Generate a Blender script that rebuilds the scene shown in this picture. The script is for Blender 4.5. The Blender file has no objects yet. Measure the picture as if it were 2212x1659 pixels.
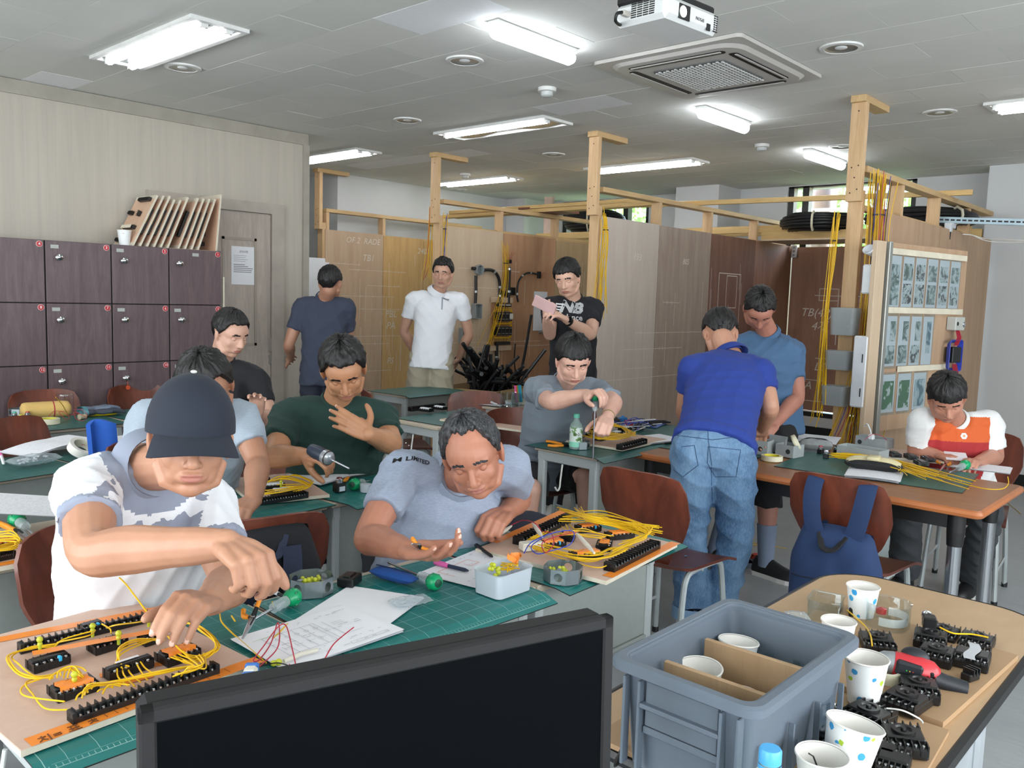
import bpy, bmesh, math, random
import numpy as np
from mathutils import Vector, Matrix, Euler, Quaternion, noise
from mathutils.bvhtree import BVHTree
random.seed(7)
SC = bpy.context.scene
COL = SC.collection
PI = math.pi
# ---------------------------------------------------------------- camera
FPX, CX, CY, CAMH = 1824.4, 1106.0, 829.5, 1.5
YAW, PITCH, ROLL = 0.73875, 0.10400, 0.03099
_f = Vector((math.cos(YAW)*math.cos(PITCH), math.sin(YAW)*math.cos(PITCH), -math.sin(PITCH)))
_r = Vector((math.sin(YAW), -math.cos(YAW), 0)); _u = _r.cross(_f)
_r, _u = _r*math.cos(ROLL)+_u*math.sin(ROLL), _u*math.cos(ROLL)-_r*math.sin(ROLL)
CAM = Vector((0, 0, CAMH))
cd = bpy.data.cameras.new('camera'); cam = bpy.data.objects.new('camera', cd); COL.objects.link(cam)
cam.matrix_world = Matrix.Translation(CAM) @ Matrix((_r, _u, -_f)).transposed().to_4x4()
cd.sensor_width = 36; cd.lens = FPX*36/2212; cd.clip_start = 0.05; cd.clip_end = 200
SC.camera = cam
# ---------------------------------------------------------------- world, view
SC.view_settings.view_transform = 'Standard'; SC.view_settings.look = 'None'
SC.view_settings.gamma = 1; SC.view_settings.exposure = 0.5; SC.view_settings.use_curve_mapping = False
W = bpy.data.worlds.new('world'); SC.world = W; W.use_nodes = True
nt = W.node_tree; nt.nodes.clear()
o_ = nt.nodes.new('ShaderNodeOutputWorld'); b_ = nt.nodes.new('ShaderNodeBackground')
sk = nt.nodes.new('ShaderNodeTexSky'); sk.sky_type = 'NISHITA'; sk.sun_disc = False; sk.sun_elevation = 0.7; sk.sun_rotation = 2.2
b_.inputs[1].default_value = 1.0
nt.links.new(sk.outputs[0], b_.inputs[0]); nt.links.new(b_.outputs[0], o_.inputs[0])
def area(name, loc, target, sx, sy, power, col=(1, 1, 1)):
    l = bpy.data.lights.new(name, 'AREA'); l.shape = 'RECTANGLE'; l.size = sx; l.size_y = sy; l.energy = power; l.color = col
    o = bpy.data.objects.new(name, l); COL.objects.link(o); o.location = loc
    d = Vector(target)-Vector(loc); o.rotation_euler = d.to_track_quat('-Z', 'Y').to_euler()
    return o
area('daylight_side_window', (-2.35, 2.6, 1.6), (2, 2.6, 1.25), 5.6, 1.9, 150, (0.93, 0.97, 1.0))
area('rear_daylight_fill', (3.2, -2.35, 1.6), (3.6, 2, 1.2), 10.5, 1.8, 260, (0.94, 0.97, 1.0))  # daylight from behind, stretched wide as added fill for the booth plywood
# ---------------------------------------------------------------- pixel rays on to real planes
def ray(x, y): return _f+_r*((x-CX)/FPX)-_u*((y-CY)/FPX)
def J(x, y, d): return CAM+ray(x, y)*d
def at(x, y, z=0.75):
    d = ray(x, y); return CAM+d*((z-CAMH)/d.z)
def atX(x, y, X): d = ray(x, y); return CAM+d*(X/d.x)
def atY(x, y, Y): d = ray(x, y); return CAM+d*(Y/d.y)
# ---------------------------------------------------------------- mesh building
def sm(c): return c/12.92 if c <= 0.04045 else ((c+0.055)/1.055)**2.4
def rgb(h):
    if isinstance(h, str): h = tuple(int(h[i:i+2], 16)/255 for i in (0, 2, 4))
    return tuple(sm(c) for c in h)
def mx(loc=(0, 0, 0), rot=(0, 0, 0), s=1):
    m = Matrix.Translation(loc) @ Euler(rot).to_matrix().to_4x4()
    return m @ (Matrix.Scale(s, 4) if not hasattr(s, '__len__') else Matrix.Diagonal((*s, 1)))
def frame(o, x, z):
    "matrix with local x along x, z near z"
    x = Vector(x).normalized(); z = Vector(z); z = (z-x*z.dot(x)).normalized(); y = z.cross(x)
    return Matrix.Translation(o) @ Matrix((x, y, z)).transposed().to_4x4()
class MB:
    def __init__(s): s.v = []; s.f = []; s.m = []
    def add(s, vs, fs, mi=0, M=None):
        n = len(s.v)
        s.v += [(M @ Vector(v))[:] for v in vs] if M is not None else [tuple(v) for v in vs]
        s.f += [tuple(i+n for i in f) for f in fs]; s.m += [mi]*len(fs); return s
    def box(s, c, d, M=None, mi=0, rz=0):
        x, y, z = d[0]/2, d[1]/2, d[2]/2; T_ = mx(c, (0, 0, rz)); M = T_ if M is None else M @ T_
        vs = [(a, b, e) for a in (-x, x) for b in (-y, y) for e in (-z, z)]
        return s.add(vs, [(0, 1, 3, 2), (4, 6, 7, 5), (0, 4, 5, 1), (2, 3, 7, 6), (0, 2, 6, 4), (1, 5, 7, 3)], mi, M)
    def bb(s, a, b, mi=0, M=None):
        return s.box([(p+q)/2 for p, q in zip(a, b)], [abs(p-q) for p, q in zip(a, b)], M, mi)
    def rbox(s, c, d, r=.005, M=None, mi=0, rot=(0, 0, 0)):
        h = [q/2 for q in d]; r = min(r, *[q*.49 for q in h]); T_ = mx(c, rot); M = T_ if M is None else M @ T_
        vs = []; idx = {}
        for sx in (-1, 1):
            for sy in (-1, 1):
                for sz in (-1, 1):
                    for k in range(3):
                        p = [sx*(h[0]-r), sy*(h[1]-r), sz*(h[2]-r)]; p[k] = (sx, sy, sz)[k]*h[k]
                        idx[sx, sy, sz, k] = len(vs); vs.append(p)
        fs = []
        for k in range(3):
            a, b = [q for q in range(3) if q != k]
            for sg in (-1, 1):
                q = []
                for u, w in ((-1, -1), (1, -1), (1, 1), (-1, 1)):
                    t = [0, 0, 0]; t[k] = sg; t[a] = u; t[b] = w; q.append(idx[t[0], t[1], t[2], k])
                fs.append(q if (sg > 0) != (k == 1) else q[::-1])
            for u in (-1, 1):
                for w in (-1, 1):
                    q = []
                    for e, kk in ((-1, a), (1, a), (1, b), (-1, b)):
                        t = [0, 0, 0]; t[k] = e; t[a] = u; t[b] = w; q.append(idx[t[0], t[1], t[2], kk])
                    fs.append(q)
        for sx in (-1, 1):
            for sy in (-1, 1):
                for sz in (-1, 1): fs.append([idx[sx, sy, sz, k] for k in range(3)])
        return s.add(vs, fs, mi, M)
    def tube(s, pts, r, n=8, mi=0, M=None, caps=True, closed=False, flat=1.0, up=None):
        P = [Vector(p) for p in pts]; N = len(P)
        R = list(r) if hasattr(r, '__len__') else [r]*N
        T_ = []
        for i in range(N):
            a = P[(i-1) % N] if (closed or i) else P[0]; b = P[(i+1) % N] if (closed or i < N-1) else P[-1]
            d = (b-a); T_.append(d.normalized() if d.length > 1e-9 else Vector((0, 0, 1)))
        u = Vector(up) if up is not None else (Vector((0, 0, 1)) if abs(T_[0].z) < .9 else Vector((1, 0, 0)))
        vs = []
        for i in range(N):
            t = T_[i]; u = u-t*u.dot(t)
            u = u.normalized() if u.length > 1e-6 else t.orthogonal().normalized()
            w = t.cross(u)
            for k in range(n):
                a = 2*PI*k/n; vs.append(P[i]+(u*math.cos(a)*flat+w*math.sin(a))*R[i])
        fs = []
        for i in range(N if closed else N-1):
            j = (i+1) % N
            for k in range(n): l = (k+1) % n; fs.append((i*n+k, i*n+l, j*n+l, j*n+k))
        if caps and not closed: fs += [tuple(range(n))[::-1], tuple((N-1)*n+k for k in range(n))]
        return s.add(vs, fs, mi, M)
    def lathe(s, prof, n=24, mi=0, M=None, ang=2*PI):
        full = abs(ang-2*PI) < 1e-6; c = n if full else n+1; vs = []; fs = []
        for (r, z) in prof:
            for k in range(c): a = ang*k/n; vs.append((r*math.cos(a), r*math.sin(a), z))
        for i in range(len(prof)-1):
            for k in range(n):
                l = (k+1) % c; q = (i*c+k, i*c+l, (i+1)*c+l, (i+1)*c+k)
                if prof[i][0] < 1e-7: q = (q[0], q[2], q[3])
                elif prof[i+1][0] < 1e-7: q = (q[0], q[1], q[2])
                fs.append(q)
        return s.add(vs, fs, mi, M)
    def prism(s, poly, z0, z1, mi=0, M=None):
        n = len(poly); vs = [(x, y, z0) for x, y in poly]+[(x, y, z1) for x, y in poly]
        fs = [tuple(range(n))[::-1], tuple(range(n, 2*n))]+[(k, (k+1) % n, (k+1) % n+n, k+n) for k in range(n)]
        return s.add(vs, fs, mi, M)
    def ell(s, c, r, M=None, nu=16, nv=10, mi=0, rot=(0, 0, 0)):
        if not hasattr(r, '__len__'): r = (r, r, r)
        T_ = mx(c, rot, r); M = T_ if M is None else M @ T_
        return s.lathe([(math.sin(PI*i/nv) if 0 < i < nv else 0, -math.cos(PI*i/nv)) for i in range(nv+1)], nu, mi, M)
    def grid(s, fn, nu, nv, mi=0, M=None, thick=0):
        vs = [Vector(fn(i/nu, j/nv)) for j in range(nv+1) for i in range(nu+1)]
        fs = [(j*(nu+1)+i, j*(nu+1)+i+1, (j+1)*(nu+1)+i+1, (j+1)*(nu+1)+i) for j in range(nv) for i in range(nu)]
        if thick:
            nn = [Vector() for _ in vs]
            for f in fs:
                q = (vs[f[2]]-vs[f[0]]).cross(vs[f[3]]-vs[f[1]])
                for k in f: nn[k] += q
            n0 = len(vs); vs = vs+[v-w.normalized()*thick for v, w in zip(vs, nn)]
            top = list(fs); fs = fs+[tuple(k+n0 for k in f[::-1]) for f in top]
            bd = [i for i in range(nu+1)]+[(j+1)*(nu+1)-1 for j in range(1, nv+1)]+[nv*(nu+1)+i for i in range(nu-1, -1, -1)]+[j*(nu+1) for j in range(nv-1, 0, -1)]
            for a, b in zip(bd, bd[1:]+bd[:1]): fs.append((b, a, a+n0, b+n0))
        return s.add(vs, fs, mi, M)
    def mesh(s, name, mats, smooth=None):
        me = bpy.data.meshes.new(name); me.from_pydata(s.v, [], s.f)
        for m in (mats if isinstance(mats, (list, tuple)) else [mats]): me.materials.append(m)
        if any(s.m): me.polygons.foreach_set('material_index', s.m)
        bm = bmesh.new(); bm.from_mesh(me); bmesh.ops.recalc_face_normals(bm, faces=bm.faces); bm.to_mesh(me); bm.free()
        if smooth:
            me.polygons.foreach_set('use_smooth', [True]*len(me.polygons)); me.set_sharp_from_angle(angle=smooth if smooth is not True else .7)
        me.update(); return me
def obj(name, mb, mats, parent=None, smooth=None, label=None, loc=None, rot=None, kind=None, M=None):
    me = mb if isinstance(mb, bpy.types.Mesh) else mb.mesh(name, mats, smooth)
    o = bpy.data.objects.new(name, me); COL.objects.link(o)
    if parent is not None: o.parent = parent
    if M is not None: o.matrix_local = M
    if loc is not None: o.location = loc
    if rot is not None: o.rotation_euler = rot
    if label: o['label'] = label
    if kind: o['kind'] = kind
    return o
def tag(o, label, cat, group=None):
    o['label'] = label; o['category'] = cat
    if group: o['group'] = group
    return o
def thing(name, label, cat, loc=(0, 0, 0), rz=0, group=None, rot=None, M=None):
    o = bpy.data.objects.new(name, None); COL.objects.link(o); o.empty_display_size = .05
    if M is not None: o.matrix_world = M
    else: o.location = loc; o.rotation_euler = rot if rot else (0, 0, rz)
    return tag(o, label, cat, group)
def struct(name, mb, m, parent=None, **k):
    o = obj(name, mb, m, parent, **k)
    if parent is None: o['kind'] = 'structure'
    return o
def kids(o): return [c for c in bpy.data.objects if c.parent == o]
def dup(root, M, label=None, group=None):
    def rec(o, par):
        c = o.copy(); COL.objects.link(c)
        if par is not None: c.parent = par
        for ch in CH.get(o.name, []): rec(ch, c)
        return c
    CH = {}
    for q in bpy.data.objects:
        if q.parent is not None: CH.setdefault(q.parent.name, []).append(q)
    r = rec(root, None); r.matrix_world = M
    if label: r['label'] = label
    if group: r['group'] = group
    return r
def spline(pts, n=6, closed=False):
    P = [Vector(p) for p in pts]; N = len(P); out = []
    for i in range(N if closed else N-1):
        a, b, c, d = [P[k % N] if closed else P[min(max(k, 0), N-1)] for k in (i-1, i, i+1, i+2)]
        for k in range(n):
            t = k/n; out.append(.5*((2*b)+(c-a)*t+(2*a-5*b+4*c-d)*t*t+(3*b-a-3*c+d)*t**3))
    if not closed: out.append(P[-1])
    return out
def rpoly(w, h, r, n=4, cx=0, cy=0):
    out = []
    for (x, y, a) in ((w/2-r, h/2-r, 0), (-w/2+r, h/2-r, PI/2), (-w/2+r, -h/2+r, PI), (w/2-r, -h/2+r, 1.5*PI)):
        for k in range(n+1): t = a+PI/2*k/n; out.append((cx+x+r*math.cos(t), cy+y+r*math.sin(t)))
    return out
# ---------------------------------------------------------------- materials
MT = {}
class N:
    "tiny node graph helper"
    def __init__(s, name):
        s.m = bpy.data.materials.new(name); s.m.use_nodes = True; s.t = s.m.node_tree; s.b = s.t.nodes['Principled BSDF']
    def new(s, ty, **k):
        n = s.t.nodes.new(ty)
        for a, v in k.items():
            if a == 'i':
                for kk, vv in v.items():
                    if isinstance(vv, bpy.types.NodeSocket): s.t.links.new(vv, n.inputs[kk])
                    else: n.inputs[kk].default_value = vv
            else: setattr(n, a, v)
        return n
    def link(s, a, b): s.t.links.new(a, b)
    def co(s, scale=(1, 1, 1), rot=(0, 0, 0), kind='Object'):
        c = s.new('ShaderNodeTexCoord'); mp = s.new('ShaderNodeMapping'); s.link(c.outputs[kind], mp.inputs[0])
        mp.inputs['Scale'].default_value = scale; mp.inputs['Rotation'].default_value = rot; return mp.outputs[0]
    def noise(s, vec, scale=5, detail=4, rough=.5, dist=0):
        n = s.new('ShaderNodeTexNoise', i={'Scale': scale, 'Detail': detail, 'Roughness': rough, 'Distortion': dist}); s.link(vec, n.inputs['Vector']); return n.outputs[0]
    def ramp(s, fac, stops, interp='LINEAR'):
        r = s.new('ShaderNodeValToRGB'); s.link(fac, r.inputs[0]); e = r.color_ramp.elements; r.color_ramp.interpolation = interp
        while len(e) < len(stops): e.new(.5)
        for q, (p, c) in zip(e, stops): q.position = p; q.color = (*c[:3], 1) if hasattr(c, '__len__') else (c, c, c, 1)
        return r.outputs[0]
    def math(s, op, a, b=None):
        n = s.new('ShaderNodeMath', operation=op)
        for i, v in enumerate((a, b)):
            if v is None: continue
            if isinstance(v, bpy.types.NodeSocket): s.link(v, n.inputs[i])
            else: n.inputs[i].default_value = v
        return n.outputs[0]
    def mix(s, fac, a, b, mode='MIX'):
        n = s.new('ShaderNodeMix', data_type='RGBA', blend_type=mode)
        for i, v in ((0, fac), (6, a), (7, b)):
            if isinstance(v, bpy.types.NodeSocket): s.link(v, n.inputs[i])
            elif i == 0: n.inputs[i].default_value = v
            else: n.inputs[i].default_value = (*v[:3], 1)
        return n.outputs[2]
    def bump(s, h, strength=.3, dist=.01):
        n = s.new('ShaderNodeBump', i={'Strength': strength, 'Distance': dist}); s.link(h, n.inputs['Height']); s.link(n.outputs[0], s.b.inputs['Normal'])
    def sep(s, vec): n = s.new('ShaderNodeSeparateXYZ'); s.link(vec, n.inputs[0]); return n.outputs
    def out(s, col=None, **k):
        if col is not None:
            if isinstance(col, bpy.types.NodeSocket): s.link(col, s.b.inputs['Base Color'])
            else: s.b.inputs['Base Color'].default_value = (*col[:3], 1)
        for a, v in k.items():
            a = a.replace('_', ' ')
            if isinstance(v, bpy.types.NodeSocket): s.link(v, s.b.inputs[a])
            else: s.b.inputs[a].default_value = v
        return s.m
def mat(name, col, rough=.5, metal=0., var=.12, scale=8, bump=0., bscale=None, stretch=(1, 1, 1), **k):
    key = (name)
    if key in MT: return MT[key]
    n = N(name); c = rgb(col); v = n.co(stretch)
    f = n.noise(v, scale, 5, .55)
    cc = n.ramp(f, [(.25, [q*(1-var) for q in c]), (.75, [min(1, q*(1+var)) for q in c])])
    if bump:
        n.bump(n.noise(v, bscale or scale*6, 3, .6), bump, .004)
    MT[key] = n.out(cc, Roughness=rough, Metallic=metal, **k); return MT[key]
def wood(name, a, b, rough=.5, axis='x', scale=6, knots=False, bump=.08, kind='Object', stretch=14):
    if name in MT: return MT[name]
    n = N(name); s = [1, 1, 1]
    for i, q in enumerate('xyz'): s[i] = 1 if q == axis else stretch
    v = n.co(s, kind=kind); f = n.noise(v, scale*.3, 6, .6, 1.5); g = n.noise(v, scale*2.2, 5, .6, .4)
    c = n.mix(n.ramp(f, [(.3, 0), (.7, 1)]), rgb(a), rgb(b)); c = n.mix(n.ramp(g, [(.35, .0), (.75, .35)]), c, [q*.6 for q in rgb(a)])
    n.bump(g, bump, .002); MT[name] = n.out(c, Roughness=rough); return MT[name]
def clear(name, col='F2F8FA', alpha=.18, rough=.05, tint=None):
    "thin clear plastic or glass film"
    if name in MT: return MT[name]
    n = N(name); tr = n.new('ShaderNodeBsdfTransparent'); tr.inputs[0].default_value = (*rgb(tint or 'F4F8F9'), 1)
    fr = n.new('ShaderNodeLayerWeight'); fr.inputs[0].default_value = .35
    n.out(rgb(col), Roughness=rough); n.b.inputs['Specular IOR Level'].default_value = .8
    fac = n.math('ADD', n.math('MULTIPLY', n.math('POWER', fr.outputs['Facing'], 2.6), .8*(1-alpha)), alpha)
    m = n.new('ShaderNodeMixShader'); n.link(fac, m.inputs[0]); n.link(tr.outputs[0], m.inputs[1]); gl = n.new('ShaderNodeBsdfGlossy', i={'Roughness': rough, 'Color': (*rgb(col), 1)}); n.link((gl if alpha < .12 else n.b).outputs[0], m.inputs[2])
    n.link(m.outputs[0], n.t.nodes['Material Output'].inputs[0]); MT[name] = n.m; return n.m
def emit(name, col, strength):
    if name in MT: return MT[name]
    n = N(name); n.out(rgb(col), Roughness=.4); n.b.inputs['Emission Color'].default_value = (*rgb(col), 1); n.b.inputs['Emission Strength'].default_value = strength
    MT[name] = n.m; return n.m
def text_mesh(body, size, mat_, depth=.0004, shear=0, bold=0, align='CENTER'):
    c = bpy.data.curves.new('t', 'FONT'); c.body = body; c.size = size; c.extrude = depth; c.align_x = align; c.align_y = 'CENTER'; c.shear = shear; c.offset = bold; c.resolution_u = 2
    o = bpy.data.objects.new('t', c); COL.objects.link(o)
    me = bpy.data.meshes.new_from_object(o.evaluated_get(bpy.context.evaluated_depsgraph_get()))
    bpy.data.objects.remove(o); bpy.data.curves.remove(c)
    me.materials.clear(); me.materials.append(mat_); return me
def text(body, size, mat_, parent, M, name='lettering', shear=0, bold=0, depth=.0004):
    return obj(name, text_mesh(body, size, mat_, depth, shear, bold), None, parent, M=M)
def project_on(me, M, bvh, off=.001, reach=.08):
    "press a flat print mesh (local xy plane, +z outwards) on to a surface"
    z = (M.to_3x3() @ Vector((0, 0, 1))).normalized()
    bm = bmesh.new(); bm.from_mesh(me); bmesh.ops.triangulate(bm, faces=bm.faces)
    bmesh.ops.subdivide_edges(bm, edges=[e for e in bm.edges if e.calc_length() > .01], cuts=1)
    for v in bm.verts:
        p = M @ v.co; p0 = p-z*((p-M.translation).dot(z)); h, nn, _, _ = bvh.ray_cast(p0+z*reach, -z)
        v.co = (h+z*off) if h is not None else p0
    bm.to_mesh(me); bm.free(); return me
# ================================================================ room shell
HC = 2.75
white_wall = mat('white wall paint', 'C9CCCD', .85, var=.03, scale=2, bump=.05, bscale=60)
def make_leftwall():
    n = N('pale wood grain wallpaper'); v = n.co((9, 9, .35)); f = n.noise(v, 2.2, 6, .6, .6); g = n.noise(v, 12, 4, .6)
    c = n.mix(n.ramp(f, [(.3, 0), (.72, 1)]), rgb('ADA79C'), rgb('B8B2A6')); c = n.mix(n.ramp(g, [(.4, 0), (.8, .12)]), c, rgb('9D968B'))
    n.bump(g, .05, .001); return n.out(c, Roughness=.62)
wallpaper = make_leftwall()
def make_floor():
    n = N('grey streaked vinyl floor'); v = n.co((1, 1, 1), (0, 0, .5)); f = n.noise(v, 1.3, 5, .6, .8)
    v2 = n.co((14, 2.2, 1), (0, 0, .6)); g = n.noise(v2, 3, 4, .7)
    c = n.mix(n.ramp(f, [(.3, 0), (.7, 1)]), rgb('93989A'), rgb('A3A8AA')); c = n.mix(n.ramp(g, [(.45, 0), (.75, .5)]), c, rgb('858B8E'))
    return n.out(c, Roughness=.34, Specular_IOR_Level=.45)
struct('floor', MB().bb((-2.6, -2.6, -.1), (9.2, 8.8, 0)), make_floor())
n = N('painted gypsum ceiling tile'); v = n.co(); f = n.noise(v, 3, 4, .6)
oi = n.new('ShaderNodeObjectInfo'); rr = n.math('ADD', n.math('MULTIPLY', oi.outputs['Random'], .5), n.math('MULTIPLY', f, .5))
worm = n.noise(n.co((1, 1, 1)), 55, 2, .5, 2.5)
tile_m = n.out(n.ramp(rr, [(.2, rgb('CDCFCA')), (.8, rgb('D6D7D2'))]), Roughness=.9); n.bump(n.ramp(worm, [(.32, 0), (.38, 1)]), .12, .002)
patch_m = mat('bright replacement ceiling tile', 'E4E7E9', .8, var=.02, scale=30, bump=.1, bscale=70)
ceiling = struct('ceiling', MB().bb((-2.6, -2.6, HC+.012), (9.2, 8.8, HC+.15)), mat('ceiling void', '5A5B5A', .9))
tm = MB(); tm.rbox((0, 0, .006), (.2990, .5990, .012), .0007); tmesh = tm.mesh('ceiling_tile', tile_m); pmesh = tmesh.copy(); pmesh.materials[0] = patch_m
def infr(p, m=60):
    q = Vector(p)-CAM; d = q.dot(_f)
    if d < .3: return None
    x = CX+FPX*q.dot(_r)/d; y = CY-FPX*q.dot(_u)/d
    return d if -m < x < 2212+m and -m < y < 1659+m else None
tiles = []
for i in range(-17, 33):
    X = 1.02+.3*(i-5)+.15
    if X < -2.6 or X > 9.2: continue
    off = .0 if i % 2 else .29
    for k in range(-6, 17):
        Y = 1.145+off+.6*k-.3
        if -2.6 < Y < 8.6: tiles.append((X, Y))
vis = sorted([(infr((x, y, HC), 140), x, y) for x, y in tiles if infr((x, y, HC), 140)])
near = {(x, y) for _, x, y in vis[:300]}
PATCH = {(2.67, 3.045), (2.97, 2.755), (2.37, 5.73)}
rest = MB(); patchpx = [(865, 45), (1000, 333), (860, 340), (150, 170), (1240, 222), (800, 352)]
pp = [min(tiles, key=lambda t: (Vector((t[0], t[1], HC))-at(px, py, HC)).length) for px, py in patchpx]
for (x, y) in tiles:
    z = HC+random.uniform(-.0006, .0006)
    if (x, y) in near: obj('ceiling_tile', pmesh if (x, y) in pp else tmesh, None, ceiling, loc=(x, y, z))
    else: rest.box((x, y, z+.006), (.297, .597, .012))
obj('far_ceiling_tiles', rest, tile_m, ceiling, kind='stuff')
# walls
struct('wall_left', MB().bb((-2.6, 6.0, 0), (4.02, 8.7, HC)), wallpaper)
struct('trim_1', MB().bb((-2.6, 5.985, HC-.09), (4.03, 6.0, HC-.003)).bb((3.985, 5.98, 0), (4.04, 6.0, HC-.09)).bb((4.02, 6.0, 0), (4.045, 6.12, HC-.003)), mat('greige wall trim', '9C988D', .6))
struct('wall_back', MB().bb((5.53, 7.66, 0), (9.2, 7.8, HC)).bb((5.53, 7.8, 0), (5.63, 8.8, HC)).bb((4.0, 8.7, 0), (5.6, 8.8, HC)), white_wall)
struct('column_corner', MB().bb((8.2, 7.35, 0), (8.8, 7.66, HC)), white_wall)
struct('column_middle', MB().bb((8.235, 4.60, 0), (8.8, 5.13, HC)), white_wall)
struct('column_right', MB().bb((8.30, .4, 0), (8.9, 2.03, HC)), white_wall)
# window wall with two real openings
wr = MB(); X0, X1 = 8.72, 8.95
def wallY(a, b, z0=0, z1=HC): wr.bb((X0, a, z0), (X1, b, z1))
wallY(7.14, 7.7); wallY(5.80, 7.14, 0, .95); wallY(5.80, 7.14, 2.738, HC); wallY(4.05, 5.80); wallY(2.75, 4.05, 0, .32); wallY(2.75, 4.05, 2.742, HC); wallY(1.9, 2.75); wallY(-2.6, 1.9)
struct('wall_right', wr, white_wall)
struct('wall_near', MB().bb((-2.6, -2.6, 0), (-2.5, 6, HC)), white_wall)
struct('wall_rear', MB().bb((-2.6, -2.6, 0), (9.2, -2.5, HC)), white_wall)
blk = mat('black window frame', '101214', .4)
struct('baseboard_right', MB().bb((8.29, .4, 0), (8.30, 2.03, .1)).bb((8.70, 2.75, 0), (8.72, 4.6, .22)).bb((8.70, 5.13, 0), (8.72, 7.35, .1)), blk)
glass = clear('window glass', alpha=.03, rough=.02)
for wi, (ya, yb, z0, z1, muls) in enumerate(((5.80, 7.14, .95, 2.738, (6.15, 6.55)), (2.75, 4.05, .32, 2.742, (3.36, 3.86)))):
    w = thing('window_%d' % (wi+1), 'x', 'window'); del w['category']; del w['label']; w['kind'] = 'structure'
    fr = MB(); 
    for (a, b, c, d) in ((ya, ya+.05, z0, z1), (yb-.06, yb, z0, z1), (ya, yb, z0, z0+.05), (ya, yb, z1-.014, z1)): fr.bb((8.74, a, c), (8.83, b, d))
    obj('window_frame', fr, blk, w)
    ys = [ya]+list(muls)+[yb]
    for q in muls:
        obj('mullion', MB().bb((8.74, q-.035-(.03 if q == 3.36 else 0), z0), (8.83, q+.035, z1)), blk, w)
    for a, b in zip(ys, ys[1:]): obj('window_pane', MB().bb((8.78, a+.03, z0+.04), (8.786, b-.03, z1-.03)), glass, w)
    obj('window_rail', MB().bb((8.90, ya, 2.345), (8.92, yb, 2.36)), mat('white railing', 'E6E8E8', .4), w)
# outside: foliage and a fat duct
leaf = N('sunlit leaves'); lf = leaf.noise(leaf.co(), 6, 3); lc = leaf.ramp(lf, [(.3, rgb('8FB35A')), (.55, rgb('C4DA8C')), (.75, rgb('EFF6D2'))])
leaf.out(lc, Roughness=.5, Transmission_Weight=0.0); leaf.b.inputs['Subsurface Weight'].default_value = 0
leaf_m = leaf.m
def tree(x, y, h, r, name, label):
    t = thing(name, label, 'tree', (x, y, -1), group=None)
    obj('trunk', MB().tube([(0, 0, 0), (.05, .02, h*.5), (0, .1, h*.8)], [.12, .09, .04]), mat('bark', '5A4A3A', .9), t)
    lv = MB(); rd = random.Random(int(x*100+y*10))
    for i in range(2600):
        a, b, q = rd.uniform(0, 2*PI), rd.uniform(-1, 1), rd.random()**.4
        p = Vector((math.cos(a)*math.sqrt(1-b*b)*r*q*.5, math.sin(a)*math.sqrt(1-b*b)*r*q, h*.68+b*r*1.1*q))
        s = rd.uniform(.04, .09); M = mx(p, (rd.uniform(0, 6), rd.uniform(0, 6), rd.uniform(0, 6)))
        lv.add([(-s, 0, 0), (-s*.2, -s*.6, .01), (s, 0, 0), (-s*.2, s*.6, .01)], [(0, 1, 2, 3)], 0, M)
    obj('foliage', lv, leaf_m, t, kind='stuff')
tree(10.9, 7.9, 4.4, 1.3, 'tree', 'leafy green tree outside the back window above the lumber')
tree(10.6, 4.9, 4.6, 1.25, 'tree', 'dense green tree outside the window left of the fat duct')
tree(12.8, 3.3, 4.6, 1.5, 'tree', 'pale green tree outside the window right of the fat duct')
t = thing('exhaust_duct', 'fat pinkish metal duct rising outside the right window', 'duct', (9.6, 4.02, -.2))
obj('duct_pipe', MB().lathe([(0, 0), (.14, 0), (.14, 4), (0, 4)], 24), mat('pinkish sheet metal', 'B59A8C', .35, .6), t, smooth=True)
for z in (1.2, 1.9, 2.6, 3.3): obj('duct_ring', MB().lathe([(.14, z), (.15, z+.01), (.14, z+.03)], 24), mat('pale duct seam', 'D8C6BC', .3, .5), t)
struct('ground_outside', MB().bb((9.0, -3, -1.1), (30, 20, -1.0)), mat('outside ground', '8C9A76', .9))
SUN = bpy.data.lights.new('sun', 'SUN'); SUN.energy = 14; SUN.angle = .02; so = bpy.data.objects.new('sun', SUN); COL.objects.link(so)
so.rotation_euler = Vector((.45, -.55, -1)).to_track_quat('-Z', 'Y').to_euler()
# ---------------------------------------------------------------- door
dm = wood('pale grey door laminate', 'A1978E', 'B2A89E', .5, 'z', 5, stretch=10); DX0, DX1 = 3.0, 3.80
door = thing('door_1', 'x', 'door', (0, 5.955, 0)); del door['label']; del door['category']; door['kind'] = 'structure'
obj('door_frame', MB().bb((3.68, 0, 0), (3.79, .045, 2.16)).bb((2.75, 0, 2.08), (3.68, .045, 2.16)).bb((2.70, 0, 0), (2.75, .045, 2.16)), mat('door frame', 'A69E94', .5), door)
obj('door_leaf', MB().bb((2.76, .015, 0), (3.675, .045, 2.07)), dm, door)
for (a, b, z0, z1) in ((2.9, 3.18, 1.05, 1.88), (3.26, 3.55, 1.05, 1.88), (2.9, 3.55, .2, .62)):
    m = MB()
    for q in ((a, b, z0, z0+.02), (a, b, z1-.02, z1), (a, a+.02, z0, z1), (b-.02, b, z0, z1)): m.bb((q[0], .008, q[2]), (q[1], .016, q[3]))
    obj('door_moulding', m, mat('door moulding', '978E84', .5), door)
obj('hinge', MB().bb((3.655, .002, 1.0), (3.685, .02, 1.10)).bb((3.655, .002, .9), (3.685, .02, .97)), mat('hinge', 'C8C8C8', .3, .8), door)
obj('door_knob', MB().lathe([(0, 0), (.014, 0), (.014, .03), (.028, .04), (.028, .055), (0, .065)], 16, M=mx((2.86, .01, 1.0), (PI/2, 0, 0))), mat('brushed steel knob', 'B8B8B6', .25, .9), door, smooth=True)
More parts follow.
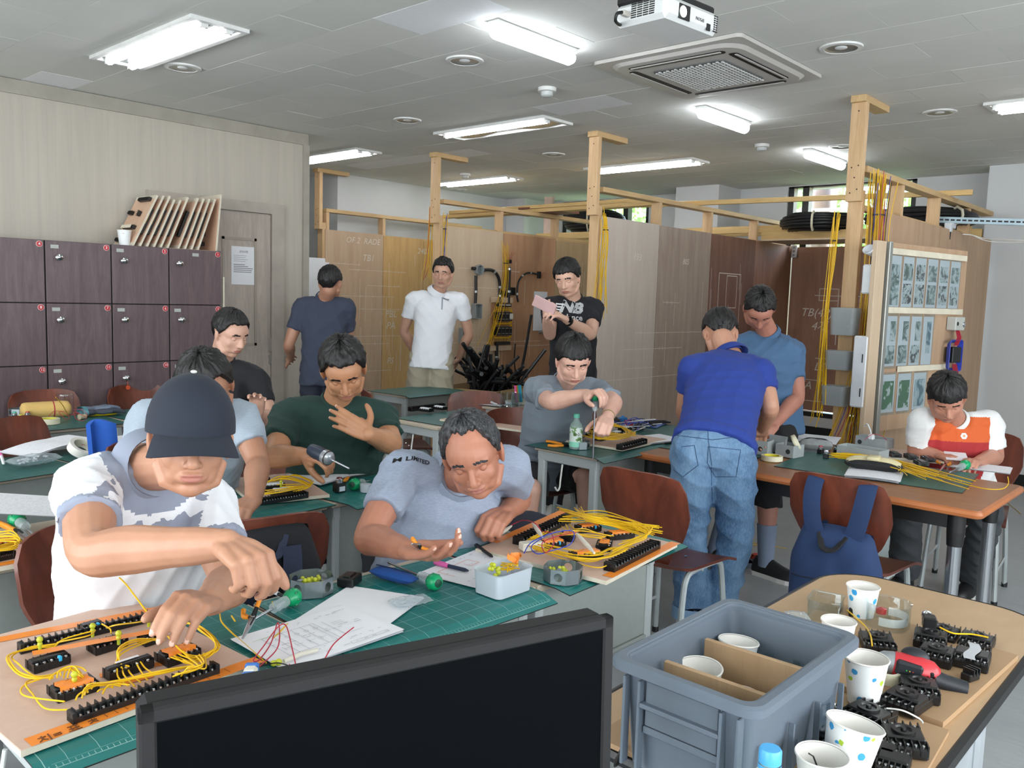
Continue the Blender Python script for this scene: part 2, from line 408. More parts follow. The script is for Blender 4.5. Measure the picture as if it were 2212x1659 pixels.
# ---------------------------------------------------------------- ceiling lights
lamp_w = mat('white enamel fixture', 'D6D8D6', .5); tube_m = emit('lit fluorescent tube', 'FBFCFF', 20)
refl = mat('bright reflector', '4E5252', .4, .2)
def troffer(x0, x1, y0, y1, label, tubes=2, peel=False):
    cx_, cy_ = (x0+x1)/2, (y0+y1)/2; w, l = x1-x0, y1-y0
    t = thing('recessed_fluorescent_light', label, 'ceiling light', (cx_, cy_, HC), group=None)
    f = MB()
    for (a, b, c, d) in ((-w/2, w/2, -l/2, -l/2+.03), (-w/2, w/2, l/2-.03, l/2), (-w/2, -w/2+.03, -l/2+.03, l/2-.03), (w/2-.03, w/2, -l/2+.03, l/2-.03)): f.bb((a, c, -.018), (b, d, 0.0))
    obj('frame', f, lamp_w, t)
    pf = MB(); ns = 2 if tubes == 2 else 1
    for s in ((-1, 1) if tubes == 2 else (-1,)):
        cxx = s*w*.21; q = w*.2
        pf.add([(cxx-q, -l/2+.03, -.004), (cxx, -l/2+.03, -.001), (cxx+q, -l/2+.03, -.004), (cxx-q, l/2-.03, -.004), (cxx, l/2-.03, -.001), (cxx+q, l/2-.03, -.004)], [(0, 1, 4, 3), (1, 2, 5, 4)])
        pf.tube([(cxx+q*.96, -l/2+.03, -.006), (cxx+q*.96, l/2-.03, -.006)], .004, 4)
    obj('reflector', pf, refl, t)
    if tubes == 1: obj('torn_reflector', MB().grid(lambda u, v: (.01+u*.1, (v-.5)*l*.88, -.006-.012*math.sin(v*9)*u), 4, 20), mat('stained torn reflector', '9B8A6C', .6, var=.4, scale=9), t)
    for s in ((-1, 1) if tubes == 2 else (-1,)):
        obj('fluorescent_tube', MB().tube([(s*w*.21, -l/2+.05, -.022), (s*w*.21, l/2-.05, -.022)], .016, 12), tube_m, t, smooth=True)
        for e_ in (-1, 1): obj('lamp_holder', MB().box((s*w*.21, e_*(l/2-.045), -.018), (.035, .02, .034)), lamp_w, t)
troffer(1.96, 2.26, 3.86, 5.03, 'twin tube ceiling light nearest the locker wall, largest in view')
troffer(4.54, 4.87, 3.92, 5.05, 'ceiling light with one lit tube and a stained torn reflector', 1)
troffer(4.62, 4.92, 6.15, 7.30, 'twin tube ceiling light beside the end of the pale wood wall')
troffer(6.54, 6.82, 6.13, 7.27, 'twin tube ceiling light behind the left wooden post')
troffer(6.58, 6.88, 3.95, 5.15, 'long twin tube ceiling light behind the middle wooden post')
troffer(5.78, 6.10, .35, 1.48, 'twin tube ceiling light cut off by the right picture edge')
led_m = emit('lit led batten', 'F4F9FF', 15)
for (xa, xb, y, lb) in ((2.87, 3.45, 2.80, 'nearest glowing batten light, left of the projector'), (4.90, 5.52, 2.90, 'glowing batten light beyond the air conditioner'), (6.69, 7.43, 2.97, 'farthest glowing batten light near the window wall')):
    t = thing('batten_light', lb, 'ceiling light', ((xa+xb)/2, y, HC)); L = xb-xa
    obj('housing', MB().rbox((0, 0, -.012), (L+.01, .075, .024), .006), lamp_w, t)
    obj('diffuser', MB().tube([(-L/2, 0, -.045), (-L/2+.02, 0, -.045), (L/2-.02, 0, -.045), (L/2, 0, -.045)], [.026, .036, .036, .026], 16), led_m, t, smooth=True)
    for q in (-.12, .12): obj('clip', MB().rbox((q*L/.6, 0, -.02), (.012, .084, .03), .003), lamp_w, t)
dl_in = mat('silver downlight reflector', 'AEB2B0', .28, .7)
for (px, py, lb) in ((395, 145, 'round downlight beside the largest ceiling light, nearest the lockers'), (1004, 130, 'round downlight left of the nearest batten light'), (1817, 102, 'largest round downlight right of the air conditioner'), (880, 259, 'round downlight left of the torn ceiling light'), (1196, 333, 'small round downlight left of the middle post top'), (2030, 242, 'round downlight near the right picture edge'), (1819, 316, 'round downlight beside the farthest batten light'), (991, 409, 'tiny round downlight above the far left white wall')):
    p = at(px, py, HC); t = thing('downlight', lb, 'downlight', p)
    obj('trim_ring', MB().lathe([(.102, 0), (.10, -.008), (.078, -.010), (.074, -.002)], 32), lamp_w, t, smooth=True)
    obj('reflector_bowl', MB().lathe([(.076, -.008), (.066, -.0045), (.05, -.003), (0.0, -.002)], 32), dl_in, t, smooth=True)
    obj('bulb', MB().ell((0, 0, -.003), (.03, .03, .006)), mat('frosted bulb', 'DADEDE', .3), t, smooth=True)
for (px, py, lb) in ((1182, 190, 'nearest round smoke detector, left of the air conditioner'), (1646, 312, 'smoke detector near the batten lights, right of the middle post'), (1005, 375, 'farthest smoke detector above the left wooden booth')):
    p = at(px, py, HC); t = thing('smoke_detector', lb, 'smoke detector', p)
    obj('base', MB().lathe([(0, 0), (.055, 0), (.055, -.022), (.04, -.025), (0, -.025)], 24), lamp_w, t, smooth=True)
    obj('sensor_head', MB().lathe([(.036, -.024), (.036, -.045), (.028, -.052), (0, -.054)], 24), mat('detector head', 'BFC4C4', .5), t, smooth=True)
# ---------------------------------------------------------------- air conditioner
ac = thing('air_conditioner', 'white ceiling cassette air conditioner with a honeycomb grille', 'air conditioner', (4.155, 2.42, HC-.003))
acw = mat('air conditioner shell', 'BDBBB6', .42, var=.03); acd = mat('dark air slot', '0C0D0E', .5)
obj('outer_panel', MB().lathe([(0, -.0), (0.0001, -.0)], 4).prism(rpoly(.95, .86, .03), -.018, 0), acw, ac)
obj('raised_panel', MB().add([(x, y, -.018) for x, y in rpoly(.86, .77, .12, 6)]+[(x, y, -.032) for x, y in rpoly(.82, .73, .11, 6)], [tuple(range(28, 56))]+[(k, (k+1) % 28, (k+1) % 28+28, k+28) for k in range(28)]), acw, ac)
gr = MB().prism(rpoly(.47, .42, .03), -.038, -.032); obj('intake_grille', gr, mat('grille backing', '5E6060', .5), ac)
hc = MB()
for i in range(15):
    for k in range(17):
        hc.rbox((-.215+i*.0307+(.0 if k % 2 else .012), -.195+k*.0243, -.0405), (.022, .013, .006), .003)
obj('grille_cells', hc, mat('white grille cells', 'D2D4D2', .4), ac, kind='stuff')
for a in range(4):
    R_ = Matrix.Rotation(a*PI/2, 4, 'Z'); L = .56 if a % 2 else .6; off = .325 if a % 2 == 0 else .365
    if a % 2: off = .37
    m = MB().add([(x, y, -.0328) for x, y in rpoly(L, .05, .024, 4, 0, off-.03)]+[(x, y, -.034) for x, y in rpoly(L, .05, .024, 4, 0, off-.03)], [tuple(range(20, 40)), tuple(range(20))]+[(k, (k+1) % 20, (k+1) % 20+20, k+20) for k in range(20)], 0, R_)
    sl = obj('air_slot', m, acd, ac)
    obj('louvre', MB().rbox((0, off-.018, -.037), (L*.94, .014, .004), .002, R_), acw, sl)
# ---------------------------------------------------------------- projector
# ---------------------------------------------------------------- projector (upside down under the ceiling, lens towards -y)
pjw = mat('projector shell', 'D9DCDC', .35, var=.03); blkp = mat('black plastic', '151617', .45); PRT = mat('black print', '18181A', .6)
pj = thing('projector', 'white ceiling projector with a lit lens and side vents', 'projector', (2.70, 1.755, 2.505), rot=(.03, .0, -.10))
obj('body', MB().rbox((0, 0, 0), (.31, .235, .078), .016), pjw, pj, smooth=.6)
obj('top_cover', MB().rbox((.0, .01, .05), (.30, .215, .03), .012), blkp, pj)
obj('mount', MB().box((0, .02, .08), (.12, .12, .03)).tube([(0, .02, .09), (0, .02, .245)], .025, 12), blkp, pj)
for r in range(7):
    for c in range(4): obj('side_vent', MB().box((-.1555, -.085+.03+c*.027, -.018+r*.0075), (.002, .023, .0042)), PRT, pj)
obj('lens_recess', MB().rbox((-.055, -.1185, -.004), (.062, .004, .05), .002), PRT, pj)
obj('lens', MB().lathe([(0, .004), (.012, .0035), (.019, .0)], 20, M=mx((-.064, -.121, -.004), (PI/2, 0, 0))), emit('projector lens glow', 'F4FFFF', 6), pj)
obj('sensor_window', MB().rbox((.088, -.1180, -.022), (.022, .004, .024), .003), PRT, pj)
for r in range(8):
    for c in range(2): obj('front_vent', MB().box((.123+c*.013, -.118, -.028+r*.0075), (.009, .002, .0045)), PRT, pj)
text('EPSON', .016, PRT, pj, frame((.036, -.1182, -.006), (-1, 0, 0), (0, -1, 0)), 'lettering')
obj('cable_plug', MB().rbox((-.17, .05, -.005), (.04, .02, .018), .003), mat('grey plug', 'B9B6AE', .5), pj)
obj('cable', MB().tube(spline([(-.19, .05, -.005), (-.215, .05, -.015), (-.21, .06, -.035), (-.17, .08, -.035), (-.15, .09, -.03)], 5), .006, 8), blkp, pj)
# ================================================================ wooden training booths
pine = wood('pale pine stud', 'C7A277', 'D8B98F', .6, 'z', 5); pineX = wood('pale pine rail', 'C2A071', 'D9BB8B', .6, 'x', 5); pineY = wood('yellow pine beam', 'CBA76B', 'E0C286', .6, 'y', 5)
def ply(name, a, b, streak=.3, kind='z'):
    if name in MT: return MT[name]
    n = N(name); v = n.co((8, 8, .8)); f = n.noise(v, 1.6, 6, .62, .8); g = n.noise(n.co((60, 60, 1.5)), 2, 3, .6); h = n.noise(n.co((1, 1, 1)), 1.3, 3)
    c = n.mix(n.ramp(f, [(.3, 0), (.7, 1)]), rgb(a), rgb(b)); c = n.mix(n.ramp(g, [(.5, 0), (.85, streak)]), c, [q*.55 for q in rgb(a)])
    c = n.mix(n.ramp(h, [(.35, .25), (.65, 0)]), c, [q*.8 for q in rgb(b)])
    n.bump(g, .05, .001); MT[name] = n.out(c, Roughness=.6); return MT[name]
PLY = [ply('tan plywood', 'B79B80', 'C9AE92'), ply('golden plywood', 'C0975F', 'D4AF74'), ply('pale plywood', 'C4AC90', 'D2BDA2'), ply('reddish plywood', 'A97C5B', 'BD9470'), ply('olive plywood', 'A48A64', 'B79F79'), ply('greyish plywood', 'BFB3A8', 'CCC2B7'), ply('streaked grey brown plywood', '9A887C', 'B3A294', .75), ply('dark red brown plywood', '6F4D41', '8A6453'), ply('red brown plywood', '8A6350', 'A67C64'), ply('smooth tan plywood', 'AF8F72', 'C2A486', .12)]
chalk = mat('white chalk', 'D9D2C6', .95)
def chalk_part(parent, Y, lines, texts=(), plane='Y', w=.004):
    m = MB()
    for (a, b) in lines:
        if plane == 'Y': A = Vector((a[0], Y-.0008, a[1])); B = Vector((b[0], Y-.0008, b[1])); nn = Vector((0, -1, 0))
        else: A = Vector((Y-.0008, a[0], a[1])); B = Vector((Y-.0008, b[0], b[1])); nn = Vector((-1, 0, 0))
        d = (B-A).normalized().cross(nn)*w*.5
        m.add([A-d, B-d, B+d, A+d], [(0, 1, 2, 3)])
    obj('chalk_drawing', m, chalk, parent, kind='stuff')
    for (s, x, z, size) in texts:
        M = frame((x, Y-.0008, z), (1, 0, 0), (0, -1, 0)) if plane == 'Y' else frame((Y-.0008, x, z), (0, -1, 0), (-1, 0, 0))
        text(s, size, chalk, parent, M, 'chalk_writing', shear=.25)
def booth(Y, px, panels, studs, xend, label, cap=True, ext=True):
    t = thing('booth_partition', label, 'partition', (px, Y, 0)); L = xend-px
    obj('post', MB().rbox((.055, 0, 1.1), (.045, .088, 2.2), .002), pine, t)
    if ext: obj('post_extension', MB().rbox((.012, .0, 2.42), (.04, .092, .58), .002), pine, t)
    if cap: obj('ceiling_plate', MB().rbox((.17, 0, 2.73), (.40, .09, .04), .002), pineX, t)
    sc = mat('screw hole', '2A211A', .8)
    for (yy, zz) in ((.0, 2.66), (-.02, 2.34), (.02, 2.33), (0, 2.27), (-.02, 2.2), (.02, 2.18)):
        obj('screw', MB().tube([(-.0088, yy, zz), (-.0072, yy, zz)], .0045, 8), sc, t)
    obj('top_rail', MB().rbox((L/2+.04, 0, 2.33), (L-.08, .088, .038), .002), pineX, t)
    obj('middle_rail', MB().rbox((L/2+.04, .025, 2.11), (L-.08, .036, .038), .002), pineX, t)
    for x in studs: obj('stud', MB().rbox((x-px, .0, 1.155), (.038, .086, 2.31), .002), pine, t)
    for i, (a, b, k, z1) in enumerate(panels):
        obj('plywood_panel', MB().box(((a+b)/2-px, -.052, (z1+.29)/2), (b-a-.003, .012, z1-.29)), PLY[k], t, loc=None)
    return t
b1 = booth(7.55, 5.20, [(5.26, 6.03, 0, 2.13), (6.032, 6.62, 1, 2.12), (6.622, 6.95, 1, 2.10), (6.952, 7.6, 3, 2.12)], [5.30, 6.05, 7.0], 7.6, 'leftmost plywood booth wall with chalk wiring layout behind the man in navy')
b2 = booth(5.75, 5.20, [(5.25, 6.06, 2, 2.11), (6.062, 6.86, 3, 2.10), (6.862, 7.75, 4, 2.085)], [6.05, 6.9, 7.7], 7.75, 'booth wall with black conduits and a wired relay panel')
b3 = booth(3.98, 5.21, [(5.27, 6.07, 5, 2.125), (6.072, 6.93, 6, 2.12), (6.932, 7.8, 7, 2.115), (7.802, 8.62, 8, 2.11)], [6.1, 6.95, 7.85], 8.62, 'long middle booth wall of pale grey and dark plywood panels')
b4 = booth(2.0, 5.20, [(5.35, 6.75, 9, 2.10), (6.752, 8.2, 9, 2.10)], [5.95, 6.75, 7.55], 8.25, 'right booth wall of smooth tan plywood behind the display board')
R = random.Random(3)
def cl(b, x0, x1, z0, z1, nv, nh):
    l = []
    for i in range(nh):
        z = R.uniform(z0, z1); a = R.uniform(x0, x0+(x1-x0)*.4); e = R.uniform(a+.2, x1); l.append(((a, z), (e, z-.002)))
        for k in range(3): q = R.uniform(a, e); l.append(((q, z-.015), (q, z+.015)))
    for i in range(nv): x = R.uniform(x0, x1); z = R.uniform(z0, z1); l.append(((x, z), (x, max(z0, z-R.uniform(.1, .5)))))
    return l
for b, Y, x0, x1, z0, z1, nv, nh, tx in ((b1, 7.55-.058, .1, 1.5, .6, 1.95, 34, 8, [('TB1', .62, 1.86, .1), ('OF 2  RADE', .55, 2.04, .09), ('PBL', .95, 1.25, .11), ('PA', .95, 1.12, .11), ('2402', 1.42, 1.98, .09), ('PS', .95, .72, .1)]),
    (b2, 5.75-.058, .1, 2.4, .8, 1.9, 20, 4, []), (b3, 3.98-.058, .1, 2.6, .7, 1.95, 12, 5, [('193', .55, 1.84, .08), ('805', 1.3, 1.84, .07), ('(R)', 1.75, 1.2, .09), ('(R)', 2.1, 1.22, .09)])):
    ob = thing('tmp', 'x', 'x'); bpy.data.objects.remove(ob)
    chalk_part(b, Y-b.location.y, cl(b, x0, x1, z0, z1, nv, nh), tx)
for (a, z, w_, h) in ((1.9, 1.15, .42, .62), (2.05, 1.45, .2, .3)):
    chalk_part(b3, -.058, [((a, z), (a+w_, z)), ((a, z+h), (a+w_, z+h)), ((a, z), (a, z+h)), ((a+w_, z), (a+w_, z+h))], w=.008)
# back panel of the third bay
bp = thing('bay_back_panel', 'brown plywood sheet with TB(4P) in chalk against the right window', 'panel', (8.66, 0, 0))
obj('plywood_panel', MB().bb((-.02, 2.95, .40), (0, 3.92, 2.10)), PLY[8], bp)
chalk_part(bp, -.021, [((3.65, 1.6), (3.15, 1.6)), ((3.6, 1.55), (3.6, 1.67)), ((3.4, 1.55), (3.4, 1.67)), ((3.6, 1.67), (3.4, 1.67)), ((3.6, 1.55), (3.4, 1.55)), ((3.18, 1.54), (3.18, 1.66)), ((3.4, 1.55), (3.4, 1.1)), ((3.75, .72), (3.5, .72)), ((3.55, .5), (3.55, .95)), ((3.7, .2+.3), (3.3, .5)), ((3.6, .95), (3.3, .95))], [('TB(4P)', 3.62, 1.42, .12), ('4개', 3.58, 1.28, .12), ('LS', 3.55, .86, .12), ('2EA', 3.72, .66, .12)], plane='X', w=.007)
ps = thing('power_strip', 'small white power strip hung between dark window frame and plywood', 'power strip', atX(1716, 543, 8.58))
obj('body', MB().rbox((0, 0, 0), (.03, .055, .13), .006), mat('white strip', 'C9C9CF', .4), ps)
for z in (-.04, 0, .04): obj('outlet', MB().lathe([(.014, 0), (.012, .003), (0, .003)], 12, M=mx((-.0155, 0, z), (0, -PI/2, 0))), mat('outlet grey', '8B8C93', .5), ps)
# beams, lumber and coils
t = thing('wooden_beam', 'long pine beam lying across the booth tops to the right', 'beam', (6.8, 3.4, 2.37))
obj('beam', MB().rbox((0, 0, 0), (.036, 3.2, .04), .002), pineY, t, rot=(0, 0, -.0)); t.rotation_euler = (0, 0, .13)
for i, (dx, dz, l, y, r) in enumerate(((0, .02, 2.9, 5.75, 0), (.05, .02, 2.8, 5.8, .01), (.1, .02, 2.6, 5.8, -.01), (.0, .06, 2.75, 5.7, .012), (.055, .06, 2.6, 5.85, 0))):
    o = obj('lumber', MB().rbox((0, 0, 0), (.045, l, .036), .002), pineY, None, loc=(6.62+dx, y, 2.352+dz), rot=(0, 0, -.03+r))
    tag(o, ['lowest pine batten at the near side of the lumber stack', 'bottom batten in the middle of the lumber stack', 'bottom batten at the far side of the lumber stack', 'topmost pine batten at the near side of the lumber stack', 'upper pine batten at the far side of the lumber stack'][i], 'lumber', 'lumber stacked on the booth tops')
hosem = mat('black corrugated hose', '17181A', .42, var=.2)
band = mat('cream tie band', 'CFCBB4', .7)
def coil(c, R0, h, label, nl=7, nr=3, r=.013, bands=(2.6,)):
    t = thing('hose_coil', label, 'hose coil', c)
    m = MB()
    for k in range(nl):
        z = (k-(nl-1)/2)*h/nl; q = 1-.35*abs(2*z/h)**3
        for j in range(nr):
            rr = R0*q-j*.03; m.tube([(rr*math.cos(a), rr*math.sin(a), z+.004*math.sin(3*a+k)) for a in [2*PI*i/40 for i in range(40)]], h/nl*.56, 8, closed=True)
    obj('hose', m, hosem, t, smooth=True)
    for a in bands:
        P = [((R0+u)*math.cos(a), (R0+u)*math.sin(a), w) for u, w in ((.012, -h*.3), (.022, 0), (.012, h*.3), (-.04, h*.52), (-.1, h*.3), (-.1, -h*.3), (-.04, -h*.52))]
        obj('tie_band', MB().tube(P, .011, 6, closed=True), band, t, smooth=True)
    return t
coil((8.1, 3.42, 2.285), .36, .17, 'black hose coil on the shelf in front of the right window', bands=(3.35, 1.0))
coil((8.25, 6.25, 2.41), .36, .25, 'black hose coil with a cream band before the back window', 9, bands=(3.55,))
coil((7.5, 2.32, 2.235), .42, .13, 'black hose coil behind the right booth wall', 5, bands=(-2.1,))
sh = thing('coil_shelf', 'pine shelf frame spanning the bay under the black hose coil', 'shelf', (7.98, 3.0, 0))
for x in (0, .35): obj('shelf_beam', MB().rbox((x, -.0, 2.17), (.04, 1.9, .085), .002), pineY, sh)
obj('shelf_board', MB().box((.18, 0, 2.12), (.6, 1.8, .012)), PLY[2], sh)
sh2 = thing('coil_shelf', 'pine shelf frame under the hose coil of the second bay', 'shelf', (8.0, 5.3, 0))
for x in (0, .35): obj('shelf_beam', MB().rbox((x, .0, 2.24), (.04, 3.3, .07), .002), pineY, sh2)
tag(obj('upright_board', MB().rbox((0, 0, 0), (.04, .13, .44), .002), mat('pinkish white board', 'CDB5A6', .6), None, loc=(8.02, 6.78, 2.495)), 'short pinkish upright board left of the banded hose coil', 'board')
tag(obj('red_board_stack', MB().box((0, 0, 0), (.3, .7, .02)).box((.02, .05, .02), (.3, .6, .018)).box((-.02, -.03, .04), (.26, .5, .018)), mat('red brown board', '7A4A3C', .6), None, loc=(6.75, 5.78, 2.362), kind=None), 'thin stack of red brown boards lying behind the conduit wall', 'board')
# ---- yellow wire bundles hanging from the posts
yel = mat('yellow wire insulation', 'E2B514', .42, var=.08); redw = mat('red wire', 'A8273B', .45); bluew = mat('blue wire', '2B3FA5', .45); blackw = mat('black wire', '1A1A1C', .5); whitew = mat('white wire', 'D8D8D4', .5)
def bundle(name, label, path, nn, spread, splay, seed, mats_=None, r=.0024):
    rd = random.Random(seed); t = thing(name, label, 'wires', path[0])
    P = [Vector(p)-Vector(path[0]) for p in path]; cols = mats_ or [yel]
    for ci, cm in enumerate(cols):
        m = MB(); cnt = nn if ci == 0 else max(2, nn//8)
        for k in range(cnt):
            o = Vector((rd.gauss(0, spread), rd.gauss(0, spread), 0)); q = []
            ln = rd.uniform(.75, 1.0); e = Vector((rd.uniform(-1, 1), rd.uniform(-1, 1), 0))*splay
            for i, p in enumerate(P):
                f = i/(len(P)-1); w = abs(2*f-.2)
                q.append(p*(1 if f < .5 else (.5+ln*.5))+o*(1+1.6*w)+e*max(0, f-.5)**1.5*2+Vector((rd.gauss(0, .006), rd.gauss(0, .006), rd.gauss(0, .02))))
            q[0] = q[0]+o*.5+Vector((0, 0, rd.uniform(-.03, .03)))
            m.tube(spline(q, 4), r, 5)
        obj('wire_strands', m, cm, t, smooth=True, kind='stuff')
    obj('cable_tie', MB().lathe([(spread*2.2, -.004), (spread*2.2, .004)], 12, M=mx(P[1]*.6)), blackw, t)
    return t
bundle('wire_bundle', 'yellow wire bundle hanging on the left side of the right post', [(5.14, 2.07, 2.03), (5.13, 2.075, 1.8), (5.12, 2.085, 1.4), (5.12, 2.09, 1.0), (5.12, 2.10, .75)], 14, .007, .05, 1)
bundle('wire_bundle', 'thick yellow wire bundle hanging on the right side of the right post', [(5.30, 1.88, 2.28), (5.30, 1.88, 1.9), (5.30, 1.87, 1.5), (5.29, 1.87, 1.1), (5.26, 1.9, .65), (5.22, 1.92, .4)], 44, .018, .22, 2, [yel, redw, bluew, blackw])
bundle('wire_bundle', 'yellow wire bundle tied to the middle post', [(5.25, 3.88, 2.12), (5.26, 3.87, 1.95), (5.26, 3.87, 1.7), (5.26, 3.87, 1.35)], 14, .010, .04, 3)
bundle('wire_bundle', 'yellow wires hanging right of the left wooden post', [(5.27, 5.67, 2.2), (5.26, 5.67, 2.0), (5.24, 5.66, 1.75), (5.22, 5.66, 1.6)], 6, .008, .03, 4, [yel, bluew])
bundle('wire_bundle', 'thin yellow wires looped left of the left wooden post', [(5.26, 5.84, 2.28), (5.25, 5.84, 2.0), (5.25, 5.84, 1.75), (5.24, 5.84, 1.6)], 8, .008, .03, 5, [yel, redw])
pp = thing('duct_pipe', 'yellow taped pipe standing beside the thick wire bundle', 'pipe', (5.42, 1.87, 0))
obj('pipe', MB().tube([(0, 0, 0), (0, 0, 1.08)], .026, 12), mat('yellowed pipe', 'B0A04A', .5), pp, smooth=True)
for i in range(16): obj('tape_ring', MB().lathe([(.0268, 0), (.0275, .004), (.0268, .008)], 12, M=mx((0, 0, .1+i*.06), (.1, 0, 0))), mat('pipe ring', '6E6430', .6), pp)
# translucent tubs screwed to the post
frost = clear('frosted plastic', 'D5DADB', .3, .35, 'DDE2E4'); metalbit = mat('zinc fittings', 'A9ADAD', .3, .85)
for (z0, h, w_, d_, y, lb) in ((1.325, .165, .165, .10, 1.975, 'tall frosted plastic tub, topmost on the right post'), (1.115, .115, .155, .12, 1.985, 'middle frosted tub on the right post holding metal saddles'), (.895, .12, .155, .12, 1.995, 'lowest frosted tub on the right post holding metal saddles')):
    t = thing('plastic_tub', lb, 'tub', (5.195-d_/2, y, z0)); n_ = 24
    def ring(s, z): return [(x, yy, z) for x, yy in rpoly(d_*s, w_*s, .03*s, 5)]
    a, b, c, e = ring(.9, 0), ring(1, h), ring(.93, h), ring(.84, .004); v = a+b+c+e; n_ = 24
    obj('tub_shell', MB().add(v, [tuple(range(n_))[::-1], tuple(range(3*n_, 4*n_))]+[(q*n_+k, q*n_+(k+1) % n_, (q+1)*n_+(k+1) % n_, (q+1)*n_+k) for q in range(3) for k in range(n_)]), frost, t, smooth=.5)
    m = MB()
    for k in range(26): m.tube([(random.uniform(-.035, .035)+.012*math.cos(a), random.uniform(-.05, .05), .03+random.uniform(0, h*.55 if z0 < 1.3 else .04)+.012*math.sin(a)) for a in (0, 1, 2, 3)][:2], .006, 6)
    obj('metal_saddles', m, metalbit, t, kind='stuff')
# ---- things screwed to the conduit wall (y = 5.692 is its face)
YF = 5.692; gbox = mat('grey pvc box', '8F9696', .45); gdark = mat('dark grey hollow', '4A5050', .6)
def onwall(px, py): return atY(px, py, YF)
t = thing('octagon_box', 'grey octagonal junction box on the conduit wall', 'junction box', onwall(1030, 583))
obj('box_ring', MB().lathe([(.046, 0), (.052, .05), (.044, .05), (.04, .008), (0, .008)], 8, M=mx((0, 0, 0), (PI/2, 0, 0))), gbox, t)
obj('hub', MB().tube([(-.085, -.025, .01), (-.045, -.025, .01)], .017, 10), blkp, t); obj('hub', MB().tube([(.045, -.025, 0), (.075, -.025, 0)], .017, 10), blkp, t)
cdm = mat('black conduit', '17181A', .4, var=.15)
def conduit(pts, label, r=.014, saddles=()):
    P = [onwall(*p)+Vector((0, -.02, 0)) for p in pts]; t = thing('conduit_run', label, 'conduit', P[0])
    S = spline(P, 6); obj('conduit', MB().tube([q-P[0] for q in S], r, 10), cdm, t, smooth=True)
    for f in saddles:
        i = int(f*(len(S)-1)); q = S[i]-P[0]; d = S[min(i+1, len(S)-1)]-S[max(i-1, 0)]
        obj('saddle_clip', MB().lathe([(r*1.15, -.011), (r*1.3, -.009), (r*1.3, .009), (r*1.15, .011)], 12, M=Matrix.Translation(q) @ d.to_track_quat('Z', 'Y').to_matrix().to_4x4()), mat('bright saddle', 'B9BDBE', .3, .7), t)
conduit([(1025, 595), (1025, 630), (1024, 655)], 'short straight conduit between octagonal box and square grey box', saddles=(.5,))
conduit([(1040, 583), (1060, 584), (1072, 596), (1077, 620), (1076, 655)], 'conduit bending right and down from the octagonal box', .015, (.35, .75, .9))
conduit([(1097, 577), (1096, 615), (1095, 655)], 'straight vertical conduit above the relay panel', .017, (.12, .7))
conduit([(1157, 592), (1135, 590), (1118, 606), (1114, 635), (1116, 652)], 'thin conduit arching to the small black terminal block', .009, (.2, .4, .75))
conduit([(1008, 748), (1006, 775), (1004, 800)], 'conduit dropping from the twin outlet box', .015)
conduit([(1070, 742), (1069, 800)], 'conduit dropping below the relay panel', .017, (.5,))
conduit([(1110, 742), (1108, 780), (1112, 815)], 'thin conduit dropping right of the relay panel', .007, (.5,))
def openbox(nm, lb, px, py, w_, h_, d_=.06, extra=None):
    t = thing(nm, lb, 'junction box', onwall(px, py)); m = MB()
    obj('back', MB().rbox((0, -.004, 0), (w_, .008, h_), .003), gbox, t)
    for (x, z, a, b) in ((-w_/2, 0, .008, h_), (w_/2, 0, .008, h_), (0, h_/2, w_, .008), (0, -h_/2, w_, .008)): m.rbox((x, -d_/2, z), (a, d_, b), .003)
    obj('rim', m, gbox, t)
    return t
openbox('square_box', 'empty square grey box below the octagonal box', 1025, 672, .085, .135)
t = openbox('outlet_box', 'grey box with two black round outlets low on the conduit wall', 999, 725, .10, .14)
for z in (-.03, .03): obj('outlet', MB().lathe([(.024, 0), (.024, .02), (.012, .024), (0, .02)], 14, M=mx((-.01, -.06, z), (PI/2, 0, 0))), blkp, t)
for k, (px, py, w_, h_, lb) in enumerate(((1097, 565, .06, .035, 'small black terminal block at the top of the vertical conduit'), (1162, 594, .035, .07, 'small black terminal block at the end of the arching conduit'), (1105, 629, .065, .075, 'black square switch block beside the arching conduit'), (1085, 634, .035, .05, 'tiny black block between the two conduits'))):
    t = thing('terminal_block', lb, 'terminal block', onwall(px, py))
    obj('base', MB().rbox((0, -.012, 0), (w_, .024, h_), .002), blkp, t)
    for q in range(3): obj('barrier', MB().box(((q-1)*w_*.3, -.028, 0), (.004, .01, h_*.95)), blkp, t)
    if k < 2:
        m = MB()
        for q in range(4): m.tube([(0, -.02, 0), (.03*(q-1.5) if k == 0 else .05, -.03, .05+.01*q if k == 0 else (q-1.5)*.014), (.05*(q-1.5) if k == 0 else .09, -.03, .09 if k == 0 else (q-1.5)*.02)], .0015, 5)
        obj('loose_wires', m, redw, t, kind='stuff')
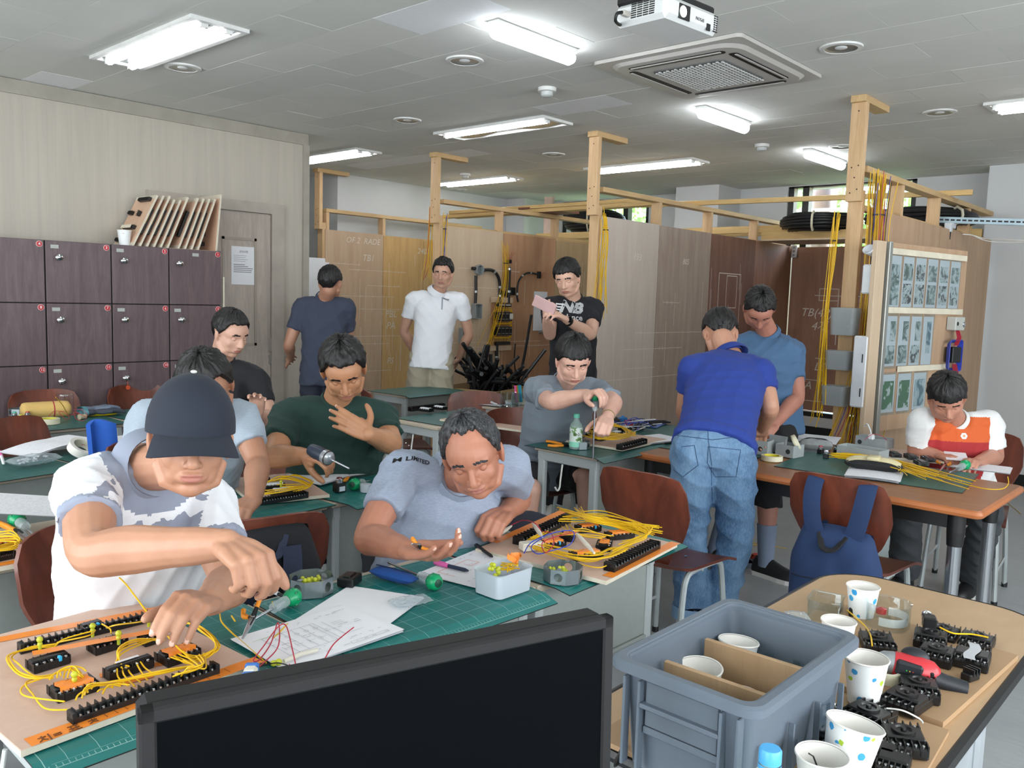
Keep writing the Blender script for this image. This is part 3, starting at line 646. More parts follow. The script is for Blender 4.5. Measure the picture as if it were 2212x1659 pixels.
# relay panel
t = thing('relay_board', 'plywood panel framed by yellow wires around eight black relays', 'control panel', onwall(1080, 700)); 
obj('backing_board', MB().box((0, -.006, .0), (.27, .012, .52)), PLY[3], t)
obj('batten', MB().rbox((0, -.016, .235), (.30, .02, .05), .002), PLY[2], t); obj('batten', MB().rbox((-.0, -.016, -.235), (.30, .02, .05), .002), PLY[2], t)
obj('terminal_strip', MB().rbox((.01, -.03, .185), (.20, .035, .03), .003), blkp, t); obj('terminal_strip', MB().rbox((.01, -.03, -.185), (.20, .035, .03), .003), blkp, t)
obj('label_strip', MB().box((-.03, -.049, .188), (.08, .003, .01)), whitew, t); obj('label_strip', MB().box((.06, -.049, .188), (.07, .003, .01)), whitew, t)
for r_ in range(2):
    for c in range(4):
        rl = obj('relay', MB().rbox((-.08+c*.055, -.04, .075-r_*.14), (.045, .055, .085), .004), blkp, t)
        obj('relay_screws', MB().box((-.08+c*.055, -.07, .103-r_*.14), (.035, .004, .008)).box((-.08+c*.055, -.07, .05-r_*.14), (.035, .004, .008)), metalbit, rl, kind='stuff')
obj('label_card', MB().box((.085, -.071, .08), (.045, .004, .05)), whitew, t)
m = MB()
for k in range(6):
    e = .003*k
    for zc, hh in ((.075, .125), (-.065, .125)): m.tube([(x, -.03-.002*k, zc+z) for x, z in rpoly(.245+e, hh+e, .03, 4)], .0028, 5, closed=True)
for k in range(8):
    x = -.1+.028*k; m.tube([(x, -.035, -.12), (x+.003, -.05, -.15), (x, -.035, -.175)], .0022, 5); m.tube([(x, -.035, .13), (x+.003, -.05, .15), (x, -.035, .175)], .0022, 5)
obj('yellow_wiring', m, yel, t, smooth=True, kind='stuff')
bundle('wire_bundle', 'yellow wires falling behind the relay panel from the booth top', [(6.06, 5.66, 1.98), (6.08, 5.66, 1.7), (6.02, 5.65, 1.45), (5.9, 5.63, 1.15), (5.8, 5.63, .95)], 9, .012, .05, 9)
t = thing('paper', 'loose white instruction sheet pinned behind the man with the phone', 'paper', onwall(1166, 672)+Vector((0, -.005, 0)))
obj('sheet', MB().grid(lambda u, v: ((u-.5)*.21, -.012*math.sin(u*3), (v-.5)*.40), 6, 4), mat('white paper', 'D9DCE0', .8, var=.02), t)
t = thing('door_lever', 'round steel door knob on the reddish booth panel', 'door knob', onwall(1166, 717))
obj('knob', MB().lathe([(0, 0), (.02, 0), (.012, .01), (.012, .03), (.026, .04), (.024, .055), (0, .06)], 16, M=mx((0, 0, 0), (PI/2, 0, 0))), metalbit, t, smooth=True)
obj('lever', MB().rbox((.04, -.05, .0), (.08, .012, .014), .003), metalbit, t)
# cardboard box full of black conduit pieces
bc = Vector((5.25, 5.05, 0)); cb = thing('cardboard_box', 'big open cardboard box holding the black conduit offcuts', 'box', bc, rz=.25)
card = mat('cardboard', 'A58A63', .85, var=.06, scale=3)
W_, D_, H_ = .74, .55, .72
for nm, c, d in (('side', (0, -D_/2, H_/2), (W_, .008, H_)), ('side', (0, D_/2, H_/2), (W_, .008, H_)), ('side', (-W_/2, 0, H_/2), (.008, D_, H_)), ('side', (W_/2, 0, H_/2), (.008, D_, H_)), ('bottom', (0, 0, .006), (W_, D_, .01))): obj(nm, MB().box(c, d), card, cb)
obj('flap', MB().box((0, -D_/2-.05, H_-.09), (W_, .006, .2), mx((0, 0, 0))), card, cb, rot=(0, 0, 0))
tops = [(1000, 742), (1012, 770), (1049, 745), (1055, 745), (1148, 680), (1178, 755), (990, 765), (985, 772), (1066, 785), (1075, 800), (1118, 800), (1128, 805), (1137, 830), (1138, 812), (998, 790), (1030, 780), (1090, 810), (1106, 800), (1020, 800), (984, 800), (1132, 790), (1006, 812), (1040, 808), (1060, 812), (1080, 795), (1095, 790), (1113, 815), (1050, 795), (1070, 818), (1025, 815), (1090, 825), (1010, 825), (1015, 752), (1024, 760), (1060, 765), (1035, 762), (1075, 775), (1100, 790), (1120, 770), (995, 780), (1045, 775), (1085, 788), (1008, 800), (1068, 800), (1140, 800), (1052, 812)]
for i, (px, py) in enumerate(tops):
    rd = random.Random(i*3+1); top = J(px, py, rd.uniform(6.9, 7.3)); 
    base = Vector((5.25+rd.uniform(-.26, .26), 5.05+rd.uniform(-.18, .18), .03)); mid = base.lerp(top, .55)+Vector((rd.uniform(-.08, .08), rd.uniform(-.05, .05), rd.uniform(0, .08)))
    q = base.lerp(top, .25); q = Vector((base.x*.7+q.x*.3, base.y*.7+q.y*.3, .4)); mid.z = max(mid.z, .74); mid.x = base.x+(mid.x-base.x)*.6
    o = obj('conduit_piece', MB().tube([p-base for p in spline([base, q, mid, top], 5)], rd.choice((.012, .015, .018)), 8), cdm, None, loc=base, smooth=True)
    tag(o, 'black conduit offcut sticking up out of the cardboard box' if i != 4 else 'longest straight black conduit leaning right out of the cardboard box', 'conduit', 'conduit offcuts in the cardboard box')
# ================================================================ lockers
lw = wood('dark walnut laminate', '54454A', '6B5A5C', .42, 'z', 6, stretch=9); lk = thing('locker_bank', 'dark wood locker bank with red number badges along the left wall', 'lockers', (3.075, 5.65, 0))
gapm = mat('black locker gap', '0B0909', .7); chrome = mat('chrome', 'D4D8DB', .12, 1.0, var=.02); badge_r = mat('red badge', 'B3202A', .35); badge_w = mat('badge white ring', 'E4D8D8', .4); tagm = mat('grey name tag', 'A9AEA9', .5)
obj('carcass', MB().bb((-2.40, .006, 0), (0, .345, 1.752)), lw, lk); obj('shadow_gap', MB().bb((-2.395, .001, .05), (-.004, .007, 1.748)), gapm, lk)
cols = [0, -.385, -.768, -1.165, -1.555, -1.945]; num = 0
for c in range(5):
    for r_ in range(4):
        x1, x0 = cols[c]-.003, cols[c+1]+.006; z1 = 1.752-r_*.385-.002; z0 = z1-.379
        d = obj('locker_door', MB().rbox(((x0+x1)/2, -.006, (z0+z1)/2), (x1-x0, .016, z1-z0), .0015), lw, lk)
        num = r_*4+c+1 if c < 4 else 0
        b = MB().lathe([(0, -.001), (.019, -.001), (.019, .003), (.0165, .0045), (0, .0045)], 20, 0, mx((x1-.026, -.0135, z1-.024), (PI/2, 0, 0)))
        b.lathe([(.0168, .0048), (.0186, .0040)], 20, 1, mx((x1-.026, -.0135, z1-.024), (PI/2, 0, 0)))
        bo = obj('number_badge', b, [badge_r, badge_w], d, smooth=.6)
        if num:
            tm_ = text_mesh(str(num), .024, badge_w, .0003, 0, .0004); me_ = bo.data; M = frame((x1-.026, -.0185, z1-.024), (1, 0, 0), (0, -1, 0))
            q = MB(); q.v = [tuple(v.co) for v in me_.vertices]; q.f = [tuple(p.vertices) for p in me_.polygons]; q.m = [p.material_index for p in me_.polygons]
            q.add([M @ v.co for v in tm_.vertices], [tuple(p.vertices) for p in tm_.polygons], 1); bo.data = q.mesh('number_badge', [badge_r, badge_w])
        hx = x0+.07 if not (c == 0 and r_ == 0) else x0+.062; hz = z1-.10
        obj('name_tag', MB().box(((x0+.052 if (c, r_) != (0, 0) else x0+.185), -.015, z1-.035), (.046, .002, .022), rz=0), tagm, d)
        obj('knob', MB().lathe([(0, 0), (.015, 0), (.015, .006), (.011, .01), (.010, .02), (.019, .026), (.020, .034), (.012, .040), (0, .041)], 18, M=mx((hx, -.014, hz), (PI/2, 0, 0))), chrome, d, smooth=.6)
        if (c, r_) == (1, 2):
            obj('key_fob', MB().lathe([(0, 0), (.014, 0), (.014, .004), (0, .004)], 18, 0, mx((hx+.003, -.05, hz-.06), (PI/2, 0, 0))).tube([(hx, -.05, hz-.012), (hx+.003, -.05, hz-.045)], .0015, 5), mat('orange key fob', 'C8502A', .4), d)
# leaning practice boards on the lockers
plyedge = mat('pale plywood edge', 'CDC6B4', .7, var=.08, scale=40); plyface = ply('pinkish plywood face', 'CBA58A', 'D9B79C', .1); tapew = mat('masking tape cream', 'DCD5C0', .7)
stripb = mat('black bakelite', '141414', .4, var=.25)
def strip_simple(n_, w_=.02, d_=.028, h_=.018):
    L = n_*.012; m = MB().rbox((0, 0, h_/2), (L, d_, h_), .002)
    for i in range(n_+1): m.box((-L/2+i*.012, 0, h_+.003), (.002, d_*.8, .006))
    return m
words = ['first', 'second', 'third', 'fourth', 'fifth', 'sixth', 'seventh', 'eighth', 'ninth', 'tenth']
for i in range(10):
    xb = 2.455+i*.047+(.03 if i > 5 else 0); lean = .46-.012*i; hgt = .385 if i not in (3, 4) else .36; wd = .30
    M = Matrix.Translation((xb, 5.665+wd/2, 1.7535)) @ Matrix.Rotation(lean, 4, 'Y')
    t = thing('practice_board', words[i]+' plywood board from the left in the row leaning on the lockers', 'board', M=M, group='practice boards leaning on the lockers')
    obj('board', MB().rbox((.006, 0, hgt/2), (.012, wd, hgt), .001), [plyface], t)
    obj('edge_band', MB().box((.006, -wd/2-.0006, hgt/2), (.0125, .0015, hgt)).box((-.0008, 0, hgt-.014), (.0012, wd, .028)).box((-.0008, 0, .012), (.0012, wd, .024)), plyedge, t)
    if i == 0:
        for (y, z, n_, rz) in ((-.03, .35, 13, 0), (.085, .25, 4, 0), (-.045, .24, 3, 1), (-.05, .135, 5, 0), (.0, .135, 5, 0), (.05, .135, 5, 0), (.03, .04, 12, 0)):
            o = obj('terminal_strip', strip_simple(n_), stripb, t); o.matrix_local = Matrix.Translation((-.002, y, z)) @ Matrix(((0, 0, -1, 0), (1 if rz == 0 else 0, 0 if rz == 0 else 1, 0, 0), (0 if rz == 0 else 1, 1 if rz == 0 else 0, 0, 0), (0, 0, 0, 1)))
        obj('tape_label', MB().box((-.028, .02, .135), (.003, .15, .025)), tapew, t)
    else:
        o = obj('terminal_strip', strip_simple(16), stripb, t, kind='stuff'); o.matrix_local = Matrix.Translation((-.002, -.11, .18)) @ Matrix(((0, 0, -1, 0), (0, 1, 0, 0), (1, 0, 0, 0), (0, 0, 0, 1)))
        if i in (1, 2, 3): obj('yellow_wires', MB().tube(spline([(-.012, -.1, .3), (-.02, -.13, .2), (-.012, -.1, .1)], 5), .003, 5), yel, t)
M = Matrix.Translation((3.045, 5.665+.15, 1.7535)) @ Matrix.Rotation(.10, 4, 'Y')
t = thing('practice_board', 'rightmost upright board with black strips beside the leaning row', 'board', M=M)
obj('board', MB().rbox((.006, 0, .2), (.012, .30, .40), .001), plyface, t); obj('edge_band', MB().box((.006, -.1506, .2), (.0125, .0015, .4)).box((-.0008, 0, .385), (.0012, .3, .028)), plyedge, t)
for z in (.33, .22, .12, .05):
    o = obj('terminal_strip', strip_simple(7), stripb, t); o.matrix_local = Matrix.Translation((-.002, .05, z)) @ Matrix(((0, 0, -1, 0), (1, 0, 0, 0), (0, 1, 0, 0), (0, 0, 0, 1)))
tag(obj('shelf_plank', MB().box((0, 0, .004), (.40, .33, .006)), PLY[2], None, loc=(2.85, 5.82, 1.7455)), 'thin plywood plank on the locker top under the boards', 'plank')
sig = thing('notice', 'white printed notice taped on the pale grey door', 'notice', (3.44, 5.968, 1.667))
obj('sheet', MB().box((0, 0, 0), (.205, .001, .29)), MT['white paper'], sig)
text('공지사항', .02, PRT, sig, frame((0, -.0008, .105), (1, 0, 0), (0, -1, 0)))
lm = MB(); rd = random.Random(4)
for i in range(9):
    z = .075-i*.014-(.012 if i > 3 else 0); w_ = rd.uniform(.09, .17); lm.box((-.085+w_/2, -.0007, z), (w_, .0006, .0022 if i < 4 else .005))
obj('printed_lines', lm, mat('grey print', '6B6E75', .8), sig, kind='stuff')
tag(obj('side_board', MB().box((0, 0, 0), (.012, .02, .42)), plyedge, None, loc=(3.1, 5.66, 1.36)), 'thin pale board edge beside the locker bank and the door', 'board')
t = thing('paper', 'white sheet pinned on the far left booth beside the man in navy', 'paper', (5.16, 7.50, 1.62)); obj('sheet', MB().grid(lambda u, v: ((u-.5)*.3, -.02*math.sin(v*3), (v-.5)*.42), 4, 6), MT['white paper'], t)
# ================================================================ display board at the right
A = Vector((5.17, 1.75, 0)); B = Vector((6.13, 1.57, 0)); M = frame(A, B-A, (0, 0, 1)); 
db = thing('display_board', 'freestanding plywood board with laminated photo sheets', 'display board', M=M)
# local: x along board, y = away (frame gives y=z cross x), face at y<0 ... keep face on -y
obj('panel', MB().box((.475, .012, 1.32), (.95, .018, 1.12)), PLY[9], db); 
alu = mat('dull aluminium', 'A9ACA6', .4, .6, var=.04)
obj('frame_leg', MB().rbox((-.03, -.01, .95), (.035, .03, 1.86), .003), alu, db)
obj('side_plank', MB().rbox((-.12, .0, 1.3), (.10, .03, 1.16), .002), PLY[2], db)
film = clear('laminating film', 'E9EEF0', .05, .12)
def photo_mat(name, a, b, sc=14):
    n = N(name); f = n.noise(n.co((1, 1, 1)), sc, 3, .6, 1.2); return n.out(n.ramp(f, [(.42, rgb(a)), (.5, rgb(b)), (.6, rgb('C9CFCF'))]), Roughness=.3)
ph = [photo_mat('photo of tools', '59655F', '8FA09C'), photo_mat('photo of cables', '3D3A38', 'B9C4C4', 22), photo_mat('photo green bench', '2E6B3C', '3E8650', 8), photo_mat('photo blue bench', '506E7C', '9BB4BC', 10)]
ph[2] = N('photo green bench'); f_ = ph[2].noise(ph[2].co(), 16, 2, .5); ph[2] = ph[2].out(ph[2].ramp(f_, [(.55, rgb('35703F')), (.6, rgb('C9CFCB'))]), Roughness=.35)
pap = MT['white paper']
def sheetp(x, z, w_, h_, pics, seam=True):
    s = obj('laminated_sheet', MB().box((x, -.0, z), (w_, .002, h_)), pap, db)
    for (dx, dz, pw, ph_, k) in pics: obj('photo', MB().box((x+dx, -.002, z+dz), (pw, .001, ph_)), ph[k], s)
    obj('plastic_sleeve', MB().box((x, -.005, z), (w_+.012, .0006, h_+.03)), film, s)
for i in range(6): sheetp(.075+i*.145, 1.655, .12, .30, [(0, .06, .10, .10, 0 if i % 2 else 1), (0, -.07, .10, .12, 1 if i % 3 else 0)] if i else [(0, -.02, .09, .24, 0)])
for i in range(4): sheetp(.075+i*.145, 1.30, .12, .30, [(.02, .06, .06, .12, 0), (0, -.08, .10, .11, (0, 0, 1, 3)[i])] if i < 3 else [(0.01, .02, .05, .2, 3)])
for i in range(3): sheetp(.09+i*.185, .985, .15, .23, [(0, -.01, .12, .17, (2, 2, 3)[i])])
for (z, lb) in ((1.46, 1), (1.12, 2)):
    pass
for z in (1.83, 1.485, 1.13): obj('tape_band', MB().box((.47, -.0065, z), (.92 if z > 1.4 else .6, .001, .035)), tapew, db)
for z in (1.41, 1.0):
    b_ = obj('junction_box', MB().rbox((.80, -.03, z), (.12, .06, .085), .004), mat('pale grey abs', 'B9BCB6', .4), db)
    obj('cable_hole', MB().lathe([(0, 0), (.013, 0)], 16, M=mx((.765, -.061, z), (PI/2, 0, 0))), PRT, b_)
    obj('push_button', MB().lathe([(.018, 0), (.018, .03), (.012, .034), (0, .034)], 14, M=mx((.85, -.03, z-.005), (PI/2, 0, 0))), chrome, b_, smooth=.5)
rb = obj('relay_block', MB().rbox((.79, -.035, 1.21), (.11, .05, .10), .004), blkp, db)
m = MB()
for k in range(7): m.tube([(x, -.03-.004*k, z) for x, z in rpoly(.13+.006*k, .17+.005*k, .02, 3, .785, 1.205)], .0035, 5, closed=True)
obj('blue_wiring', m, bluew, db, kind='stuff'); m = MB()
for k in range(6): m.tube([(.77+k*.01, -.045, 1.27), (.775+k*.01, -.06, 1.32), (.79+k*.008, -.04, 1.37)], .003, 5); m.tube([(.77+k*.01, -.045, 1.15), (.765+k*.012, -.06, 1.09), (.78+k*.01, -.04, 1.03)], .003, 5)
obj('red_wiring', m, redw, db, kind='stuff')
# white wall unit at its left
wl = thing('white_switchboard', 'tall thin white board seen edge on with a white distribution box', 'switchboard', M=Matrix.Translation((5.13, 1.80, 0)) @ Matrix.Rotation(-.18, 4, 'Z'))
wpl = mat('white enclosure plastic', 'D3D8DC', .35)
obj('panel_edge', MB().rbox((-.02, 0, 1.35), (.06, .016, 1.05), .002), wpl, wl); obj('distribution_box', MB().rbox((-.085, -.0, 1.12), (.085, .09, .42), .008), wpl, wl, smooth=.6)
obj('siren', MB().rbox((-.08, 0, 1.66), (.055, .07, .17), .008), wpl, wl); obj('lamp_bracket', MB().lathe([(.01, 0), (.035, .05), (.034, .055)], 14, M=mx((-.075, 0, 1.80), (0, -.9, 0))), wpl, wl)
obj('hinge_mark', MB().box((-.129, -.02, 1.2), (.002, .006, .05)).box((-.129, -.02, 1.0), (.002, .006, .05)), PRT, wl)
# strut channel and white cords at right
P0, P1 = J(2000, 474, 6.55), J(2230, 481, 6.2); t = thing('strut_channel', 'perforated galvanised channel hanging across the right booth top', 'metal channel', P0)
Mx = frame(P0, P1-P0, (0, 0, 1)); L = (P1-P0).length; t.matrix_world = Mx
galv = mat('galvanised steel', '8FA0A8', .35, .8)
obj('channel', MB().box((L/2, 0, 0), (L, .04, .003)).box((L/2, -.02, .0), (L, .003, .045)).box((L/2, .02, 0), (L, .003, .045)), galv, t)
for k in range(18): obj('slot', MB().rbox((.03+k*L/18, -.0222, .0), (.028, .002, .012), .001), PRT, t)
def wire(name, pts, label, m_=whitew, r=.003, cat='wire', n_=6, sp=8, group=None):
    P = [Vector(p) for p in pts]; o = obj(name, MB().tube([q-P[0] for q in spline(P, sp)], r, n_), m_, None, loc=P[0], smooth=True); tag(o, label, cat, group); return o
wire('power_cable', [J(2080, 506, 6.3), J(2100, 508, 6.3), J(2125, 515, 6.3), J(2170, 518, 6.1), J(2225, 520, 5.9)], 'upper white cord running off to the right from the tan booth', r=.004)
wire('power_cable', [J(2100, 508, 6.3), J(2130, 520, 6.2), J(2170, 524, 6.1), J(2225, 522, 5.9)], 'lower sagging white cord right of the tan booth', r=.004)
t = thing('lamp_socket', 'white and black lamp socket hung from the strut channel', 'socket', J(2048, 500, 6.4)); obj('white_body', MB().rbox((0, 0, .03), (.05, .05, .07), .006), wpl, t); obj('black_body', MB().lathe([(0, -.06), (.02, -.06), (.022, 0), (0, 0)], 12), blkp, t); obj('plug', MB().rbox((.08, 0, .05), (.09, .04, .045), .006), wpl, t)
bq = at(2200, 1012, 0)
tag(obj('brown_board', MB().rbox((0, .25, .255), (.02, .5, .51), .002), mat('brown hardboard', '846A4E', .7), None, loc=(bq.x, bq.y, 0)), 'low brown board standing on the floor by the white column behind the man in orange', 'board')
# ================================================================ desks, mats, chairs, tables
steelg = mat('grey green painted steel', '8C938F', .45, var=.04, scale=40, bump=.06, bscale=220); legm = mat('light grey desk leg', 'A5ACAD', .4, var=.04)
deskt = mat('worn beige desk laminate', 'B9AE9C', .5, var=.05)
def make_desk(w=.6, d=.40, h=.735, label='', loc=(0, 0, 0), rz=0):
    t = thing('student_desk', label, 'desk', loc, rz, 'student desks')
    obj('desktop', MB().rbox((0, 0, h-.01), (w, d, .02), .004), deskt, t)
    obj('modesty_panel', MB().rbox((0, -d/2+.03, h-.16), (w-.06, .016, .27), .003).rbox((0, -d/2+.026, h-.30), (w-.06, .024, .012), .003), steelg, t)
    for sx in (-1, 1):
        x = sx*(w/2-.03)
        obj('side_apron', MB().rbox((x, 0, h-.045), (.03, d-.02, .05), .004), legm, t)
        for sy in (-1, 1): obj('leg', MB().rbox((x, sy*(d/2-.035), (h-.05)/2), (.032, .048, h-.05), .009), legm, t, smooth=.5)
        obj('foot_bar', MB().rbox((x, 0, .05), (.025, d-.1, .025), .004), legm, t)
    obj('bag_hook', MB().tube(spline([(-w/2+.012, .02, h-.07), (-w/2, .02, h-.15), (-w/2-.004, .02, h-.185), (-w/2-.02, .02, h-.20), (-w/2-.04, .02, h-.18)], 4), .0045, 8), mat('white hook', 'DADCD8', .4), t, smooth=True)
    return t
DK = [((.75, 1.60, 0), 0, 'front row desk at the left, under the board being wired by the man in white'), ((1.36, 1.60, 0), 0, 'front row desk carrying the circuit drawings beside the monitor'), ((1.965, 1.60, 0), 0, 'front row desk under the finished yellow wired board'),
      ((.24, 2.68, 0), 0, 'second row desk cut off by the left picture edge'), ((.85, 2.68, 0), 0, 'second row desk hidden behind the man in the white polo'), ((1.46, 2.68, 0), .0, 'second row desk under the wired board left of the man in dark green'), ((2.08, 2.68, 0), .0, 'second row desk with pliers and open papers, before the man in dark green'),
      ((1.02, 3.80, 0), .12, 'third row desk at the left holding a clear bag and curled papers'), ((1.63, 3.90, 0), .12, 'third row desk with the tape rolls behind the grey shirted shoulder'),
      ((1.68, 4.88, 0), 0, 'back left desk covered with glove, tape and red wires'), ((2.30, 4.92, 0), 0, 'back left desk nearest the lockers, mostly bare green mat'),
      ((4.37, 4.98, 0), .0, 'empty green topped desk in front of the standing man in white'), ((3.56, 3.74, 0), 0, 'desk with a pale practice board in front of the cardboard box'), ((4.46, 3.98, 0), .05, 'desk piled with clear containers and coloured pens'),
      ((3.56, 2.60, 0), 0, 'desk of the seated man with the tall screwdriver'), ((4.18, 2.62, 0), 0, 'desk with blue folder and phone beyond the bottle')]
d0 = None
for loc, rz, lb in DK:
    if d0 is None: d0 = make_desk(label=lb, loc=loc, rz=rz)
    else: dup(d0, Matrix.Translation(loc) @ Matrix.Rotation(rz, 4, 'Z'), lb)
def matmat(name, base, line, step=.05):
    n = N(name); s = n.sep(n.co()); 
    def ln(ax, st, w_): 
        f = n.math('FRACT', n.math('ADD', n.math('DIVIDE', s[ax], st), 100.5)); a = n.math('ABSOLUTE', n.math('SUBTRACT', f, .5)); return n.math('LESS_THAN', a, w_/st)
    inx = n.math('LESS_THAN', n.math('ABSOLUTE', s[0]), .275); iny = n.math('LESS_THAN', n.math('ABSOLUTE', s[1]), .20)
    g = n.math('MAXIMUM', ln(0, step, .0005), ln(1, step, .0005)); g = n.math('MULTIPLY', g, n.math('MULTIPLY', inx, iny))
    def edge(a, b): return n.math('LESS_THAN', n.math('ABSOLUTE', n.math('SUBTRACT', n.math('ABSOLUTE', s[a]), b)), .0007)
    e1 = n.math('MULTIPLY', edge(0, .285), n.math('LESS_THAN', n.math('ABSOLUTE', s[1]), .21)); e2 = n.math('MULTIPLY', edge(1, .21), n.math('LESS_THAN', n.math('ABSOLUTE', s[0]), .285))
    tick = n.math('MULTIPLY', ln(0, .01, .0006), n.math('MULTIPLY', n.math('GREATER_THAN', n.math('ABSOLUTE', s[1]), .202), n.math('LESS_THAN', n.math('ABSOLUTE', s[1]), .21)))
    g = n.math('MAXIMUM', n.math('MAXIMUM', g, tick), n.math('MAXIMUM', e1, e2))
    wear = n.ramp(n.noise(n.co(), 7, 4, .6), [(.3, .35), (.7, .8)]); g = n.math('MULTIPLY', g, wear)
    bc = n.mix(n.ramp(n.noise(n.co(), 3, 4), [(.3, 0), (.7, 1)]), rgb(base), [q*1.12 for q in rgb(base)])
    return n.out(n.mix(g, bc, rgb(line)), Roughness=.42)
mtop = matmat('green cutting mat', '1C6C69', 'A8CFC9'); mplain = matmat('worn green cutting mat', '225C58', '6E9A95'); mblack = mat('black mat underside', '101414', .6)
def cmat(loc, rz, label, w=.60, d=.45, sag=(.0, .0), m_=mtop, zoff=0):
    "thin mat; sag = (front droop, right droop)"
    mb = MB(); nu, nv = 14, 10
    def fn(u, v):
        x, y = (u-.5)*w, (v-.5)*d; r = .02
        z = .003-sag[0]*max(0, (.14-v)/.14)**2-sag[1]*max(0, (u-.88)/.12)**2+.0
        return (x, y, z)
    mb.grid(fn, nu, nv, 0, thick=.003); k = nu*nv
    for i in range(k, len(mb.m)): mb.m[i] = 1
    o = obj('cutting_mat', mb, [mtop if m_ is None else m_, mblack], None, loc=(loc[0], loc[1], loc[2] if len(loc) > 2 else .7365), rot=(0, 0, rz)); return tag(o, label, 'cutting mat', 'green cutting mats')
cmat((.735, 1.585), .0, 'teal cutting mat under the nearest wiring board', .60, .46, (.012, 0))
cmat((1.345, 1.545), -.045, 'teal cutting mat with a clear white grid under the circuit drawings', .60, .45, (.016, .0), zoff=.001)
cmat((1.985, 1.55, .7372), .03, 'teal cutting mat under the finished yellow wired board', .62, .47, (.008, 0))
cmat((.36, 2.58), .1, 'cutting mat under the board cut off by the left edge')
cmat((1.46, 2.655), .03, 'cutting mat under the wired board left of the man in dark green')
cmat((2.08, 2.63), .12, 'cutting mat under the open papers and pliers', sag=(.01, 0))
cmat((1.03, 3.77), .15, 'cutting mat under the clear plastic bag, third row', m_=mplain); cmat((1.64, 3.87), .15, 'cutting mat under the tape rolls, third row', m_=mplain)
cmat((1.68, 4.86), .02, 'dark green cutting mat under the glove and red wires', m_=mplain); cmat((2.30, 4.95), .1, 'bare dark green cutting mat nearest the lockers', m_=mplain)
cmat((4.36, 4.96), .06, 'bare cutting mat on the empty desk before the man in white', .64, .47, (.01, .0), m_=mplain)
cmat((3.60, 3.74), .05, 'cutting mat peeking out under the pale practice board', m_=mplain)
cmat((3.53, 2.585), .02, 'cutting mat drooping over the desk of the man with the tall screwdriver', .62, .50, (.018, 0), m_=mplain); cmat((4.18, 2.62), .02, 'cutting mat under the blue folder and phone', m_=mplain)
cherry = wood('cherry bent plywood', '4E261C', '8A4833', .3, 'z', 5, stretch=3.0, bump=.04); cherry2 = wood('cherry bent plywood seat', '46231B', '6B392B', .3, 'x', 5, stretch=3.0, bump=.04)
plye = mat('plywood edge', 'B08B63', .6); ctube = mat('grey chair tube', 'A9B1B2', .32, .2)
def make_chair(label, M):
    t = thing('school_chair', label, 'chair', M=M, group='school chairs')
    def seat(u, v):
        x = -.19+.38*u; y = (v-.5)*(.39-.05*(1-u)*1.2); z = .445-.012*math.sin(PI*v)-.03*max(0, u-.82)**1.2*5+.02*max(0, .15-u)*4
        return (x, y, z)
    obj('seat', MB().grid(seat, 14, 8, thick=.011), cherry2, t, smooth=.6)
    def back(u, v):
        zz = v; w = np.interp(zz, [0, .12, .3, .55, .85, 1], [.085, .11, .165, .205, .200, .175]); y = (u-.5)*2*w
        b_ = .035*(1-(2*u-1)**2)*min(1, v*2); zc = .452+.385*v-.02*(2*u-1)**4*max(0, v-.7)*3.3
        return (-.165-.02*math.sin(v*1.5)-.085*v-b_, y, zc)
    obj('backrest', MB().grid(back, 12, 14, thick=.011), cherry, t, smooth=.6)
    for s in (-1, 1):
        y = s*.155
        f = obj('side_frame', MB().tube(spline([(.17, y*1.12, 0), (.155, y*1.05, .22), (.14, y, .36), (.115, y, .415), (.05, y, .427), (-.10, y, .425), (-.15, y, .40), (-.175, y*1.03, .33), (-.20, y*1.08, .17), (-.225, y*1.12, 0)], 5), .0125, 8), ctube, t, smooth=True)
        obj('side_stretcher', MB().tube([(.158, y*1.07, .17), (-.20, y*1.08, .17)], .007, 6), ctube, t)
        for xx, yy in ((.17, y*1.12), (-.225, y*1.12)): obj('rubber_foot', MB().lathe([(0, 0), (.015, 0), (.015, .025), (0, .025)], 10, M=mx((xx, yy, 0))), blkp, f)
    obj('cross_bar', MB().tube([(-.02, -.155, .415), (-.02, .155, .415)], .009, 8), ctube, t)
    for y in (-.05, .05): obj('rivet', MB().lathe([(0, 0), (.008, 0), (0, .003)], 10, M=mx((.02, y, .4375))), chrome, t)
    return t
def CM(x, y, rz): return Matrix.Translation((x, y, 0)) @ Matrix.Rotation(rz, 4, 'Z')
CH_ = [(3.04, 1.82, .0, 'empty cherry plywood chair beside the man in jeans'), (3.58, 1.245, -.02, 'cherry chair with the blue backpack hanging on its back'),
       (4.92, 1.16, PI+.1, 'chair under the man in the orange and white tee'), (3.62, 3.08, -PI/2-.2, 'chair under the man in the grey sweatshirt'), (1.98, 2.10, -PI/2-.7, 'chair under the man in the light grey polo'),
       (.98, 2.17, -PI/2+.3, 'chair under the man in the white polo at the left front'), (1.38, 2.44, PI/2-.2, 'chair with the black backpack before the second row'),
       (1.50, 4.28, -PI/2+.5, 'orange brown chair behind the curled papers'), (1.87, 5.32, -PI/2, 'cherry chair back behind the yellow pouch by the lockers'), (2.48, 5.34, -PI/2+.15, 'glossy cherry chair back right of the grey glove'),
       (.66, 3.32, PI/2, 'chair cut off by the left edge in front of the third row'), (3.84, 4.50, -.5, 'orange brown chair behind the arm of the man in dark green'), (3.96, 3.86, -2.2, 'dark chair before the cardboard box of conduit'),
       (4.28, 3.15, -PI/2-.2, 'chair back behind the wired board of the seated man'), (3.05, 4.65, -.6, 'dark red chair left of the man in dark green'), (2.08, 3.30, -PI/2, 'chair under the man in dark green'), (1.62, 3.32, -PI/2, 'chair under the man in the pale grey tee'), (2.32, 4.40, -PI/2+.2, 'chair under the man in black')]
c0 = None
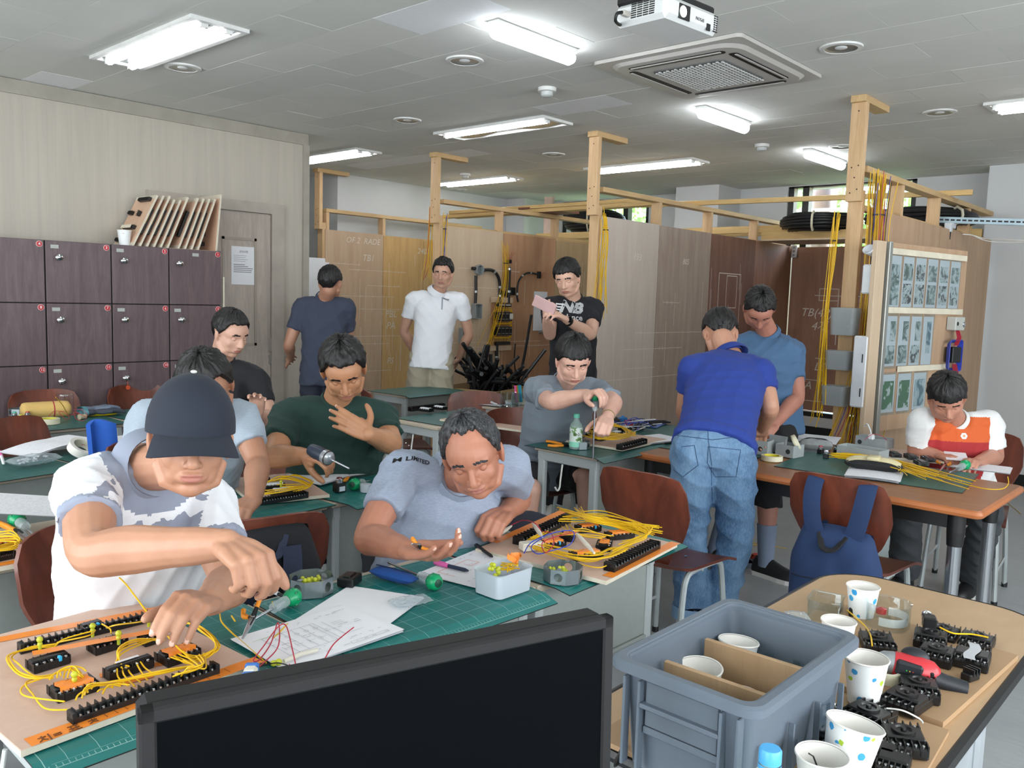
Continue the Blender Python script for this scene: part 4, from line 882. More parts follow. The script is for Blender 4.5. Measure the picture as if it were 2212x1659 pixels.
for x, y, rz, lb in CH_:
    if c0 is None: c0 = make_chair(lb, CM(x, y, rz))
    else: dup(c0, CM(x, y, rz), lb)
# brown meeting table
tbw = wood('orange brown table top', '8E5D3A', 'A3704A', .4, 'y', 4, stretch=6); chromeleg = mat('brushed chrome leg', 'A8ACB0', .22, .9, var=.05)
t = thing('meeting_table', 'brown wooden table with chrome legs between the men at the right', 'table', (3.92, 1.62, 0))
obj('table_top', MB().prism(rpoly(.70, 1.63, .02, 3), .698, .73), tbw, t)
edge = MB(); P = [(x, y, .714) for x, y in rpoly(.70, 1.63, .02, 3)]; obj('edge_band', MB().tube(P, .0165, 8, closed=True), mat('orange edge band', 'B0693A', .35), t, smooth=True)
obj('frame_rail', MB().box((-.27, 0, .66), (.03, 1.4, .06)), blkp, t); obj('frame_rail', MB().box((.27, 0, .66), (.03, 1.4, .06)), blkp, t)
for sx in (-1, 1):
    for sy in (-1, 1):
        obj('leg_collar', MB().lathe([(.034, .62), (.034, .70)], 20, M=mx((sx*.27, sy*.72, 0))).lathe([(.03, .56), (.034, .62)], 20, M=mx((sx*.27, sy*.72, 0))), blkp, t, smooth=.6)
        obj('leg', MB().lathe([(0, 0), (.027, 0), (.027, .60), (0, .6)], 20, M=mx((sx*.27, sy*.72, 0))), chromeleg, t, smooth=.6)
cmat((4.0, 2.15, .7305), PI/2+.05, 'green mat on the brown table left of the grey junction boxes', .52, .45, m_=mplain)
cmat((4.08, 1.37, .7305), PI/2+.12, 'green mat on the brown table under the pencil case', .80, .52, m_=mplain)
# beige rounded table at the right front
bt = wood('beige laminate top', 'B2936F', 'BE9F7B', .45, 'x', 2, stretch=2, bump=.01); t = thing('round_end_table', 'beige table with rounded corners holding the grey crate', 'table', (1.81, .64, 0))
obj('table_top', MB().prism(rpoly(1.30, .55, .14, 8), .703, .729), bt, t); obj('edge_band', MB().tube([(x, y, .716) for x, y in rpoly(1.30, .55, .14, 8)], .0145, 8, closed=True), blkp, t, smooth=True)
for x in (-.42, .42):
    for y in (-.17, .17): obj('leg', MB().rbox((x, y, .35), (.06, .04, .70), .01), mat('pale steel leg', 'A4ABB0', .4, .2), t)
    obj('foot', MB().rbox((x, 0, .02), (.07, .46, .03), .01), mat('pale steel leg', 'A4ABB0'), t)
obj('end_panel', MB().rbox((.22, -.17, .50), (.5, .014, .34), .003), mat('pale steel leg', 'A4ABB0'), t)
pb = mat('raw plywood sheet', 'A98A68', .65, var=.08, scale=5)
def plank(name, corners, z, th, label, m_=pb):
    c = sum((Vector(p) for p in corners), Vector((0, 0)))/4
    o = obj(name, MB().prism([tuple(Vector(p)-c) for p in corners], 0, th), m_, None, loc=(c.x, c.y, z)); return tag(o, label, 'board')
plank('plywood_sheet', [(1.65, .40), (2.105, .372), (2.135, .80), (1.68, .83)], .7295, .012, 'plywood sheet under the red screwdriver and relay sockets')
plank('plywood_sheet', [(1.16, .35), (1.634, .385), (1.62, .83), (1.15, .83)], .7295, .009, 'plywood sheet under the near end of the crate')
# crate
cr_m = mat('grey crate plastic', '5F6A76', .5, var=.08, scale=5, bump=.04); CR = thing('storage_crate', 'grey plastic crate with cups and screws in its compartments', 'crate', (1.297, .636, .739))
L_, W2, Hh = .375, .235, .18
def ringp(l, w_, r, z): return [(x, y, z) for x, y in rpoly(l, w_, r, 5)]
rs = [ringp(L_-.03, W2-.03, .02, 0), ringp(L_, W2, .025, Hh), ringp(L_-.012, W2-.012, .02, Hh), ringp(L_-.042, W2-.042, .015, .030)]; v = sum(rs, []); n_ = 24
obj('crate_shell', MB().add(v, [tuple(range(n_))[::-1], tuple(range(3*n_, 4*n_))]+[(q*n_+k, q*n_+(k+1) % n_, (q+1)*n_+(k+1) % n_, (q+1)*n_+k) for q in range(3) for k in range(n_)]), cr_m, CR, smooth=.5)
rr = [ringp(L_-.014, W2-.014, .022, Hh-.014), ringp(L_+.034, W2+.034, .032, Hh-.014), ringp(L_+.034, W2+.034, .032, Hh-.002), ringp(L_+.022, W2+.022, .028, Hh+.002), ringp(L_-.002, W2-.002, .025, Hh+.002), ringp(L_-.014, W2-.014, .022, Hh-.004)]; v = sum(rr, [])
obj('rim', MB().add(v, [((q % 6)*n_+k, (q % 6)*n_+(k+1) % n_, ((q+1) % 6)*n_+(k+1) % n_, ((q+1) % 6)*n_+k) for q in range(6) for k in range(n_)]), cr_m, CR, smooth=.5)
for y in (-.10, -.072, .072, .10): obj('rib', MB().rbox((-L_/2-.002, y, Hh/2-.008), (.018, .005, Hh-.03), .002), cr_m, CR)
obj('handle_recess', MB().rbox((-L_/2+.002, 0, .075), (.006, .135, .012), .002).rbox((-L_/2-.004, 0, .118), (.016, .14, .008), .003), cr_m, CR)
for x in (-.15, -.05, .05, .15): obj('side_rib', MB().rbox((x, -W2/2-.002, .06), (.004, .01, .09), .001), cr_m, CR)
obj('handle_panel', MB().rbox((-L_/2+.003, 0, .12), (.008, .13, .075), .004), mat('crate shade', '5A6570', .5), CR)
plyd = ply('worn divider plywood', 'A78865', 'BA9B78', .3)
for x, h in ((.062, .118), (-.075, .118)): obj('divider', MB().rbox((x, 0, .088), (.010, .195, h), .001, rot=(0, 0, .04)), plyd, CR)
# monitor
mon_b = mat('matte black bezel', '07080B', .7, var=.1, scale=60, bump=.1, bscale=400); scr = mat('dark glossy screen', '05070A', .45, var=.05, **{"Specular IOR Level": .04})
a, b = Vector((.332, .770, 1.10)), Vector((.862, .602, 1.10))
M = frame(a, b-a, (0.02, .03, 1)); mon = thing('monitor', 'large black computer monitor in the foreground', 'monitor', M=M); Wm = (b-a).length; Hm = .335
fw_ = .016
obj('back_shell', MB().rbox((Wm/2, .026, -Hm/2), (Wm-.004, .040, Hm-.004), .008), mon_b, mon)
for nm, c, d in (('bezel', (Wm/2, 0, -fw_/2), (Wm, .016, fw_)), ('bezel', (Wm/2, 0, -Hm+fw_/2), (Wm, .016, fw_)), ('bezel', (fw_/2, 0, -Hm/2), (fw_, .016, Hm)), ('bezel', (Wm-fw_/2, 0, -Hm/2), (fw_, .016, Hm))): obj(nm, MB().rbox(c, d, .0025), mon_b, mon)
obj('screen', MB().box((Wm/2, .0, -Hm/2), (Wm-.03, .010, Hm-.03)), scr, mon)
obj('stand_neck', MB().rbox((Wm/2, .06, -Hm+.04), (.07, .03, .20), .006), mon_b, mon); obj('stand_base', MB().rbox((Wm/2, .04, -Hm-.058), (.24, .18, .014), .006), mon_b, mon)
t = thing('teacher_desk', 'low dark desk under the monitor', 'desk', (.62, .68, 0), rz=-.31)
obj('desktop', MB().rbox((0, 0, .685), (.75, .34, .02), .004), blkp, t)
for x in (-.33, .33):
    for y in (-.13, .13): obj('leg', MB().rbox((x, y, .34), (.03, .03, .68), .004), blkp, t)
# ================================================================ people
def remesh(mb, voxel, it=4, mats=None, smooth_f=.5):
    me = bpy.data.meshes.new('tmp'); me.from_pydata(mb.v, [], mb.f)
    bm = bmesh.new(); bm.from_mesh(me); bmesh.ops.recalc_face_normals(bm, faces=bm.faces); bm.to_mesh(me); bm.free()
    o = bpy.data.objects.new('tmp', me); COL.objects.link(o)
    m = o.modifiers.new('r', 'REMESH'); m.mode = 'VOXEL'; m.voxel_size = voxel; m.adaptivity = 0
    s = o.modifiers.new('s', 'SMOOTH'); s.factor = smooth_f; s.iterations = it
    me2 = bpy.data.meshes.new_from_object(o.evaluated_get(bpy.context.evaluated_depsgraph_get())); bpy.data.objects.remove(o); bpy.data.meshes.remove(me)
    me2.materials.clear()
    for q in (mats or []): me2.materials.append(q)
    me2.polygons.foreach_set('use_smooth', [True]*len(me2.polygons)); return me2
def vco(me): a = np.empty(len(me.vertices)*3); me.vertices.foreach_get('co', a); return a.reshape(-1, 3)
def vno(me): a = np.empty(len(me.vertices)*3); me.vertices.foreach_get('normal', a); return a.reshape(-1, 3)
def setco(me, a): me.vertices.foreach_set('co', a.ravel()); me.update()
def fcen(me): a = np.empty(len(me.polygons)*3); me.polygons.foreach_get('center', a); return a.reshape(-1, 3)
def setmat(me, mask, idx):
    a = np.zeros(len(me.polygons), dtype=np.int32); me.polygons.foreach_get('material_index', a); a[mask] = idx; me.polygons.foreach_set('material_index', a)
def folds(me, seed, amp, sc=1.0, dirs=None):
    "cloth wrinkles: warped directional ridges"
    r = np.random.RandomState(seed); c = vco(me); n = vno(me); d = np.zeros(len(c))
    wv = np.zeros_like(c)
    for k in range(4):
        q = r.randn(3)*5*sc; wv += np.outer(np.sin(c @ q+r.rand()*6), r.randn(3))*.018
    cw = c+wv
    for k in range(6):
        q = r.randn(3)*np.array([1, 1, 1.3]); q /= np.linalg.norm(q); f = (16+14*r.rand())*sc
        q2 = r.randn(3)*4; msk = np.clip(np.sin(c @ q2+r.rand()*6)*.9+.25, 0, 1)
        w = np.sin((cw @ q)*f*2+r.rand()*6); d += msk*(1-2*np.abs(w)**.7)*.5
    setco(me, c+n*(d*amp)[:, None])
def V(*a): return Vector(a)
def limb(mb, pts, rad, n=14, sp=5, caps=True):
    P = spline(pts, sp); R = [];
    for i in range(len(rad)-1):
        for k in range(sp): t = k/sp; t = t*t*(3-2*t); R.append(rad[i]*(1-t)+rad[i+1]*t)
    R.append(rad[-1]); mb.tube(P, R, n)
    if caps: mb.ell(P[0], R[0]*.99, nu=n, nv=8); mb.ell(P[-1], R[-1]*.99, nu=n, nv=8)
skin_cache = {}
def skin(col):
    if col in skin_cache: return skin_cache[col]
    n = N('skin '+col); v = n.co(); c = rgb(col); f = n.noise(v, 9, 4, .6); g = n.noise(v, 60, 3, .6)
    cc = n.mix(n.ramp(f, [(.3, 0), (.7, 1)]), [c[0]*.90, c[1]*.84, c[2]*.82], [min(1, q*1.08) for q in c])
    n.bump(g, .12, .0015); n.out(cc, Roughness=.5); n.b.inputs['Subsurface Weight'].default_value = .12; n.b.inputs['Subsurface Radius'].default_value = (.02, .008, .004); n.b.inputs['Subsurface Scale'].default_value = .5
    skin_cache[col] = n.m; return n.m
hairm = N('black hair'); hv = hairm.co((60, 60, 12)); hf = hairm.noise(hv, 4, 4, .7); hairm.bump(hf, .5, .004); hairm = hairm.out(hairm.ramp(hf, [(.35, rgb('070606')), (.75, rgb('181617'))]), Roughness=.5)
hairg = N('greying hair'); hv = hairg.co((60, 60, 12)); hf = hairg.noise(hv, 4, 4, .7); hairg.bump(hf, .5, .004); hairg = hairg.out(hairg.ramp(hf, [(.4, rgb('0E0E0F')), (.75, rgb('55575C'))]), Roughness=.42)
lipm = mat('lips', 'A56C5F', .5); nailm = mat('finger nail', 'E2B8A8', .3, var=.03); eyew = mat('eye white', 'B9AFA6', .25, var=.02); iris = mat('dark iris', '1B110C', .15)
def fabric(name, col, var=.06, bump=.15, rough=.85, heather=0):
    if name in MT: return MT[name]
    n = N(name); v = n.co(); c = rgb(col); f = n.noise(v, 5, 3, .5); g = n.noise(n.co((1, 1, 1)), 420, 2, .7); h = n.noise(n.co((90, 90, 400)), 1.0, 3, .7)
    cc = n.ramp(f, [(.3, [q*(1-var) for q in c]), (.7, [min(1, q*(1+var)) for q in c])])
    if heather: cc = n.mix(n.ramp(h, [(.35, 0), (.7, heather)]), cc, [min(1, q*1.5) for q in c])
    n.bump(g, bump, .0008); MT[name] = n.out(cc, Roughness=rough); n.b.inputs['Sheen Weight'].default_value = .03; return MT[name]
def denim():
    n = N('washed blue denim'); f = n.noise(n.co((1, 1, .5)), 5, 4, .6); g = n.noise(n.co((1, 1, .4)), 160, 3, .8)
    c = n.mix(n.ramp(f, [(.35, 0), (.7, 1)]), rgb('385C82'), rgb('6F91B1')); c = n.mix(n.ramp(g, [(.4, 0), (.8, .5)]), c, rgb('8FAAC2')); n.bump(g, .2, .001); return n.out(c, Roughness=.85)
denim_m = denim()
def hand(mb, Wr, d, palm, s, curl=(25, 30, 20), spread=6, thumb=(0, 0), nails=None, sc=1.0, per=None, ti=.0):
    """five fingers: Wr wrist, d towards knuckles, palm = direction the palm faces, s=+1/-1 puts the thumb on the +y/-y side"""
    x = Vector(d).normalized(); z = -Vector(palm); z = (z-x*z.dot(x)).normalized(); y = z.cross(x)
    F = Matrix.Translation(Wr) @ Matrix((x, y, z)).transposed().to_4x4() @ Matrix.Scale(sc, 4)
    def L(p): return F @ Vector(p)
    K = [(.088, .029, 0, (.040, .026, .019)), (.092, .0095, .003, (.045, .030, .020)), (.087, -.010, .001, (.041, .027, .020)), (.077, -.028, -.004, (.033, .020, .018))]
    q = sc
    for i, (kx, ky, kz, ln) in enumerate(K):
        ky *= s
        mb.tube([L((.0, ky*.55, 0)), L((kx*.5, ky*.85, .002)), L((kx, ky, kz))], [.0155*q, .0145*q, .0118*q], 12); mb.ell(L((kx, ky, kz)), .0120*q, nu=12, nv=8)
        cu = (per[i] if per else curl); a = 0; p = Vector((kx, ky, kz)); az = math.radians(spread)*(1.5-i)*s*.8
        pts = [p.copy()]; rr = [.0105*q]
        for j in range(3):
            a += math.radians(cu[j]); p = p+Vector((math.cos(a)*math.cos(az), math.cos(a)*math.sin(az), -math.sin(a)))*ln[j]; pts.append(p.copy()); rr.append((.0098, .0085, .0070)[j]*q*(.9 if i == 3 else 1))
        W_ = [L(p_) for p_ in pts]
        mb.tube([W_[0], W_[0].lerp(W_[1], .5), W_[1], W_[1].lerp(W_[2], .5), W_[2], W_[2].lerp(W_[3], .6), W_[3]], [rr[0], rr[0]*.96, rr[1]*1.03, rr[1]*.95, rr[2]*1.03, rr[2]*.96, rr[3]], 10)
        for k in (1, 2, 3): mb.ell(W_[k], rr[k]*1.0, nu=10, nv=6)
        if nails is not None: nails.append((W_[3]+(F.to_3x3() @ Vector((math.sin(a)*.0055, 0, math.cos(a)*.0055))), (F.to_3x3() @ Vector((math.sin(a), 0, math.cos(a)))).normalized(), (W_[3]-W_[2]).normalized()))
    mb.ell(L((.045, 0, -.002)), (1, 1, 1), nu=3, nv=2) if 0 else None
    mb.ell((0, 0, 0), (1, 1, 1), M=F @ mx((.048, 0, -.004), (0, 0, 0), (.046, .036, .0135)))
    mb.ell((0, 0, 0), (1, 1, 1), M=F @ mx((.036, s*.024, -.012), (0, 0, s*.5), (.034, .017, .016)))
    a0, b0 = thumb; dr = Vector((.62, s*.72, -.30)); dr = (Matrix.Rotation(math.radians(a0)*-s, 3, 'X') @ Matrix.Rotation(math.radians(b0)*-s, 3, 'Z') @ dr).normalized()
    p0 = Vector((.018, s*.024, -.008)); p1 = p0+dr*.044; d2 = (dr*.88+Vector((.42, -.1*s, -.10-ti))).normalized(); p2 = p1+d2*.034; d3 = (d2+Vector((.25, -.12*s, -.10-ti))).normalized(); p3 = p2+d3*.026
    W_ = [L(p_) for p_ in (p0, p1, p2, p3)]; mb.tube(spline(W_, 3), [r_*q for r_ in (.016, .0155, .0145, .0135, .0128, .012, .0122, .0118, .0105, .0085)], 12); mb.ell(W_[1], .0128*q, nu=10, nv=6); mb.ell(W_[3], .0085*q, nu=10, nv=6); mb.ell(W_[0], .0145*q)
    return F
def arm(mb, S, E, Wr, k=1.0):
    u = E.lerp(S, .5); f = E.lerp(Wr, .28); g = E.lerp(Wr, .7)
    limb(mb, [S, u, E, f, g, Wr], [.052*k, .048*k, .041*k, .044*k, .034*k, .0265*k])
def head_frame(H, face, up=(0, 0, 1)):
    y = Vector(face).normalized(); z = Vector(up); z = (z-y*z.dot(y)).normalized(); x = y.cross(z)
    return Matrix.Translation(H) @ Matrix((x, y, z)).transposed().to_4x4()
def add_head(mb, HF, k=1.0):
    def e(c, r, rot=(0, 0, 0)): mb.ell((0, 0, 0), 1, M=HF @ mx([q*k for q in c], rot, [q*k for q in r]), nu=20, nv=14)
    e((0, -.014, .035), (.0765, .094, .083)); e((0, .016, -.022), (.066, .073, .083)); e((0, .050, -.088), (.027, .024, .021)); e((0, .03, .03), (.068, .062, .06))
    for s in (-1, 1):
        e((s*.036, .052, -.022), (.025, .024, .026)); e((s*.032, .040, -.056), (.022, .028, .030)); e((s*.079, -.008, -.006), (.0085, .018, .031), (0, s*.15, -s*.3)); e((s*.078, -.006, -.03), (.006, .009, .01)); e((s*.012, .093, -.030), (.0085, .010, .0075)); e((s*.030, .072, .026), (.026, .012, .009), (0, 0, -s*.25))
        mb.tube([HF @ Vector((s*.062*k, -.005*k, -.045*k)), HF @ Vector((s*.048*k, .03*k, -.078*k)), HF @ Vector((0, .052*k, -.092*k))], [.018*k, .018*k, .018*k], 10)
    mb.tube([HF @ Vector((0, y*k, z*k)) for y, z in ((.078, .022), (.088, .004), (.099, -.016), (.104, -.027))], [.008*k, .009*k, .0115*k, .0125*k], 10); e((0, .1035, -.027), (.0125, .011, .010))
    e((0, .082, -.052), (.025, .0125, .0075)); e((0, .080, -.063), (.021, .0125, .008)); e((0, .066, -.058), (.034, .022, .02))
def shape_face(me, HF, k=1.0):
    inv = np.array(HF.inverted()); c = vco(me); lc = c @ inv[:3, :3].T+inv[:3, 3]; lc /= k; near = (np.abs(lc) < .14).all(axis=1); R3 = np.array(HF.to_3x3()); dl = np.zeros_like(c)
    for s in (-1, 1):
        g = np.exp(-(((lc[:, 0]-s*.031)/.0135)**2+((lc[:, 2]-.006)/.0085)**2))*(lc[:, 1] > .03); dl[:, 1] -= g*.0085
        g = np.exp(-(((lc[:, 0]-s*.0105)/.003)**2+((lc[:, 2]+.037)/.0025)**2))*(lc[:, 1] > .07); dl[:, 1] -= g*.003
    g = np.exp(-((lc[:, 0]/.026)**2+((lc[:, 2]+.0575)/.0018)**2))*(lc[:, 1] > .06); dl[:, 1] -= g*.004
    g = np.exp(-((lc[:, 0]/.02)**2+((lc[:, 2]+.076)/.005)**2))*(lc[:, 1] > .05); dl[:, 1] -= g*.003
    c[near] += (dl[near]*k) @ R3.T; setco(me, c)
    f = fcen(me); lf = (f @ inv[:3, :3].T+inv[:3, 3])/k; fr = (lf[:, 1] > .055) & (lf[:, 1] < .125) & (np.abs(lf[:, 0]) < .08) & (np.abs(lf[:, 2]) < .12)
    setmat(me, fr & (np.abs(lf[:, 0]) < .024) & (((lf[:, 2]+.0585)/.0095)**2+(lf[:, 0]/.0225)**2 < 1) & (lf[:, 1] > .07), 1)
    ax = np.abs(lf[:, 0]); yb = .030-.9*np.maximum(0, ax-.035)**1.0*.45
    setmat(me, fr & (ax > .013) & (ax < .050) & (np.abs(lf[:, 2]-yb) < .0042), 2)
def nail_paint(me, nails):
    if not nails: return
    f = fcen(me)
    for p, n_, d in nails:
        q = f-np.array(p); dd = q @ np.array(d); nn = q @ np.array(n_); lat = np.linalg.norm(q-np.outer(dd, d)-np.outer(nn, n_), axis=1)
        setmat(me, (np.abs(dd-.001) < .0060) & (lat < .0048) & (nn > -.003) & (nn < .006), 3)
def hair(HF, parent, m_=hairm, front=.072, side=.012, back=-.055, thick=1.0, k=1.0, seed=0, bald=0, nm='hair', tuft=.0):
    nu, nv = 110, 64; mb = MB(); rd = random.Random(seed); o1, o2, o3 = rd.random()*50, rd.random()*50, rd.random()*50
    vs = []
    for j in range(nv+1):
        th = PI*j/nv*.86
        for i in range(nu):
            ph = 2*PI*i/nu; d = Vector((math.sin(th)*math.cos(ph), math.sin(th)*math.sin(ph), math.cos(th))); fy = d.y
            c = Vector((0, -.014, .034)); r = Vector((.0785, .0965, .0865)); p = Vector((c.x+d.x*r.x, c.y+d.y*r.y, c.z+d.z*r.z))
            az = math.atan2(p.y+.014, abs(p.x)+1e-6)   # pi/2 front, -pi/2 back
            if az > .55: zl = front-(0 if az > .9 else (.9-az)/.35*(front-.028))+.004*noise.noise(Vector((p.x*90, o1, 0)))*2
            elif az > .05: zl = -.018+(az-.05)/.5*(.046)
            elif az > -.45: zl = side+.004
            else: zl = side+(back-side)*min(1, (-.45-az)/.5)
            cov = max(0, min(1, (p.z-zl)/.009)); cov = cov*cov*(3-2*cov)
            if bald and p.z > .05: cov *= max(0, min(1, ((abs(p.x)-.02)/.03 if p.y > -.03 else 1)+.0))*1.0 if p.y > -.05 else 1
            st = noise.noise(Vector((ph*7+o1, th*2.2, o2)))*.005+noise.noise(Vector((ph*26, th*4+o2, o3)))*.0042+noise.noise(Vector((ph*60, th*9, o1)))*.0022
            up = max(0, d.z)*.008*thick+.007*thick+tuft*max(0, d.z)*(.5+noise.noise(Vector((ph*4, th*5, o3))))
            q = Vector(((r.x+up+st)*d.x, (r.y+up+st)*d.y, (r.z+up+st)*d.z))*cov+Vector((r.x*d.x, r.y*d.y, r.z*d.z))*.86*(1-cov)
            vs.append((c+q)*k)
    fs = [(j*nu+i, j*nu+(i+1) % nu, (j+1)*nu+(i+1) % nu, (j+1)*nu+i) for j in range(nv) for i in range(nu)]
    mb.add(vs, fs, 0, HF); return obj(nm, mb, m_, parent, smooth=1.2)
def eyes(HF, parent, sk, k=1.0):
    for s in (-1, 1):
        M = HF @ mx((s*.031*k, .0655*k, .004*k)); m = MB(); m.ell((0, 0, 0), .0112*k, M=M, nu=14, nv=10); m.ell((0, .0078*k, -.005*k), (.0052*k, .0035*k, .0052*k), M=M, nu=10, nv=6, mi=1); o = obj('eye', m, [eyew, iris], parent, smooth=1.2)
        m = MB(); m.lathe([(.0126*k, -.003), (.0128*k, .002), (.0122*k, .005*k), (.0092*k, .0093*k), (.0, .0130*k)], 16, M=M @ mx((0, .0006, .0002), (-.62, 0, 0))); obj('eyelid', m, sk, parent, smooth=1.2)
def person(name_label, P, sk, shirt, hairo, shirt_mats=None, regions=None, vox=.006, svox=.009, group=None, face=(0, -1, 0), hup=(0, 0, 1), H=None, Nk=None, pel=None, S=None, E=None, Wr=None, hands=None, lat_h=None, belly=0., sleeve=.62, pants=None, collar='tee', hk=1.0, girth=1.0, hem=.10, fold=.006, seed=1, hem_up=None, hairkw={}, cap=None, sw=1.0, collar_m=None, neck_in=.0, armk=1.0):
    """S/E/Wr: (image-left, image-right) joints; everything in world space, root empty on the floor below the pelvis"""
    root = thing('person', name_label, 'person', (pel.x, pel.y, 0), group=group); ri = Matrix.Translation((-pel.x, -pel.y, 0))
    HF = head_frame(H, face, hup); skm = skin(sk); nails = []
    mb = MB(); add_head(mb, HF, hk)
    nb = Nk; nt = HF @ Vector((0, -.028*hk, -.055*hk)); limb(mb, [nb+(nb-nt).normalized()*.03, nb.lerp(nt, .5), nt], [.060*hk, .056*hk, .054*hk])
    limb(mb, [nb, nb.lerp(pel, .5), pel], [.06, .08, .09])
    for s_, e_, w_ in zip(S, E, Wr):
        if e_ is None: continue
        limb(mb, [nb.lerp(pel, .12), s_], [.05, .05]); arm(mb, s_, e_, w_, .97*girth**.5*armk)
    for h in (hands or []): hand(mb, nails=nails, **h)
    me = remesh(mb, vox, 3, [skm, lipm, hairo or hairm, nailm]); shape_face(me, HF, hk); nail_paint(me, nails); me.transform(ri)
    body = obj('body', me, None, root)
    def sub(name, m, mats, sm_=1.2): o = obj(name, m, mats, root, smooth=sm_) if isinstance(m, MB) else obj(name, m, None, root); return o
    # shirt
    up = (nb-pel); lat = (S[1]-S[0]).normalized(); lh = Vector(lat_h).normalized() if lat_h else lat
    m = MB(); hp = pel-(hem_up or (up.normalized()))*hem; mid = pel.lerp(nb, .45); 
    ctr = spline([hp, pel, mid, nb.lerp(pel, .22), nb.lerp(pel, .02)], 5); nC = len(ctr); rings = []
    Wd = np.interp(np.linspace(0, 1, nC), [0, .2, .42, .65, .8, .92, 1], [.180, .172, .162, .178, .172, .12, .066]); Dp = np.interp(np.linspace(0, 1, nC), [0, .2, .42, .65, .8, .92, 1], [.130, .126, .112+belly, .118, .100, .075, .062])
    for i, c in enumerate(ctr):
        t = i/(nC-1); a = ctr[max(0, i-1)]; b = ctr[min(nC-1, i+1)]; tz = (b-a).normalized(); lx = lh.lerp(lat, min(1, t*1.4)); lx = (lx-tz*lx.dot(tz)).normalized(); ly = tz.cross(lx)
        fw = 1 if ly.dot(Vector(face)) > 0 or abs(ly.dot(Vector(face))) < .2 else -1
        for k in range(28):
            an = 2*PI*k/28; ca, sa = math.cos(an), math.sin(an); ex = .82
            x = math.copysign(abs(ca)**ex, ca)*Wd[i]*girth*(sw if t > .5 else 1); y = math.copysign(abs(sa)**ex, sa)*Dp[i]*girth*(1+(belly*2.5*(1 if ly.dot(Vector(face))*sa > 0 else 0))*math.exp(-((t-.4)/.25)**2))
            rings.append(c+lx*x+ly*y)
    n_ = 28; m.add(rings, [tuple(range(n_))[::-1], tuple(range((nC-1)*n_, nC*n_))]+[(i*n_+k, i*n_+(k+1) % n_, (i+1)*n_+(k+1) % n_, (i+1)*n_+k) for i in range(nC-1) for k in range(n_)])
    for s_, e_, w_ in zip(S, E, Wr):
        limb(m, [nb.lerp(pel, .10), nb.lerp(s_, .55)+(nb-pel).normalized()*-.005, s_], [.055*girth, .062*girth, .070*girth], 16)
        if e_ is not None: x = s_.lerp(e_, sleeve); m.tube(spline([s_, s_.lerp(x, .5), x], 4), [q*girth**.5 for q in [armk**.6*x_ for x_ in (.071, .070, .068, .066, .064, .0625, .0615, .0615, .063)]], 20)
    ms = remesh(m, svox, 5, [shirt]+(shirt_mats or [])); folds(ms, seed, fold)
    if regions: 
        fc = fcen(ms)
        for fn, idx in regions: setmat(ms, fn(fc), idx)
    ms.transform(ri); sh = obj('shirt', ms, None, root)
    ax = (nt-nb).normalized(); cq = ax.to_track_quat('Z', 'Y').to_matrix().to_4x4(); CMx = Matrix.Translation(ri @ (nb+ax*(.012+neck_in))) @ cq
    cm_ = collar_m or shirt
    if collar == 'polo': sub('collar', MB().lathe([(.068, .0), (.066, .030), (.070, .036), (.092, .006), (.094, -.006), (.090, -.004), (.072, .026)], 28, M=CMx), cm_)
    else: sub('neckband', MB().lathe([(.073, -.012), (.0655, .012), (.0615, .012), (.068, -.012)], 28, M=CMx), cm_)
    if hairo is not None or cap is None: h = hair(HF, root, hairo or hairm, k=hk, seed=seed, **hairkw); h.data.transform(ri)
    for o in list(COL.objects)[-1:]: pass
    n0 = len(COL.objects); before = set(o.name for o in COL.objects); eyes(ri @ HF, root, skm, hk)
    if cap: cap(ri @ HF, root)
    return root, ri, HF, ms, sh
def pant(root, ri, pel, lat, legs, m_, hipr=(.165, .125), r=(.092, .072, .06, .055), vox=.009, fold=.006, seed=3, name='trousers', end=1.0, up=(0, 0, 1), waist=.05):
    "legs: list of (knee, ankle) pairs; end<1 cuts the leg between knee and ankle, <0 above the knee"
    m = MB(); lat = Vector(lat).normalized(); z = Vector(up); F = Matrix.Translation(pel) @ Matrix((lat, z.cross(lat).normalized(), z)).transposed().to_4x4(); m.ell((0, 0, 0), 1, M=F @ mx((0, 0, .0), (0, 0, 0), (hipr[0]*.97, hipr[1]*.95, .115)))
    m.ell((0, 0, 0), 1, M=F @ mx((0, 0, waist), (0, 0, 0), (hipr[0]*.80, hipr[1]*.78, .08)))
    for i, (kn, an) in enumerate(legs):
        s = -1 if i == 0 else 1; h = pel+lat*(s*.088); e = kn.lerp(an, max(end, 0)) if end >= 0 else h.lerp(kn, 1+end)
        if end >= 0: m.tube(spline([h, h.lerp(kn, .5), kn, kn.lerp(e, .5), e], 4), [r[0]]*3+list(np.linspace(r[0], r[1], 4))+list(np.linspace(r[1], r[2], 4))+list(np.linspace(r[2], r[3], 6)), 18); m.ell(h, r[0], nu=16)
        else: m.tube(spline([h, h.lerp(e, .5), e], 4), list(np.linspace(r[0], r[1]*1.08, 9)), 18); m.ell(h, r[0], nu=16)
    me = remesh(m, vox, 4, [m_]); folds(me, seed, fold); me.transform(ri); return obj(name, me, None, root)
def bareleg(root, ri, segs, sk, nm='lower_leg', vox=.008):
    m = MB()
    for kn, an in segs: limb(m, [kn, kn.lerp(an, .3), kn.lerp(an, .7), an], [.055, .057, .043, .036])
    me = remesh(m, vox, 3, [skin(sk)]); me.transform(ri); return obj(nm, me, None, root)
